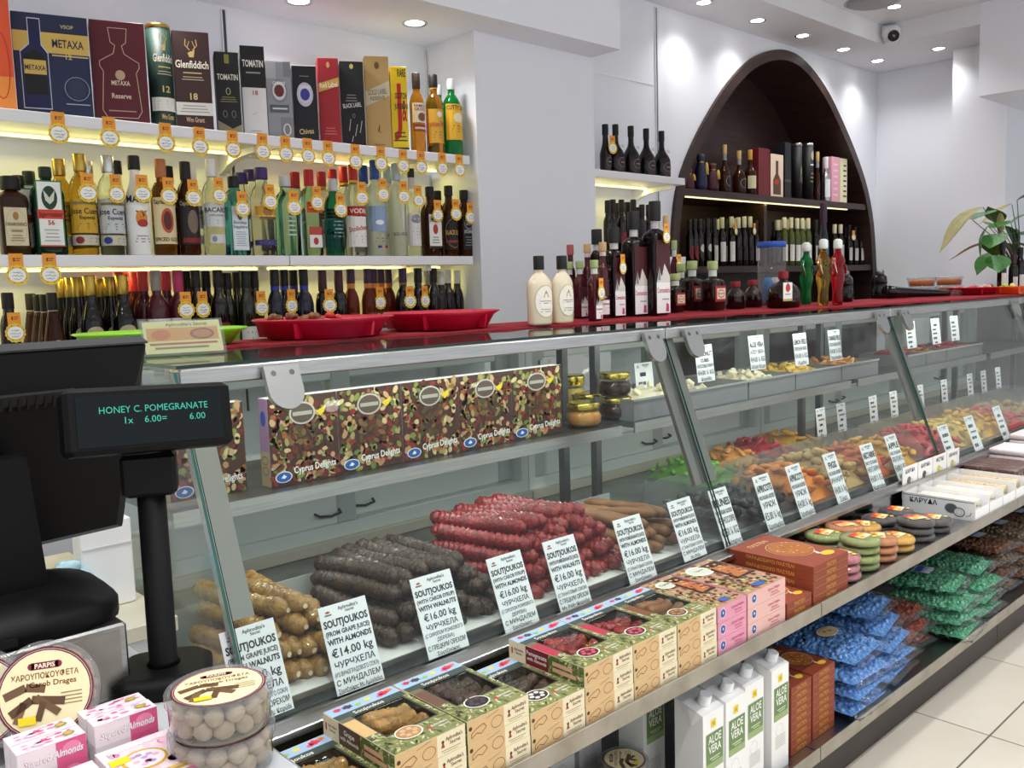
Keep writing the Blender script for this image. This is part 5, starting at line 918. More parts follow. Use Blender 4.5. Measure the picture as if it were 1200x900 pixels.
def sb_side(k):
    A = Art(); h = BD/2; c = SBC[k]
    A.rect(-h, 0, -h+.05, BH, 'ece0bd', 0); A.rect(-h+.05, 0, -h+.115, BH, c[0], 0); A.rect(-h+.115, 0, h, BH, '556b36', 0); leafy(A, -h+.116, .001, h-.001, BH-.001, 60, 5, 1)
    A.text("Aphrodite's", -h+.03, BH*.55, .005, '6a3a2c', 1, .028); A.text('Secret', -h+.03, BH*.35, .005, '6a3a2c', 1, .02); A.rect(-h+.008, BH*.3, -h+.012, BH*.65, 'a8362c', 1)
    A.text(c[2][0], -h+.082, BH*.56, .009, 'f4efe6', 1, .058); A.text(c[2][1], -h+.082, BH*.28, .007, 'f4efe6', 1, .056)
    A.rect(-h+.128, BH*.2, h-.02, BH*.42, 'd8a88a', 5); A.rect(-h+.128, BH*.52, h-.03, BH*.74, 'd8a88a', 5)
    return A.emit(MB(), leftf(0, 0)).mesh('side_print')
WN = (-.044, .060, .062, .160)        # window in the lid
def sb_top(k):
    A = Art(); w = BW/2-.0008; c = SBC[k]; a, b, y0, y1 = WN
    A.rect(-w, BD-.03, w, BD-.001, 'a3bfe0', 0); A.rect(-w, y1+.004, w, BD-.03, '3c4a48', 0)
    A.rect(-w, .001, w, y0-.004, '858a58', 0); A.rect(-w, y0-.004, a-.003, y1+.004, '6d6a50', 0); A.rect(b+.003, y0-.004, w, y1+.004, '7f8458', 0)
    A.rect(a-.003, y0-.004, b+.003, y0, '2c332a', 0); A.rect(a-.003, y1, b+.003, y1+.004, '2c332a', 0); A.rect(a-.003, y0, a, y1, '2c332a', 0); A.rect(b, y0, b+.003, y1, '2c332a', 0)
    A.rect(-w, y0+.02, a-.004, y1-.01, c[1], 1)
    leafy(A, -w, .002, w, y0-.006, 130, 3, 1); leafy(A, b+.004, y0, w, y1, 60, 4, 1); leafy(A, -w, y0-.006, a-.004, y0+.02, 30, 6, 1)
    r = random.Random(2)
    for x, y, q, m in ((.045, BD-.014, .013, 'd8384a'), (.035, BD-.019, .009, 'e6557a'), (.01, BD-.014, .009, 'e8d23a'), (-.012, BD-.018, .008, '9ac04a'), (-.032, BD-.014, .012, '4a3a4a'), (-.052, BD-.013, .009, 'd8384a'), (.058, BD-.012, .008, 'e8742a')):
        A.poly([(x+q*(1 if j % 2 else .7)*math.cos(j*PI/6), y+q*(.7 if j % 2 else .5)*math.sin(j*PI/6)) for j in range(12)], m, 1+r.randrange(3))
    A.text('Soujoukos', -.005, BD-.046, .0105, 'e6e3d8', 1, .1)
    A.ell(-.012, .044, .026, .021, 'f2efe8', 5); A.ell(-.012, .044, .0235, .0185, {'grape': 'b88a5a', 'carob': '2c2026', 'carob2': '2c2026', 'pomegranate': '5a1420', 'mixed': '6a4a34'}[k], 6)
    for j in range(6): A.ell(-.012+.013*math.cos(j*1.05), .044+.010*math.sin(j*1.05), .0055, .0045, {'grape': 'd8b48a', 'carob': '4a3c48', 'carob2': 'd8d4cc', 'pomegranate': 'c85068', 'mixed': 'a87a50'}[k], 7, 8)
    A.text("Aphrodite's", .042, .03, .006, 'f0ece0', 5, .034, -.0); A.text('Secret', .045, .021, .005, 'f0ece0', 5, .022); A.ell(.022, .03, .004, .005, 'c8463a', 5, 8)
    return A.emit(MB(), topf(BH+.0003, 0, 0)).mesh('lid_print')
def sb_body(top):
    if not top: return sbox(-BW/2, BW/2, 0, BD, 0, BH, 'ddd0a8', .0006).mesh('box_body')
    a, b, y0, y1 = WN; mb = MB(); W = BW/2; z = BH; d = .034
    X, Y = (-W, a, b, W), (0, y0, y1, BD)
    vs = [(x, y, z) for x in X for y in Y]; fs = [(i*4+j, i*4+4+j, i*4+5+j, i*4+1+j) for i in range(3) for j in range(3) if (i, j) != (1, 1)]
    mb.add(vs, fs, 'ddd0a8'); mb.add([(x, y, 0) for x, y in ((-W, 0), (W, 0), (W, BD), (-W, BD))]+[(x, y, z) for x, y in ((-W, 0), (W, 0), (W, BD), (-W, BD))], [(3, 2, 1, 0), (0, 1, 5, 4), (1, 2, 6, 5), (2, 3, 7, 6), (3, 0, 4, 7)], 'ddd0a8')
    c = [(a, y0), (b, y0), (b, y1), (a, y1)]
    mb.add([(x, y, z) for x, y in c]+[(x, y, z-d) for x, y in c], [(4, 5, 6, 7), (1, 0, 4, 5), (2, 1, 5, 6), (3, 2, 6, 7), (0, 3, 7, 4)], '2a221c')
    return mb.mesh('box_body')
def sweets_box(k, x, y, z, top, label, rz=0):
    t = thing('sweets_box', label, 'box', (x, y, z), rz, 'gift boxes of nut rolls on the upper open shelf')
    ob('box_body', cached(('sbb', top), lambda: sb_body(top)), t); ob('front_print', cached('sbf', sb_front), t)
    ob('side_print', cached(('sbs', k), lambda: sb_side(k)), t, (-BW/2-.0003, BD/2, 0))
    if top:
        ob('lid_print', cached(('sbt', k), lambda: sb_top(k)), t)
        for j in range(3):
            rm = cached(('mini', k, j), lambda: roll_mesh(40+j, WN[1]-WN[0]-.006, .0155, SBC[k][3], .06 if k != 'carob' else .1, 9))
            ob('roll', rm, t, ((WN[0]+WN[1])/2, WN[2]+.018+j*.031, BH-.0165+.0005*j), rot=(0, random.uniform(-1, 1), PI/2+random.uniform(-.04, .04)))
        ob('window_film', cached('sbw', lambda: MB().add([(WN[0], WN[2], BH-.0008), (WN[1], WN[2], BH-.0008), (WN[1], WN[3], BH-.0008), (WN[0], WN[3], BH-.0008)], [(0, 1, 2, 3)], 'jar_glass').mesh('window_film')), t)
nm_ = {'grape': 'grape', 'carob': 'carob and walnut', 'carob2': 'carob and almond', 'pomegranate': 'pomegranate', 'mixed': 'mixed'}
for si, (k, xa, n, dy, lab) in enumerate((('grape', .626, 2, 0, 'stack hidden by the dragee drum'), ('grape', .772, 3, 0, 'golden grape roll stack'), ('carob', .922, 3, 0, 'dark carob roll stack, left'), ('carob2', 1.070, 2, .0, 'low dark carob roll stack'), ('pomegranate', 1.2175, 3, 0, 'red pomegranate stack, left one'), ('pomegranate', 1.3655, 3, .0, 'red pomegranate stack, right one'), ('mixed', 1.514, 3, .0, 'mixed rolls stack with orange band'))):
    for j in range(n): sweets_box(k, xa+BW/2, 1.118+dy+(.001*j), ZU+j*(BH+.0004), j == n-1, '%s box of rolls from the top, %s' % (['', 'second', 'third'][n-1-j] if n-1-j else 'window lidded first', lab), random.uniform(-.006, .006))
# ---- pink nut and fruit boxes
def pink_box(x0, x1, z, top, side, label):
    W = x1-x0-.002; d = .225; h = .0372
    t = thing('nut_gift_box', label, 'box', ((x0+x1)/2, 1.118, z), 0, 'pink nut boxes on the upper open shelf')
    ob('box_body', sbox(-W/2, W/2, 0, d, 0, h, ['e6b4bf', '6a2a24', side, 'dda2b2', 'dda2b2', 'd89ab0'], .0006), t)
    A = Art(); A.text('Cyprus Delights', W*.18, h*.6, h*.16, 'c05a7a', 1, W*.45); A.text('fruit & nut', W*.2, h*.36, h*.13, 'c05a7a', 1, W*.35); A.rect(W*.08, h*.2, W*.34, h*.27, 'c8788a', 1)
    A.ell(-W*.34, h*.55, h*.3, h*.32, 'e6e0e8', 0); A.ell(-W*.34, h*.55, h*.25, h*.27, '3a5a9a', 1); A.poly([(-W*.36, h*.5), (-W*.34, h*.7), (-W*.31, h*.52)], 'e6ecf4', 2)
    ob('front_print', A.emit(MB(), front(-.0003)), t)
    if top:
        A = nut_art(9, W-.002, d-.002, 'b08a70'); A.i = [it for it in A.i if it[3] < 8]
        A.ell(-W*.12, d*.8, W*.24, W*.2, 'e9e6de', 8); A.ell(-W*.12, d*.8, W*.2, W*.16, 'c9d0c0', 9); A.text('Cyprus', -W*.12, d*.8, .008, '6a4a3a', 10, W*.3)
        A.rect(W*.02, d*.35, W*.46, d*.9, '3a2620', 8); A.poly([(W*.05, d*.38), (W*.4, d*.4), (W*.43, d*.7), (W*.1, d*.8)], 'b06a3a', 9); A.ell(-W*.02, d*.1, W*.14, d*.05, '3a5aa0', 9)
        r = random.Random(5)
        for q in range(26): A.ell(r.uniform(.06, .42)*W, r.uniform(.4, .86)*d, .006, .004, r.choice(['d8a060', '8a2420', 'c8863a', '5a2a1c', 'e0c090']), 10, 7)
        ob('lid_print', A.emit(MB(), topf(h+.0003), .0002), t)
for j in range(3):
    pink_box(1.664, 1.782, ZU+j*.0376, j == 2, 'e59ab2', '%s pink nut box, left stack' % ('lowest', 'middle', 'top')[j]); pink_box(1.786, 1.958, ZU+j*.0376, j == 2, 'e8b9b0', '%s salmon nut box with blue oval, right stack' % ('lowest', 'middle', 'top')[j])
# ---- flat brown sesame bar cartons
def sesame(x0, x1, y0, y1, z, h, top, label, grp):
    W, d = x1-x0, y1-y0; t = thing('sesame_carton', label, 'box', ((x0+x1)/2, y0, z), 0, grp)
    ob('box_body', sbox(-W/2, W/2, 0, d, 0, h, '8c4028', .0006), t)
    g = 'd9a040'
    ob('front_print', Art().text('ΠΑΣΤΕΛΙ', 0, h*.3, h*.42, g, 1, W*.7).rect(-W*.46, h*.12, W*.46, h*.16, g, 1).emit(MB(), front(-.0003)), t)
    ob('side_print', Art().text('ΠΑΡΑΔΟΣΙΑΚΟ ΠΑΣΤΕΛΙ', 0, h*.3, h*.42, g, 1, d*.8).emit(MB(), leftf(-W/2-.0003, d/2)), t)
    if top:
        A = Art(); A.ring(W*.05, d*.5, W*.36, d*.26, .003, 'c9a27a', 1); A.ell(W*.05, d*.5, W*.33, d*.235, 'a8622a', 2)
        r = random.Random(3)
        for q in range(30): A.ell(W*.05+r.uniform(-.26, .26)*W, d*.5+r.uniform(-.18, .18)*d, .005, .003, r.choice(['c88a48', '8a4a1e', 'd8a864']), 3, 6)
        A.ell(W*.25, d*.14, W*.14, d*.06, 'e0b83a', 1); A.text('ΠΑΣΤΕΛΙ', -W*.05, d*.82, d*.06, 'e0c08a', 1, W*.6); A.poly([(W*.1, d*.2), (W*.2, d*.3), (W*.16, d*.16)], 'e6ddc8', 2)
        ob('lid_print', A.emit(MB(), topf(h+.0003)), t)
hs = .0205
for j in range(2): sesame(1.966, 2.088, 1.118, 1.28, ZU+j*(hs+.0003), hs, j == 1, '%s brown sesame carton of the low pair on the upper shelf' % ('lower', 'upper')[j], 'brown sesame cartons, upper shelf')
for j in range(5): sesame(2.098, 2.288, 1.118, 1.372, ZU+j*(hs+.0003), hs, j == 4, '%s brown sesame carton from below, five high stack' % ORD[j], 'brown sesame cartons, upper shelf')
for c, (a, b, n) in enumerate(((2.045, 2.15, 9), (2.158, 2.28, 9))):
    for j in range(n): sesame(a, b, 1.15, 1.32, ZL+j*(hs+.0003), hs, j == n-1, '%s brown sesame carton from below, %s column on the lower shelf' % (ORD[j], ('left', 'right')[c]), 'brown sesame cartons, lower shelf')
# ---- round marzipan discs wrapped in film
def disc_meshes(c):
    def cake():
        r = random.Random(1); mb = MB(); rows_ = [(.045, .001), (.056, .005), (.0575, .011), (.055, .018), (.045, .0215), (.02, .0225)]
        return mb.lathe(rows_, 24, c).mesh('cake')
    def lab():
        A = Art(); A.rect(-.03, -.022, .03, .024, 'f2d8a8', 1); A.rect(-.03, .004, .03, .024, 'cf3422', 2); A.rect(-.03, -.002, .03, .006, 'f0b03a', 3); A.ell(-.012, -.012, .012, .006, 'e0932a', 3, 10); A.rect(.006, .008, .026, .018, 'f0a83a', 3); A.ell(.018, -.034, .008, .006, 'f2d83a', 1, 10)
        A.i = [(p, f, m, l) for p, f, m, l in A.i]
        return A.emit(MB(), topf(.0240)).mesh('label')
    def film():
        mb = MB(); rr = random.Random(4); n = 28; vs = []
        for rad, z in ((.05, .0006), (.0588, .004), (.0597, .012), (.0565, .0195), (.046, .0228), (.0, .0236)):
            for k in range(n): e = rad*(1+rr.uniform(-.012, .012)); vs.append((e*math.cos(2*PI*k/n), e*math.sin(2*PI*k/n), z))
        return mb.add(vs, [(i*n+k, i*n+(k+1) % n, i*n+n+(k+1) % n, i*n+n+k) for i in range(5) for k in range(n)], 'film', True).mesh('film')
    return [('cake', cached(('dc', c), cake)), ('film', cached('dfilm', film)), ('label', cached('dlab', lab))]
pm('disc_green', '98a35c', .6, noise=(60, '7f8a46', .35, .7)); pm('disc_pink', 'a85a62', .6, noise=(60, 'c07a80', .35, .7)); pm('disc_orange', 'c98048', .6, noise=(60, 'b56c38', .35, .7)); pm('disc_yellow', 'dca63c', .6, noise=(60, 'c8922c', .35, .7)); pm('disc_dark', '4a4240', .6, noise=(60, '352f2e', .35, .7))
for c, x, y, n, lab in (('pink', 2.355, 1.178, 3, 'front stack of pink discs'), ('pink', 2.40, 1.312, 2, 'rear stack of pink discs'), ('green', 2.475, 1.178, 4, 'tall front stack of green discs'), ('green', 2.522, 1.312, 3, 'rear stack of green discs'), ('orange', 2.598, 1.176, 3, 'front stack of orange discs'), ('orange', 2.65, 1.312, 3, 'rear stack of orange discs'), ('yellow', 2.722, 1.176, 2, 'front pair of yellow discs'), ('yellow', 2.775, 1.312, 2, 'rear pair of yellow discs'), ('dark', 2.90, 1.312, 2, 'rear pair of dark discs'), ('dark', 2.872, 1.178, 3, 'front stack of dark discs'), ('dark', 3.03, 1.312, 2, 'rear pair of dark discs by the white box'), ('dark', 3.01, 1.178, 2, 'front pair of dark discs by the white box')):
    for j in range(n):
        t = thing('wrapped_disc', '%s wrapped disc from below in the %s' % (ORD[j], lab), 'sweet disc', (x+random.uniform(-.006, .006), y+random.uniform(-.004, .004), ZU+j*.0243), random.uniform(-.5, .5), 'film wrapped sweet discs')
        for nme, me in disc_meshes('disc_'+c):
            if nme != 'label' or j == n-1: ob(nme, me, t)
# ---- white counter boxes of coconut bars
def bar_mesh(m, L=.2, seed=0): return cached(('bar', m, L), lambda: MB().rows([(.015, .011, 0, 4), (.0185, .013, .004, 3), (.018, .0135, L*.5, 3), (.0185, .013, L-.004, 3), (.015, .011, L, 4)], 14, m).mesh('bar'))
pm('wrap_white', 'efe9dc', .3, noise=(30, 'd8c8a8', .45, .7)); pm('wrap_brown', '5a3c34', .35, noise=(60, '8a7a74', .5, .75), coat=.3); pm('wrap_pink', 'f0e4e6', .3, noise=(14, 'e0506a', .55, .6)); pm('wrap_nut', 'd8c4a0', .45, noise=(90, '9a7a50', .5, .7))
def counter_box(x0, x1, word, bar, label, drawing, header):
    W, d, h = x1-x0-.002, .25, .07; t = thing('counter_box', label, 'box', ((x0+x1)/2, 1.112, ZU), 0, 'white counter boxes of bars'); m = 'f2f2f2'; w_ = .0025
    ob('box_body', MB().box(-W/2, W/2, 0, d, 0, .003, m).box(-W/2, -W/2+w_, 0, d, .003, h, m).box(W/2-w_, W/2, 0, d, .003, h, m).box(-W/2+w_, W/2-w_, 0, w_, .003, h*.55, m).box(-W/2+w_, W/2-w_, d-w_, d, .003, h, m), t)
    A = Art(); A.text(word, -.05, h*.55, .017, '2c2c30', 1, .1); A.text('NOYΓAT' if False else '', 0, 0, .01, '9a9aa0') if False else None
    A.ell(.045, h*.5, .022, .018, '8a8a8c', 1); A.ell(.045, h*.5, .019, .015, '5a5a5c', 2); A.ell(.072, h*.36, .02, .017, '6a6a6c', 3); A.ell(.072, h*.36, .016, .013, 'e6e6e6', 4); A.ring(.072, h*.36, .011, .009, .0012, '8a8a8a', 5); A.line([(.095, h*.2), (.108, h*.26), (.112, h*.42)], .0025, '7a7a7c', 1)
    A.rect(-.12, h*.88, .12, h*.91, '3a3a3e', 1)
    ob('side_print', A.emit(MB(), leftf(-W/2-.0003, d/2)), t)
    if header:
        hc = ob('header_card', MB().box(-W/2, W/2, d, d+.0025, h*.6, h+.085, m), t)
        A = Art(); A.text(word, 0, h+.06, .014, '2c2c30', 1, W*.8); A.ell(-.01, h+.03, .018, .016, '6a6a6a' if not drawing else drawing, 1); A.ell(.014, h+.024, .014, .012, 'd8d8d8', 2); A.line([(-W*.4, h+.008), (W*.4, h+.008)], .001, '8a8a8a', 1)
        ob('header_print', A.emit(MB(), front(d-.0003)), hc)
    nb_ = max(2, int(W/.038)); k = 0
    for lay in range(2):
        for q in range(nb_):
            tag(ob('wrapped_bar', bar_mesh(bar), None, ((x0+x1)/2-W/2+(q+.5)*W/nb_, 1.112+.225, ZU+.017+lay*.027), rot=(PI/2, 0, 0)), 'pale wrapped bar lying in the '+label, 'bar', 'bars in the '+label)
counter_box(3.20, 3.33, 'ΚΑΡΥΔΑ', 'wrap_white', 'white coconut bar box at the front left', None, True); counter_box(3.335, 3.465, 'ΚΑΡΥΔΑ', 'wrap_white', 'second white coconut bar box', '4a4a4a', True); counter_box(3.47, 3.60, 'ΦΙΣΤΙΚΙ', 'wrap_nut', 'third white bar box with peanut bars', 'd8cf5a', True); counter_box(3.605, 3.73, 'ΒΑΝΑΝΑ', 'wrap_nut', 'fourth white bar box by the brown bars', 'c9b86a', True)
k = 0
for r_, (xa, m, n, s, nm) in enumerate(((3.75, 'wrap_brown', 7, 'brown', 'brown wrapped bar in the dark row'), (4.03, 'wrap_pink', 6, 'pink', 'pink and white nougat bar of the first pink stack'), (4.28, 'wrap_pink', 6, 'pink', 'pink and white nougat bar of the second pink stack'), (4.53, 'wrap_pink', 7, 'pink', 'pink and white nougat bar of the third pink stack'))):
    for lay in range(3+(r_ > 0)*min(r_, 3)):
        for q in range(n-1): tag(ob('wrapped_bar', bar_mesh(m), None, (xa+.02+q*.039, 1.355, ZU+.0145+lay*.0275), rot=(PI/2, 0, random.uniform(-.03, .03))), nm, 'bar', 'bars: '+nm)
# ---- aloe drink cartons on the lower shelf
def aloe(x, y, label, rz=0):
    W, d, h = .082, .078, .275
    t = thing('drink_carton', label, 'carton', (x, y, ZL), rz, 'white drink cartons on the lower shelf')
    ob('carton_body', cached('aloe_b', lambda: MB().add([(-W/2, 0, 0), (W/2, 0, 0), (W/2, d, 0), (-W/2, d, 0), (-W/2, 0, h), (W/2, 0, h), (W/2, d, h+.022), (-W/2, d, h+.022), (-W/2-.004, d*.5, h+.01), (-W/2-.004, d*.35, h-.03)], [(3, 2, 1, 0), (0, 1, 5, 4), (1, 2, 6, 5), (2, 3, 7, 6), (3, 0, 4, 7), (4, 5, 6, 7), (4, 9, 8), (7, 8, 9)], 'carton').mesh('carton_body')), t)
    c = ob('cap', cached('aloe_c', lambda: MB().lathe([(.0165, 0), (.0165, .006), (.0155, .007), (.0155, .024), (.013, .026)], 22, 'carton_pack').mesh('cap')), t, (.004, .03, h+.008), rot=(.27, 0, 0))
    def pr():
        A = Art(); A.rect(-W*.36, h*.50, W*.46, h*.82, '6d8a55', 1); A.rect(-W*.36, h*.50, W*.46, h*.56, '9ab07a', 2); A.text('ALOE', .004, h*.73, .019, 'f2f4ee', 3, W*.62); A.text('VERA', .004, h*.645, .019, 'f2f4ee', 3, W*.62); A.rect(-W*.2, h*.595, W*.3, h*.605, 'd0dcc0', 3); A.rect(-W*.1, h*.575, W*.25, h*.583, 'd0dcc0', 3)
        A.rect(-W*.12, h*.86, W*.12, h*.93, 'ecd23a', 1); A.rect(-W*.06, h*.88, W*.06, h*.91, 'c8a828', 2)
        A.ring(-W*.05, h*.4, W*.2, h*.06, .0008, 'b9bdb0', 1)
        for k in range(7): A.rect(-W*.3, h*(.34-.018*k), W*.3, h*(.346-.018*k), 'b9bdb0', 1)
        return A.emit(MB(), front(-.0004)).mesh('front_print')
    ob('front_print', cached('aloe_p', pr), t)
for k, (px, py) in enumerate(((825, 818), (852, 803), (872, 785), (903, 768))):
    q = atz(px, py, .47); aloe(q.x, 1.125+.012*(k == 2)+.012*(k == 3), '%s white drink carton from the left in the front row' % ORD[k])
for k, (x, y) in enumerate(((1.44, 1.40), (1.56, 1.42), (1.50, 1.52), (1.66, 1.30))): aloe(x, y, '%s white drink carton standing back in the shade' % ORD[k])
# ---- bags of wrapped sweets
def candy_mesh(seed, m, L, W, T):
    r = random.Random(seed); mb = MB()
    vs = []; a, b = 9, 9
    for sg in (1, -1):
        for i in range(a):
            for j in range(b):
                u, v = i/(a-1)*2-1, j/(b-1)*2-1; vs.append((u*(W/2-.008), v*(L/2-.014), T+sg*(T-.011)*math.sqrt(max(0, 1-abs(u)**3))*math.sqrt(max(0, 1-abs(v)**4))))
    fs = [(i*b+j, i*b+b+j, i*b+b+j+1, i*b+j+1) for i in range(a-1) for j in range(b-1)]; mb.add(vs, fs+[tuple(a*b+x for x in f[::-1]) for f in fs], m, True)
    for k in range(330):
        u, v = r.uniform(-.96, .96), r.uniform(-.95, .95); t = T*math.sqrt(max(.05, 1-abs(u)**3))*math.sqrt(max(.08, 1-abs(v)**4))
        z = T+(t-.006)*(1 if r.random() < .75 else -.9); mb.ball((u*(W/2-.012), v*(L/2-.02), z), r.uniform(.009, .013), r.uniform(.008, .011), r.uniform(.006, .009), m, 6, 4, .15, r)
    return mb.mesh('sweets')
def film_mesh(seed, L, W, T):
    r = random.Random(seed); vs = []; a, b = 15, 17; mb = MB()
    for sgn in (1, -1):
        for i in range(a):
            for j in range(b):
                u, v = i/(a-1)*2-1, j/(b-1)*2-1; t = T*math.sqrt(max(0, 1-abs(u)**3))*math.sqrt(max(0, 1-abs(v)**4))
                vs.append((u*W/2, v*(L/2+.012), T+sgn*(t+.003)+r.uniform(-.003, .003)))
    o = a*b; fs = [(i*b+j, i*b+b+j, i*b+b+j+1, i*b+j+1) for i in range(a-1) for j in range(b-1)]
    return mb.add(vs, fs+[tuple(o+x for x in f[::-1]) for f in fs], 'film', True).mesh('film')
def bag(x, y, z, m, label, rz=0, rx=0, ry=0, L=.27, W=.2, T=.026, sticker=None, grp=None):
    t = thing('sweet_bag', label, 'bag of sweets', (x, y, z), 0, grp, rot=(rx, ry, rz)); s = random.randrange(3)
    o = ob('sweets', cached(('candy', m, s, L, W, T), lambda: candy_mesh(s, m, L, W, T)), t); o['kind'] = 'stuff'
    ob('film', cached(('bagfilm', s, L, W, T), lambda: film_mesh(s, L, W, T)), t)
    if sticker:
        A = Art()
        if sticker == 'oval': A.ell(0, 0, .045, .028, 'd8b48a', 1); A.ring(0, 0, .045, .028, .003, 'efe3cc', 2); A.line([(-.02, .0), (0, .006), (.02, .002)], .002, '4a7a34', 2); A.ell(-.008, .008, .007, .004, '5a9a3e', 3, 8); A.ell(.01, -.004, .007, .004, '5a9a3e', 3, 8)
        elif sticker == 'white': A.ell(0, 0, .05, .026, 'eeeeea', 1); A.ell(.022, 0, .02, .016, '3a2a24', 2); A.text('ΛΟΥΚΟΥΜΙ' if False else 'SWEETS' if False else '', 0, 0, .01, '4a4a4a') if False else A.rect(-.035, .002, -.004, .006, '8a8a8a', 2); A.rect(-.03, -.008, -.008, -.005, '8a8a8a', 2)
        else: A.rect(-.04, -.03, .04, .03, 'c9d4e2', 1); A.rect(-.036, .0, .036, .024, '3a62b0', 2); A.rect(-.03, -.02, .03, -.01, 'd8e0ea', 2)
        ob('sticker', A.emit(MB(), topf(2*T+.007, 0, -.0)), t)
gb = 'bags of wrapped sweets on the lower shelf'
BAGS = [('candy_blue', 2.42, 1.26, 0, .0, 'blue bag lowest of the left stack', None), ('candy_blue', 2.42, 1.25, 1, .05, 'blue bag second of the left stack', None), ('candy_blue', 2.42, 1.25, 2, -.04, 'blue bag third of the left stack', None), ('candy_blue', 2.43, 1.27, 3, .06, 'blue bag with oval sticker topping the left stack', 'oval'),
 ('candy_blue', 2.68, 1.29, 0, .1, 'blue bag lowest of the right blue stack', None), ('candy_blue', 2.68, 1.28, 1, .0, 'blue bag second of the right blue stack', None), ('candy_blue', 2.68, 1.29, 2, .12, 'blue bag third of the right blue stack', None), ('candy_blue', 2.66, 1.31, 3, .2, 'blue bag fourth of the right blue stack', None), ('candy_blue', 2.66, 1.34, 4, .15, 'blue bag topping the right blue stack', 'oval'),
 ('candy_red', 2.93, 1.34, 0, -.1, 'reddish bag lowest between blue and green', None), ('candy_red', 2.93, 1.33, 1, .1, 'reddish bag in the middle between blue and green', None), ('candy_red', 2.93, 1.35, 2, 0, 'reddish bag with white oval sticker', 'white'),
 ('candy_green', 3.17, 1.25, 0, .1, 'green bag lowest of the near green stack', None), ('candy_green', 3.17, 1.25, 1, -.06, 'green bag second of the near green stack', None), ('candy_green', 3.17, 1.26, 2, .08, 'green bag third of the near green stack', None), ('candy_green', 3.19, 1.3, 3, .15, 'green bag topping the near green stack', 'rect'),
 ('candy_green', 3.42, 1.27, 0, 0, 'green bag lowest of the far green stack', None), ('candy_green', 3.42, 1.27, 1, .08, 'green bag second of the far green stack', None), ('candy_green', 3.43, 1.27, 2, -.05, 'green bag third of the far green stack', None), ('candy_green', 3.44, 1.3, 3, .1, 'green bag topping the far green stack', None)]
for m, x, y, lev, rz, lab, st in BAGS: bag(x, y-.02, ZL+.002+lev*.047, m, lab, rz, random.uniform(-.02, .03), 0, sticker=st, grp=gb, W=.225 if m == 'candy_green' else .23, L=.28)
for c in range(4):
    for lev in range(4): bag(3.72+c*.25, 1.29, ZL+.002+lev*.052, ('candy_dark', 'candy_brown')[(c+lev) % 2], '%s dark gold sweets bag from below, %s dark stack' % (ORD[lev], ORD[c]), random.uniform(-.1, .1), 0, 0, sticker='rect' if lev == 3 or (lev == 2 and c < 2) else None, grp=gb, W=.22)
# ---- clear drums of carob dragees
def drag_mesh(k): return cached(('drag', k), lambda: MB().ball((0, 0, 0), .012, .0105, .0105, 'dragee', 10, 7, .04, random.Random(k)).mesh('dragee'))
def drum_label():
    A = Art(); A.ell(0, 0, .0505, .0505, '6a1f36', 1, 32); A.ell(0, 0, .0465, .0465, 'efe0b4', 2, 32); A.ring(0, 0, .0485, .0485, .0005, 'e0c8c0', 2, 32)
    A.rect(-.014, .026, .014, .034, '7a1f34', 3); A.ell(-.014, .03, .004, .004, '7a1f34', 3, 8); A.ell(.014, .03, .004, .004, '7a1f34', 3, 8); A.text('PARPIS', 0, .0275, .005, 'f6ead0', 4, .026)
    A.text('ΧΑΡΟΥΠΟΚΟΥΦΕΤΑ', 0, .016, .0062, '7a4a1e', 3, .07); A.text('Carob Drages', .008, .007, .006, '7a4a1e', 3, .05)
    A.line([(-.042, .0), (-.02, .008), (.0, .004)], .009, '6a4e34', 3); A.line([(-.036, -.02), (-.014, -.006), (.02, -.012)], .009, '5a4028', 4); A.line([(-.01, -.004), (.014, -.024)], .008, '6a4e34', 5); A.line([(-.03, -.03), (-.022, -.008)], .008, '7a5c40', 4); A.line([(-.008, -.03), (-.002, -.01)], .007, '5a4028', 6)
    for k in range(4): A.rect(.016, -.004-.004*k, .038, -.0025-.004*k, '9a8a60', 3)
    A.rect(-.028, -.033, -.010, -.024, 'f0d420', 8)
    return A
def drum(p, rot, label, n=26, h=.045, r=.058, lid=True):
    t = thing('dragee_drum', label, 'tub', p, 0, 'clear drums of carob dragees', rot=rot)
    ob('drum_body', cached('drum_b', lambda: MB().lathe([(r*.9, .001), (r*.93, .003), (r*.95, h*.8), (r*.96, h*.82)], 36, 'tub_plastic', True, False).mesh('drum_body')), t)
    ob('lid', cached('drum_l', lambda: MB().lathe([(r*.985, h*.74), (r, h*.76), (r, h*.96), (r*.97, h), (r*.9, h), (r*.88, h*.965), (.001, h*.965)], 36, 'tub_plastic', False, False).mesh('lid')), t)
    ob('label', cached('drum_p', lambda: drum_label().emit(MB(), topf(h*.972)).mesh('label')), t)
    rr = random.Random(n); k = 0
    for ring, cnt_ in ((r*.95-.014, 12), (r*.95-.038, 6)):
        for lay in range(2):
            for q in range(cnt_):
                a = 2*PI*q/cnt_+lay*.3; ob('dragee', drag_mesh(k % 3), t, (ring*math.cos(a), ring*math.sin(a), .0125+lay*.0155), rot=(rr.uniform(-.6, .6), rr.uniform(-.6, .6), rr.uniform(0, 6))); k += 1
q = atz(730, 873, .33); 
for k in range(3): drum((1.545, 1.30, ZL+.0465*k), (0, 0, .7), '%s clear drum from below beside the shaded cartons, lower shelf' % ORD[k])
for k in range(3): drum((1.40, 1.31, ZL+.0465*k), (0, 0, .5), '%s clear drum from below in the leftmost lower stack' % ORD[k])
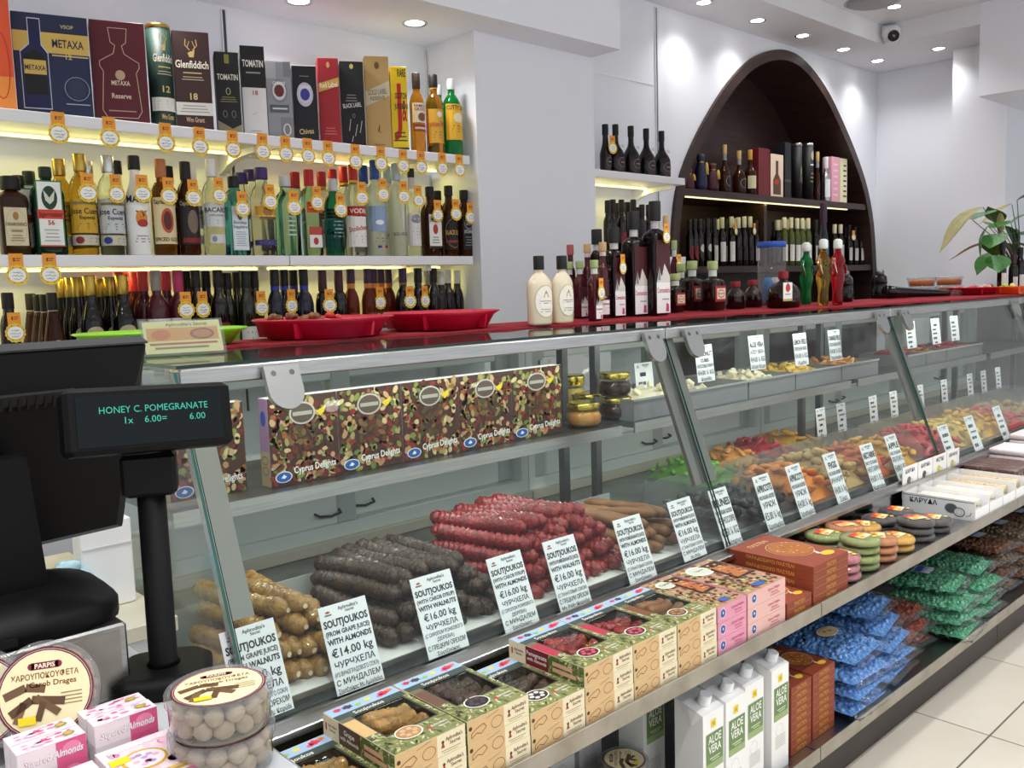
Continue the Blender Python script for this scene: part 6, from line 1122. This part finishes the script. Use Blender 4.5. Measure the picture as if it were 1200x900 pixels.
# ================================================================== on the counter top
gT = 'bottles on the counter cloth'
spec('cream_flask', 'cream_liquid', 2, .62, .56, .76, .0125, ('141416', .2, 1.35), 'round', ((.1, .58, .62, None, [('e', 0, .5, .5, .5, 'c9b58a'), ('e', 0, .5, .46, .475, 'f4efe4'), ('p', [(-.12, .62), (.12, .62), (.06, .76), (0, .84), (-.06, .76)], 'c0963a'), ('s', -.3, .42, .3, .54, 2, '8a8478'), ('s', -.26, .16, .26, .3, 2, 'a8a294')]),))
VIL = [('r', -.5, .55, .5, 1, '4a1820'), ('p', [(-.5, .4), (-.3, .62), (-.1, .5), (.1, .68), (.5, .5), (.5, .4)], 'd8d2cc'), ('p', [(-.4, .45), (-.2, .45), (-.2, .58), (-.3, .64)], '8a8688'), ('r', -.5, 0, .5, .42, 'f2f0f0'), ('t', 'Commandaria', 0, .28, .07, 'a8243a', .92), ('s', -.1, .16, .4, .22, 1, 'a8a4a8'), ('p', [(.15, .02), (.4, .02), (.38, .12), (.2, .14)], 'c04a6a')]
spec('tall_square', 'wine_glass', 6, .85, .68, .76, .0145, ('1b1b1d', .17, 1.5), 'round', ((.02, .66, .9, None, VIL),), collar=('c9c9cc', .07))
spec('slim_cork', 'rose_glass', 2, 1, .6, .7, .011, ('cork', .12, 1.25), 'round', ((.05, .5, .8, None, VIL),), collar=('d8c8c0', .06))
spec('slim_red', 'rose_glass', 2, 1, .6, .7, .011, ('b0585a', .14, 1.25), 'round', ((.05, .5, .8, None, VIL),))
spec('slim_green', 'rose_glass', 5, .9, .62, .74, .011, ('a3b57a', .13, 1.3), 'round', ((.03, .55, .86, None, VIL),), collar=('c9d2c8', .1))
spec('balsamic', 'syrup', 5, .8, .58, .66, .016, ('a9b878', .17, 1.35), 'round', ((.18, .5, .94, '9a2a2a', [('r', -.34, .16, .44, .84, 'e6d8c0'), ('e', .05, .5, .3, .26, 'b8463a'), ('e', .05, .5, .26, .2, 'e6d8c0'), ('s', -.25, .44, .35, .56, 1, '6a2a22')]),), collar=('cfd8cf', .14))
spec('pomegranate_ball', 'syrup', 2, 1, .36, .74, .016, ('8a1622', .2, 1.3), 'round')
spec('tall_purple', 'navy_glass', 2, 1, .5, .74, .015, ('3a1f3a', .2, 1.15), 'round', ((.3, .62, .55, '3a5a8a', [('p', [(-.3, .1), (.3, .2), (.1, .5), (.3, .9), (-.3, .8)], '8ab0d8')]),))
spec('rum_red_label', 'wine_glass', 5, .8, .66, .78, .014, ('161618', .2, 1.2), 'round', ((.1, .6, .9, '7a1f26', [('s', -.3, .58, .3, .7, 1, 'e6d8c0'), ('s', -.3, .2, .3, .45, 2, 'c9a090')]),))
def ct(sp, px, yt, yb, wp, lab, tg=0, Y=None):
    Y = Y or min(max(atz(px, yb, ZT).y, 1.82), 2.24)
    t, H, wd = px_bottle(sp, px, yt, wp, Y, ZT, lab, gT, ymax=2.36)
    if tg: neck_tag(t, H, wd, 'price tag hanging on the '+lab, .8 if tg == 1 else .7, .004, .8)
    return t, H, wd
ct('cream_flask', 631, 300, 381, 37, 'left cream liqueur flask with white oval label'); ct('cream_flask', 658, 300, 379, 33, 'right cream liqueur flask with white oval label')
for a in (('tall_square', 767, 236, 365, 29, 'tallest square wine bottle with black stopper', 1, 2.05), ('tall_square', 742, 248, 368, 26, 'second tallest square wine bottle in front of the red label', 0, 2.09), ('slim_green', 696, 305, 376, 15, 'green capped slim bottle at the front', 2), ('slim_green', 679, 306, 373, 14, 'green capped slim bottle in the middle'), ('slim_green', 667, 307, 373, 12, 'green capped slim bottle beside the cream flask'), ('tall_square', 719, 267, 369, 21, 'square bottle with black stopper and two tags', 2, 2.1),
 ('slim_cork', 706, 284, 373, 14, 'cork stoppered slim bottle, right'), ('slim_cork', 688, 286, 373, 13, 'cork stoppered slim bottle, middle'), ('slim_red', 668, 287, 373, 12, 'slim bottle with a reddish stopper'), ('tall_square', 699, 269, 372, 15, 'black stoppered bottle behind the corks', 0, 2.2), ('slim_cork', 780, 253, 366, 10, 'cork stoppered bottle behind the tallest square bottle', 0, 2.25),
 ('rum_red_label', 752, 258, 368, 13, 'red labelled bottle between the tall square bottles', 0, 2.2),
 ('balsamic', 791, 321, 366, 21, 'smallest green capped balsamic bottle'), ('balsamic', 811, 306, 364, 28, 'left wide balsamic bottle with red label'), ('balsamic', 835, 306, 364, 28, 'right wide balsamic bottle with red label'), ('balsamic', 798, 309, 362, 14, 'green capped balsamic bottle half hidden behind the others', 0, 2.28), ('slim_green', 790, 282, 362, 9, 'green capped bottle with tag behind the balsamic', 1, 2.3),
 ('pomegranate_ball', 862, 330, 362, 25, 'round dark syrup bottle, left'), ('pomegranate_ball', 882, 328, 360, 25, 'round dark syrup bottle, middle'), ('pomegranate_ball', 918, 318, 361, 43, 'large round syrup bottle wearing a white card', 0, 1.96), ('tall_purple', 965, 238, 352, 14, 'tall slim dark bottle with purple capsule', 0, 2.2)): ct(*a)
q = aty(922, 331, 1.90); t = thing('syrup_card', 'white hanging card with a red pomegranate on the round bottle', 'card', (q.x, 1.895, q.z)); ob('card', sbox(-.035, .035, 0, .001, -.075, 0, 'f0f0ee'), t); ob('card_print', Art().ell(0, -.022, .018, .017, 'c8342c', 1).poly([(-.006, -.006), (0, .0), (.006, -.006)], 'c8342c', 1).rect(-.02, -.05, .02, -.045, 'a89a9a', 1).rect(-.035, -.075, .035, -.066, 'c9a86a', 1).emit(MB(), front(-.0003)), t)
# figure shaped bottles
def figure(px, yt, yb, m, label, Y):
    q = aty(px, yt, Y); H = q.z-ZT; t = thing('figure_bottle', label, 'bottle', (q.x, Y, ZT), 0, 'figure shaped bottles'); s = H/.2
    R = [(.016, .014, 0), (.019, .016, .01), (.017, .014, .035), (.02, .016, .06), (.027, .02, .08), (.026, .019, .092), (.017, .014, .108), (.019, .015, .12), (.026, .021, .132), (.024, .016, .145), (.012, .011, .155), (.009, .009, .165), (.011, .011, .18)]
    ob('glass', MB().rows([(a*s, b*s, z*s, 2) for a, b, z in R], 18, m), t)
    for sg in (-1, 1): ob('arm', MB().tube([(sg*.023*s, 0, .14*s), (sg*.034*s, -.006*s, .118*s), (sg*.03*s, -.012*s, .095*s)], [.006*s, .0055*s, .004*s], 8, m), t)
    ob('cap', MB().lathe([(.0125*s, .17*s), (.0135*s, .175*s), (.013*s, .195*s), (.007*s, .2*s)], 14, 'e6ebe6'), t)
figure(945, 284, 356, 'emerald_glass', 'green figure shaped bottle', 2.1); figure(965, 280, 358, 'gold_liquid', 'pale yellow figure shaped bottle', 1.93); figure(982, 280, 357, 'red_clear', 'red figure shaped bottle', 1.91)
# clear cylinder with a blue lid
Yc = 2.25; q = aty(904, 284, Yc); r = (aty(921, 284, Yc).x-aty(887, 284, Yc).x)/2*cosaz(904, 284); Hc = q.z-ZT
t = thing('lidded_cylinder', 'clear plastic cylinder with a bright blue lid', 'container', (q.x, Yc, ZT))
ob('cylinder', MB().lathe([(r*.98, 0), (r*.98, Hc*.95)], 28, 'tub_plastic', True, False), t); ob('lid', MB().lathe([(r, Hc*.92), (r*1.02, Hc*.93), (r*1.02, Hc), (r*.9, Hc+.003)], 28, '2a52b8'), t)
for k in range(2): ob('contents', MB().rows([(.02, .02, .002, 2), (.026, .026, .02, 2), (.02, .02, .07, 2), (.027, .027, .1, 2), (.012, .012, .13, 2)], 14, ('4a9ad8', 'e6e0d8')[k]), t, ((k-.5)*.06, 0, 0))
# black novelty bottles and the long black horn
def novelty(px, yt, yb, Y, label):
    q = aty(px, yt, Y); H = q.z-ZT; t = thing('novelty_bottle', label, 'bottle', (q.x, Y, ZT), .3, 'black novelty bottles'); s = H/.12
    ob('glass', MB().rows([(.034*s, .03*s, 0, 5), (.036*s, .032*s, .008*s, 5), (.034*s, .03*s, .05*s, 4), (.03*s, .028*s, .056*s, 3), (.034*s, .03*s, .064*s, 4), (.032*s, .028*s, .09*s, 3), (.02*s, .02*s, .1*s, 2)], 20, 'black_gloss'), t)
    ob('shoulder', MB().ball((.028*s, 0, .085*s), .022*s, .022*s, .022*s, 'black_gloss', 12, 8), t); ob('cap', MB().lathe([(.016*s, .098*s), (.018*s, .1*s), (.018*s, .114*s), (.01*s, .12*s)], 16, 'steel_dark'), t)
novelty(990, 317, 352, 2.12, 'left black glass novelty bottle'); novelty(1031, 316, 346, 2.2, 'right black glass novelty bottle')
a, b = aty(1040, 340, 2.1), aty(1112, 342, 1.95)
t = thing('horn_bottle', 'long black horn shaped bottle lying on the cloth', 'bottle', (a.x, a.y, ZT))
pts_ = [(k/8) for k in range(9)]
ob('horn', MB().tube([Vector((0, 0, .036)).lerp(Vector((b.x-a.x, b.y-a.y, .016)), k)+Vector((0, .03*math.sin(k*PI), 0)) for k in pts_], [.035-.02*k for k in pts_], 16, 'black_gloss'), t)
ob('film_end', MB().tube([Vector((b.x-a.x, b.y-a.y, .016)), Vector((b.x-a.x+.05, b.y-a.y-.01, .014)), Vector((b.x-a.x+.12, b.y-a.y-.02, .018))], [.014, .02, .012], 12, 'film'), t)
# red divided party trays, a lime one, sweets in them
def party_tray(cx, cy, r, m, label, ry=None, h=.05, lobes=5):
    ry = ry or r; t = thing('party_tray', label, 'tray', (cx, cy, ZT)); n = 40; mb = MB()
    rings = [(.72, .0), (.78, .001), (.9, h*.8), (1, h), (.985, h+.003), (.88, h*.78), (.76, .005), (0, .004)]
    lob = lambda k: 1-.035*(1+math.cos(lobes*2*PI*k/n))
    vs = [(f*r*lob(k)*math.cos(2*PI*k/n), f*ry*lob(k)*math.sin(2*PI*k/n), z) for f, z in rings for k in range(n)]
    mb.add(vs, [(i*n+k, i*n+(k+1) % n, i*n+n+(k+1) % n, i*n+n+k) for i in range(len(rings)-1) for k in range(n)]+[tuple(range(n-1, -1, -1))], m, True); ob('tray_body', mb, t)
    for k in range(lobes):
        a = 2*PI*k/lobes; c, s = math.cos(a), math.sin(a); w_ = .005
        ob('compartment_wall', MB().add([(x*c*r-w_*s*e, x*s*ry+w_*c*e, z) for x, z in ((.18, .004), (.86, .004), (.9, h*.85), (.18, h*.75)) for e in (-1, 1)], [(0, 1, 3, 2), (2, 3, 5, 4), (4, 5, 7, 6), (6, 7, 1, 0), (0, 2, 4, 6), (7, 5, 3, 1)], m), t)
    return t
q1, q2 = aty(378, 388, 2.13), aty(515, 380, 2.13)
party_tray(q1.x, 2.13, .195, 'red_plastic', 'left red divided party tray on the counter'); party_tray(q2.x+.01, 2.14, .185, 'red_plastic', 'right red divided party tray on the counter')
q = aty(192, 392, 2.15); party_tray(q.x, 2.15, .22, 'lime_plastic', 'shallow lime green tray behind the little sign', .13, .038, 4)
pm('candy_wrap', '6a3a20', .25, noise=(60, '9a6a3a', .4, .7)); pm('candy_red2', 'c02a2a', .3)
for k in range(22):
    a, rr = random.uniform(PI*.75, PI*1.35), random.uniform(.06, .14)
    tag(ob('wrapped_sweet', cached(('wsweet', k % 3), lambda: MB().ball((0, 0, 0), .016, .011, .010, 'candy_wrap', 9, 6, .1, random.Random(k)).mesh('wrapped_sweet')), None, (q1.x+rr*math.cos(a), 2.13+rr*math.sin(a), ZT+.016+random.uniform(0, .045)), rot=(random.uniform(-.6, .6), random.uniform(-.6, .6), random.uniform(0, 6))), 'brown wrapped sweet heaped in the left red tray', 'sweet', 'brown sweets in the left red tray')
for k in range(10):
    tag(ob('wrapped_sweet', cached(('rsweet', k % 2), lambda: MB().ball((0, 0, 0), .015, .012, .011, 'candy_red2', 9, 6, .08, random.Random(k)).mesh('wrapped_sweet')), None, (q1.x+.05+random.uniform(-.05, .05), 2.2+random.uniform(-.04, .04), ZT+.018+random.uniform(0, .04)), rot=(random.uniform(-.6, .6), 0, random.uniform(0, 6))), 'red sweet in the left red tray', 'sweet', 'red sweets in the left red tray')
# acrylic sign holder at the case end
q = atz(219, 416, 1.298)
t = thing('sign_holder', 'small clear acrylic holder with a yellow and orange leaflet', 'sign', (q.x, q.y, 1.2985), -.25)
ob('acrylic_stand', MB().add([(-.085, 0, 0), (.085, 0, 0), (.085, .045, .075), (-.085, .045, .075), (-.085, .004, 0), (.085, .004, 0), (.085, .049, .075), (-.085, .049, .075), (-.085, .09, 0), (.085, .09, 0)], [(0, 1, 2, 3), (5, 4, 7, 6), (6, 7, 8, 9), (0, 4, 5, 1)], 'acrylic'), t)
U_ = plane((0, .0075, .006), (1, 0, 0), (0, .045, .075)); A = Art(); A.rect(-.08, 0, .08, .078, 'efe3a0', 1); A.rect(-.074, .03, .074, .062, 'e0a050', 2); A.ell(-.045, .045, .02, .013, 'd8702a', 3); A.ell(.04, .045, .026, .014, '9a4a24', 3); A.ell(.04, .045, .02, .010, 'c87a44', 4); A.text("Aphrodite's Secret", .01, .066, .008, '8a6a2a', 3, .12); A.rect(-.07, .02, .07, .025, 'b9502a', 2); A.rect(-.06, .01, .05, .015, '8a7a3a', 2)
ob('leaflet', A.emit(MB(), lambda u, v, o: U_(u, v, o-.003)), t)
# far right of the counter: fruit tubs, bowls of sweets, plant
def fruit_tub(px, py, Y, label):
    q = aty(px, py, Y); t = thing('fruit_tub', label, 'tub', (q.x, Y, ZT), 0, 'clear tubs of orange fruit'); 
    ob('tub_body', MB().rows([(.075, .055, 0, 4), (.085, .062, .045, 4)], 24, 'tub_plastic', True, False), t); ob('lid', MB().rows([(.088, .065, .044, 4), (.088, .065, .05, 4), (.08, .057, .053, 4)], 24, 'tub_plastic', False, True), t); o = ob('fruit', MB().rows([(.068, .05, .003, 4), (.075, .055, .03, 4), (.06, .04, .04, 4)], 20, 'apricot'), t); o['kind'] = 'stuff'
fruit_tub(1080, 338, 2.15, 'lower left clear tub of orange fruit'); fruit_tub(1112, 336, 2.12, 'lower right clear tub of orange fruit')
for px, Y, s in ((1080, 2.15, 'upper left'), (1112, 2.12, 'upper right')):
    q = aty(px, 338, Y); t = thing('fruit_tub', s+' clear tub of orange fruit', 'tub', (q.x, Y, ZT+.054), 0, 'clear tubs of orange fruit')
    ob('tub_body', MB().rows([(.075, .055, 0, 4), (.085, .062, .045, 4)], 24, 'tub_plastic', True, False), t); ob('lid', MB().rows([(.088, .065, .044, 4), (.088, .065, .05, 4), (.08, .057, .053, 4)], 24, 'tub_plastic', False, True), t); o = ob('fruit', MB().rows([(.068, .05, .003, 4), (.075, .055, .03, 4), (.06, .04, .04, 4)], 20, 'apricot'), t); o['kind'] = 'stuff'
q = aty(1142, 340, 1.93); party_tray(q.x, 1.93, .15, 'red_plastic', 'small pink red tray of sweets at the right', .15, .04); qb = aty(1178, 340, 1.78); party_tray(qb.x, 1.78, .09, 'orange_plastic', 'orange bowl of sweets beside the plant', .11, .04, 6)
for k in range(16): tag(ob('wrapped_sweet', cached(('psw', k % 3), lambda: MB().ball((0, 0, 0), .016, .013, .012, ('f0c8b8', 'e8d8c0', 'e06a6a')[k % 3], 8, 5).mesh('wrapped_sweet')), None, (q.x+random.uniform(-.09, .09), 1.93+random.uniform(-.09, .09), ZT+.03+random.uniform(0, .02))), 'pastel sweet in the small red tray at the right', 'sweet', 'sweets in the right trays')
for k in range(10): tag(ob('wrapped_sweet', cached(('gsw', k % 2), lambda: MB().ball((0, 0, 0), .016, .013, .012, ('b8e060', 'e6e08a')[k % 2], 8, 5).mesh('wrapped_sweet')), None, (qb.x+random.uniform(-.06, .06), 1.78+random.uniform(-.05, .05), ZT+.03+random.uniform(0, .02))), 'pale green sweet in the orange bowl', 'sweet', 'sweets in the orange bowl')
for px, yt, m, s in ((1175, 283, 'wine_black', 'with black capsule'), (1188, 298, 'plum_cap', 'with wine red capsule'), (1196, 290, 'wine_black', 'at the picture edge')):
    px_bottle(m, px, yt, 12, 1.80, ZT, 'dark wine bottle %s under the plant' % s, gT, ymax=2.36)
# plant
Yl = 1.88; base = aty(1196, 330, Yl); t = thing('potted_plant', 'leafy green houseplant with some browning leaves at the right', 'plant', (base.x, Yl, ZT))
ob('pot', MB().lathe([(.05, 0), (.065, .09), (.07, .1), (.062, .1), (.055, .07)], 22, '4a3a34'), t)
def leaf_mesh(m, k):
    vs = []; n = 9
    for i in range(n):
        s = i/(n-1); w_ = math.sin(PI*min(1, s*1.15+.05))**.8*.36*(1-s*.35) if s < .98 else 0
        for j in (-1, -.5, 0, .5, 1): vs.append((j*w_, s, .10*abs(j)*w_*2-.22*s*s+.03*math.sin(6*s+k)))
    return MB().add(vs, [(i*5+j, i*5+j+1, i*5+6+j, i*5+5+j) for i in range(n-1) for j in range(4)], m, True).mesh('leaf')
LV = [((1152, 243), (1107, 273), 'leaf_brown'), ((1140, 258), (1160, 245), 'leaf'), ((1186, 240), (1155, 253), 'leaf_brown'), ((1160, 285), (1131, 292), 'leaf_brown'), ((1162, 296), (1148, 312), 'leaf'), ((1168, 300), (1163, 313), 'leaf'), ((1158, 265), (1150, 290), 'leaf'), ((1170, 262), (1160, 248), 'leaf'), ((1175, 270), (1165, 258), 'leaf'), ((1178, 265), (1190, 280), 'leaf'), ((1168, 275), (1155, 285), 'leaf'), ((1165, 268), (1180, 258), 'leaf'), ((1185, 262), (1200, 250), 'leaf'), ((1182, 275), (1200, 270), 'leaf'), ((1176, 285), (1192, 295), 'leaf'), ((1192, 235), (1210, 228), 'leaf'), ((1172, 250), (1176, 268), 'leaf_brown'), ((1188, 285), (1206, 290), 'leaf'), ((1160, 280), (1172, 290), 'leaf'), ((1190, 268), (1195, 285), 'leaf')]
for k, (a, b, m) in enumerate(LV):
    A_, B_ = aty(*a, Yl-.1+.04*(k % 5)), None; dp = (A_-Vector((0, 0, EYE))).dot(_F); B_ = A_+(_R*(b[0]-a[0])+_Dn*(b[1]-a[1]))*(dp/FPX)+_F*(.03*((k*3) % 5-2)); d = B_-A_; L = d.length
    o = ob('leaf', cached(('leaf', m, k % 3), lambda: leaf_mesh(m, k % 3)), t); e = d.to_track_quat('Y', 'Z').to_euler(); o.rotation_euler = e; L *= 1.7; o.scale = (L*(.42 if m == 'leaf_brown' else 1.4), L, L*.8); o.location = A_-t.location
    c0 = Vector((base.x, Yl, ZT+.09)); ob('stem', MB().tube([c0-t.location, (c0+A_)*.5-t.location+Vector((0, 0, .05)), A_-t.location], [.004, .003, .002], 6, 'stem'), t)
# ================================================================== the till corner at the left
t = thing('till_counter', 'pale till counter at the lower left corner', 'counter', (-.1, .8, 0))
ob('counter_body', sbox(-.7, .55, .09, .72, .0005, .87, 'white_lam'), t); ob('counter_top', sbox(-.72, .565, .06, .74, .8705, .9, 'b9bcc0', .003), t)
ZR = .9005
t = thing('cash_drawer', 'brushed stainless steel box under the till screen', 'cash drawer', (.1, 1.18, ZR))
ob('drawer_body', sbox(-.35, .302, 0, .33, 0, .1, 'steel', .003), t); ob('front_plate', sbox(-.34, .292, -.002, -.0002, .008, .092, 'steel_dull'), t)
# till screen seen from behind
a, b = aty(170, 397, 1.30), aty(150, 625, 1.42); d = a-b; Hm = math.hypot(d.y, d.z)-.012; tl_ = math.atan2(-(a.y-b.y), a.z-b.z)
t = thing('till_screen', 'black till monitor seen from behind', 'monitor', (a.x-.185, b.y, b.z), 0, rot=(tl_, 0, .13)); W = .38
ob('bezel', sbox(-W/2, W/2, .008, .03, 0, Hm, 'black_plastic', .004), t); ob('rear_shell', MB().add([(-W/2+.003, .008, .003), (W/2-.003, .008, .003), (W/2-.003, .008, Hm-.003), (-W/2+.003, .008, Hm-.003), (-W/2+.02, -.022, .03), (W/2-.03, -.022, .03), (W/2-.03, -.022, Hm-.065), (-W/2+.02, -.022, Hm-.065)], [(0, 1, 5, 4), (1, 2, 6, 5), (2, 3, 7, 6), (3, 0, 4, 7), (4, 5, 6, 7)], 'black_plastic'), t)
ob('top_edge', sbox(-W/2, W/2, .0075, .0305, Hm+.0002, Hm+.003, '3a3a3d'), t)
v = ob('vent_band', MB().prism([(-.17, -.012), (.075, -.012), (.09, -.006), (.09, .006), (.075, .012), (-.17, .012)], lambda u, w_, o: Vector((u, -.0-o, Hm-.062+w_)), .022, '101011'), t)
for k in range(20): ob('slot', cached('slot', lambda: sbox(-.0017, .0017, -.001, 0, -.008, .008, '050505').mesh('slot')), v, (-.155+k*.0112, -.0225, Hm-.062))
pl = ob('mount_plate', sbox(-.19, .02, -.03, -.0225, .06, .16, '0d0d0e', .003), t); ob('screw', MB().lathe([(.006, 0), (.005, .003)], 12, 'steel_dark'), pl, (-.012, -.03, .145), rot=(PI/2, 0, 0)); ob('hinge_barrel', MB().tube([(-.19, -.04, .09), (.0, -.04, .09)], .014, 14, 'black_plastic'), pl)
sb_ = aty(40, 700, 1.33)
t = thing('screen_stand', 'black till screen stand with rounded foot', 'stand', (sb_.x-.06, 1.302, ZR+.1005))
ob('foot', MB().rows([(.145, .12, 0, 3.5), (.145, .12, .02, 3.5), (.135, .11, .032, 3.2), (.09, .075, .045, 2.6)], 28, 'black_plastic'), t); ob('neck', MB().add([(-.11, -.03, .04), (.065, -.03, .04), (.065, .02, .04), (-.11, .02, .04), (-.11, -.035, .22), (.05, -.035, .22), (.05, .01, .22), (-.11, .01, .22)], [(0, 1, 5, 4), (1, 2, 6, 5), (2, 3, 7, 6), (3, 0, 4, 7), (4, 5, 6, 7)], 'black_plastic'), t); ob('cable_recess', sbox(-.08, .0, -.1235, -.1205, .006, .016, '050506'), t)
# customer display on a pole
rz = math.radians(-26)
t = thing('customer_display', 'black customer display on a pole showing green text', 'display', (.448, 1.185, ZR), rz)
ob('base_plate', MB().rows([(.062, .062, 0, 5), (.062, .062, .018, 5), (.05, .05, .028, 4.5)], 28, 'black_plastic'), t, (0, .0, 0)); ob('pole', MB().lathe([(.022, .028), (.0185, .034), (.018, .3)], 24, 'black_plastic'), t)
for sx in (-.045, .045): ob('screw', MB().lathe([(.005, 0), (.004, .0015)], 10, '050506'), t, (sx, -.04, .0235))
ob('swivel', sbox(-.034, .034, -.024, .024, .262, .318, 'black_plastic', .005), t)
h = ob('housing', sbox(-.102, .102, -.026, .026, -.042, .042, 'black_plastic', .006), t, (.004, -.018, .364), rot=(math.radians(-12), math.radians(2.0), math.radians(17)))
ob('screen_glass', sbox(-.088, .088, -.0275, -.0262, -.033, .031, 'screen'), h)
A = Art(); A.text('HONEY C. POMEGRANATE', .004, .008, .0085, 'led_text', 1, .132, off=.0); A.text('1x', -.028, -.006, .0085, 'led_text', 1, .012, off=.0); A.text('6.00=', .004, -.006, .0085, 'led_text', 1, .034, off=.0); A.text('6.00', .056, -.006, .0085, 'led_text', 1, .027, off=.0)
ob('screen_text', A.emit(MB(), front(-.0276)), h)
# drums of carob dragees
for k in range(2): drum((.408, .925, ZR+.0465*k), (0, 0, rz+.1), ('upper' if k else 'lower')+' clear drum of carob dragees at the front of the till counter', 26+k)
q = Vector((.292, 1.105, .9605)); drum(q+Vector((.0, .02, -.0)), (math.radians(68), 0, math.radians(-24)), 'clear drum leaning on edge with its cream label facing out', 30); drum(Vector((.228, 1.155, .9605)), (math.radians(68), 0, math.radians(-24)), 'second leaning clear drum, cut by the left picture edge', 31)
# small boxes of sugared almonds
def almond(x0, x1, y0, y1, z, h, label, flat=False):
    W, d = x1-x0, y1-y0; t = thing('almond_box', label, 'box', ((x0+x1)/2, y0, z), 0, 'pink boxes of sugared almonds')
    ob('box_body', sbox(-W/2, W/2, 0, d, 0, h, 'f1e9ec', .0008), t); r = random.Random(int(x0*1000))
    A = Art(); A.rect(-W*.5, 0, W*.5, h, 'e9dfe2', 0); A.rect(W*.05, 0, W*.5, h, 'd85a8a', 1); A.ell(W*.28, h*.6, W*.14, h*.3, 'e88aac', 2, 12); A.text('Sugared Almonds', 0, h*.35, h*.3, 'b9a0b0' if False else 'a88a9a', 3, W*.86, .0, 'c', .2); A.text('Sugared Almonds', .0006, h*.37, h*.3, 'f6f2f4', 4, W*.86, 0, 'c', .2)
    ob('front_print', A.emit(MB(), front(-.0002), .00012), t)
    A = Art(); A.rect(-W*.5, 0, W*.5, d, 'ead8de', 0)
    for k in range(24): A.ell(r.uniform(-.42, .42)*W, r.uniform(.12, .88)*d, W*r.uniform(.03, .08), d*r.uniform(.05, .1), r.choice(['d8487e', 'e887a8', 'f3c8d6', 'c9a8c8']), 1+k % 3, 10)
    if flat:
        A.ell(-W*.05, d*.5, W*.3, d*.24, 'd8a838', 4); A.ell(-W*.05, d*.5, W*.26, d*.2, 'efe4ea', 5); 
        for k in range(10): A.ell(-W*.05+r.uniform(-.18, .18)*W, d*.5+r.uniform(-.12, .12)*d, W*.05, d*.035, r.choice(['c9a0d0', 'e6b8cc', 'b890c0']), 6, 8)
        A.rect(-W*.46, d*.55, -W*.2, d*.7, 'f0d420', 7); A.text('Sugared Almonds', 0, d*.84, d*.08, 'f6f2f4', 7, W*.8); A.rect(W*.0, d*.02, W*.5, d*.14, 'e6b85a', 4); A.rect(-W*.4, .004, W*.3, .008, '9a8a6a', 5)
    else: A.ell(W*.3, d*.5, W*.1, d*.2, '8a9a5a', 5, 8); A.ell(W*.3, d*.5, W*.06, d*.12, 'c9a83a', 6, 8)
    ob('lid_print', A.emit(MB(), topf(h+.0002), .00012), t)
for lv in range(2):
    s = ('lower', 'upper')[lv]; z = ZR+lv*.0262
    almond(.301, .370, 1.010, 1.036, z, .026, s+' front almond box, right pair'); almond(.300, .369, 1.037, 1.063, z, .026, s+' rear almond box, right pair'); almond(.222, .290, 1.004, 1.030, z, .026, s+' front almond box, left pair'); almond(.222, .290, 1.031, 1.057, z, .026, s+' rear almond box, left pair')
almond(.296, .375, .900, 1.000, ZR, .026, 'flat almond box with a gold rimmed bowl on its lid', True); almond(.205, .290, .895, .99, ZR, .026, 'flat pink almond box at the picture bottom', True); almond(.13, .2, .93, 1.03, ZR, .045, 'almond box cut by the lower left corner', True)
# behind the till: a low bench with a paper box and a blue plastic bag
t = thing('prep_bench', 'low white bench behind the till', 'bench', (.3, 1.62, 0)); ob('bench_body', sbox(-.6, .33, .02, .6, .0005, .80, 'white_lam'), t); ob('bench_top', sbox(-.62, .345, 0, .62, .8005, .83, 'd3ccb8', .002), t)
q = aty(128, 690, 1.76); t = thing('paper_pack', 'plain white paper pack standing behind the pole', 'pack', (q.x, 1.76, .8305)); ob('pack_body', sbox(-.045, .05, 0, .05, 0, .17, 'f0eeee', .003), t); ob('fold', sbox(-.045, .05, -.002, -.0002, .12, .123, 'd8d6d8'), t)
q = aty(84, 690, 1.72); pm('blue_poly', '8fc2d8', .15, noise=(20, 'c8e2ec', .4, .7), bump=(40, .8)); t = thing('poly_bag', 'crumpled pale blue plastic bag behind the screen', 'bag', (q.x, 1.73, .8305), .4)
ob('bag_body', MB().rows([(.07, .04, 0, 3), (.08, .05, .02, 2.4), (.065, .04, .06, 2), (.03, .02, .1, 2)], 18, 'blue_poly'), t); ob('bag_knot', MB().ball((.0, 0, .105), .025, .018, .014, 'blue_poly', 9, 6, .2, random.Random(3)), t)
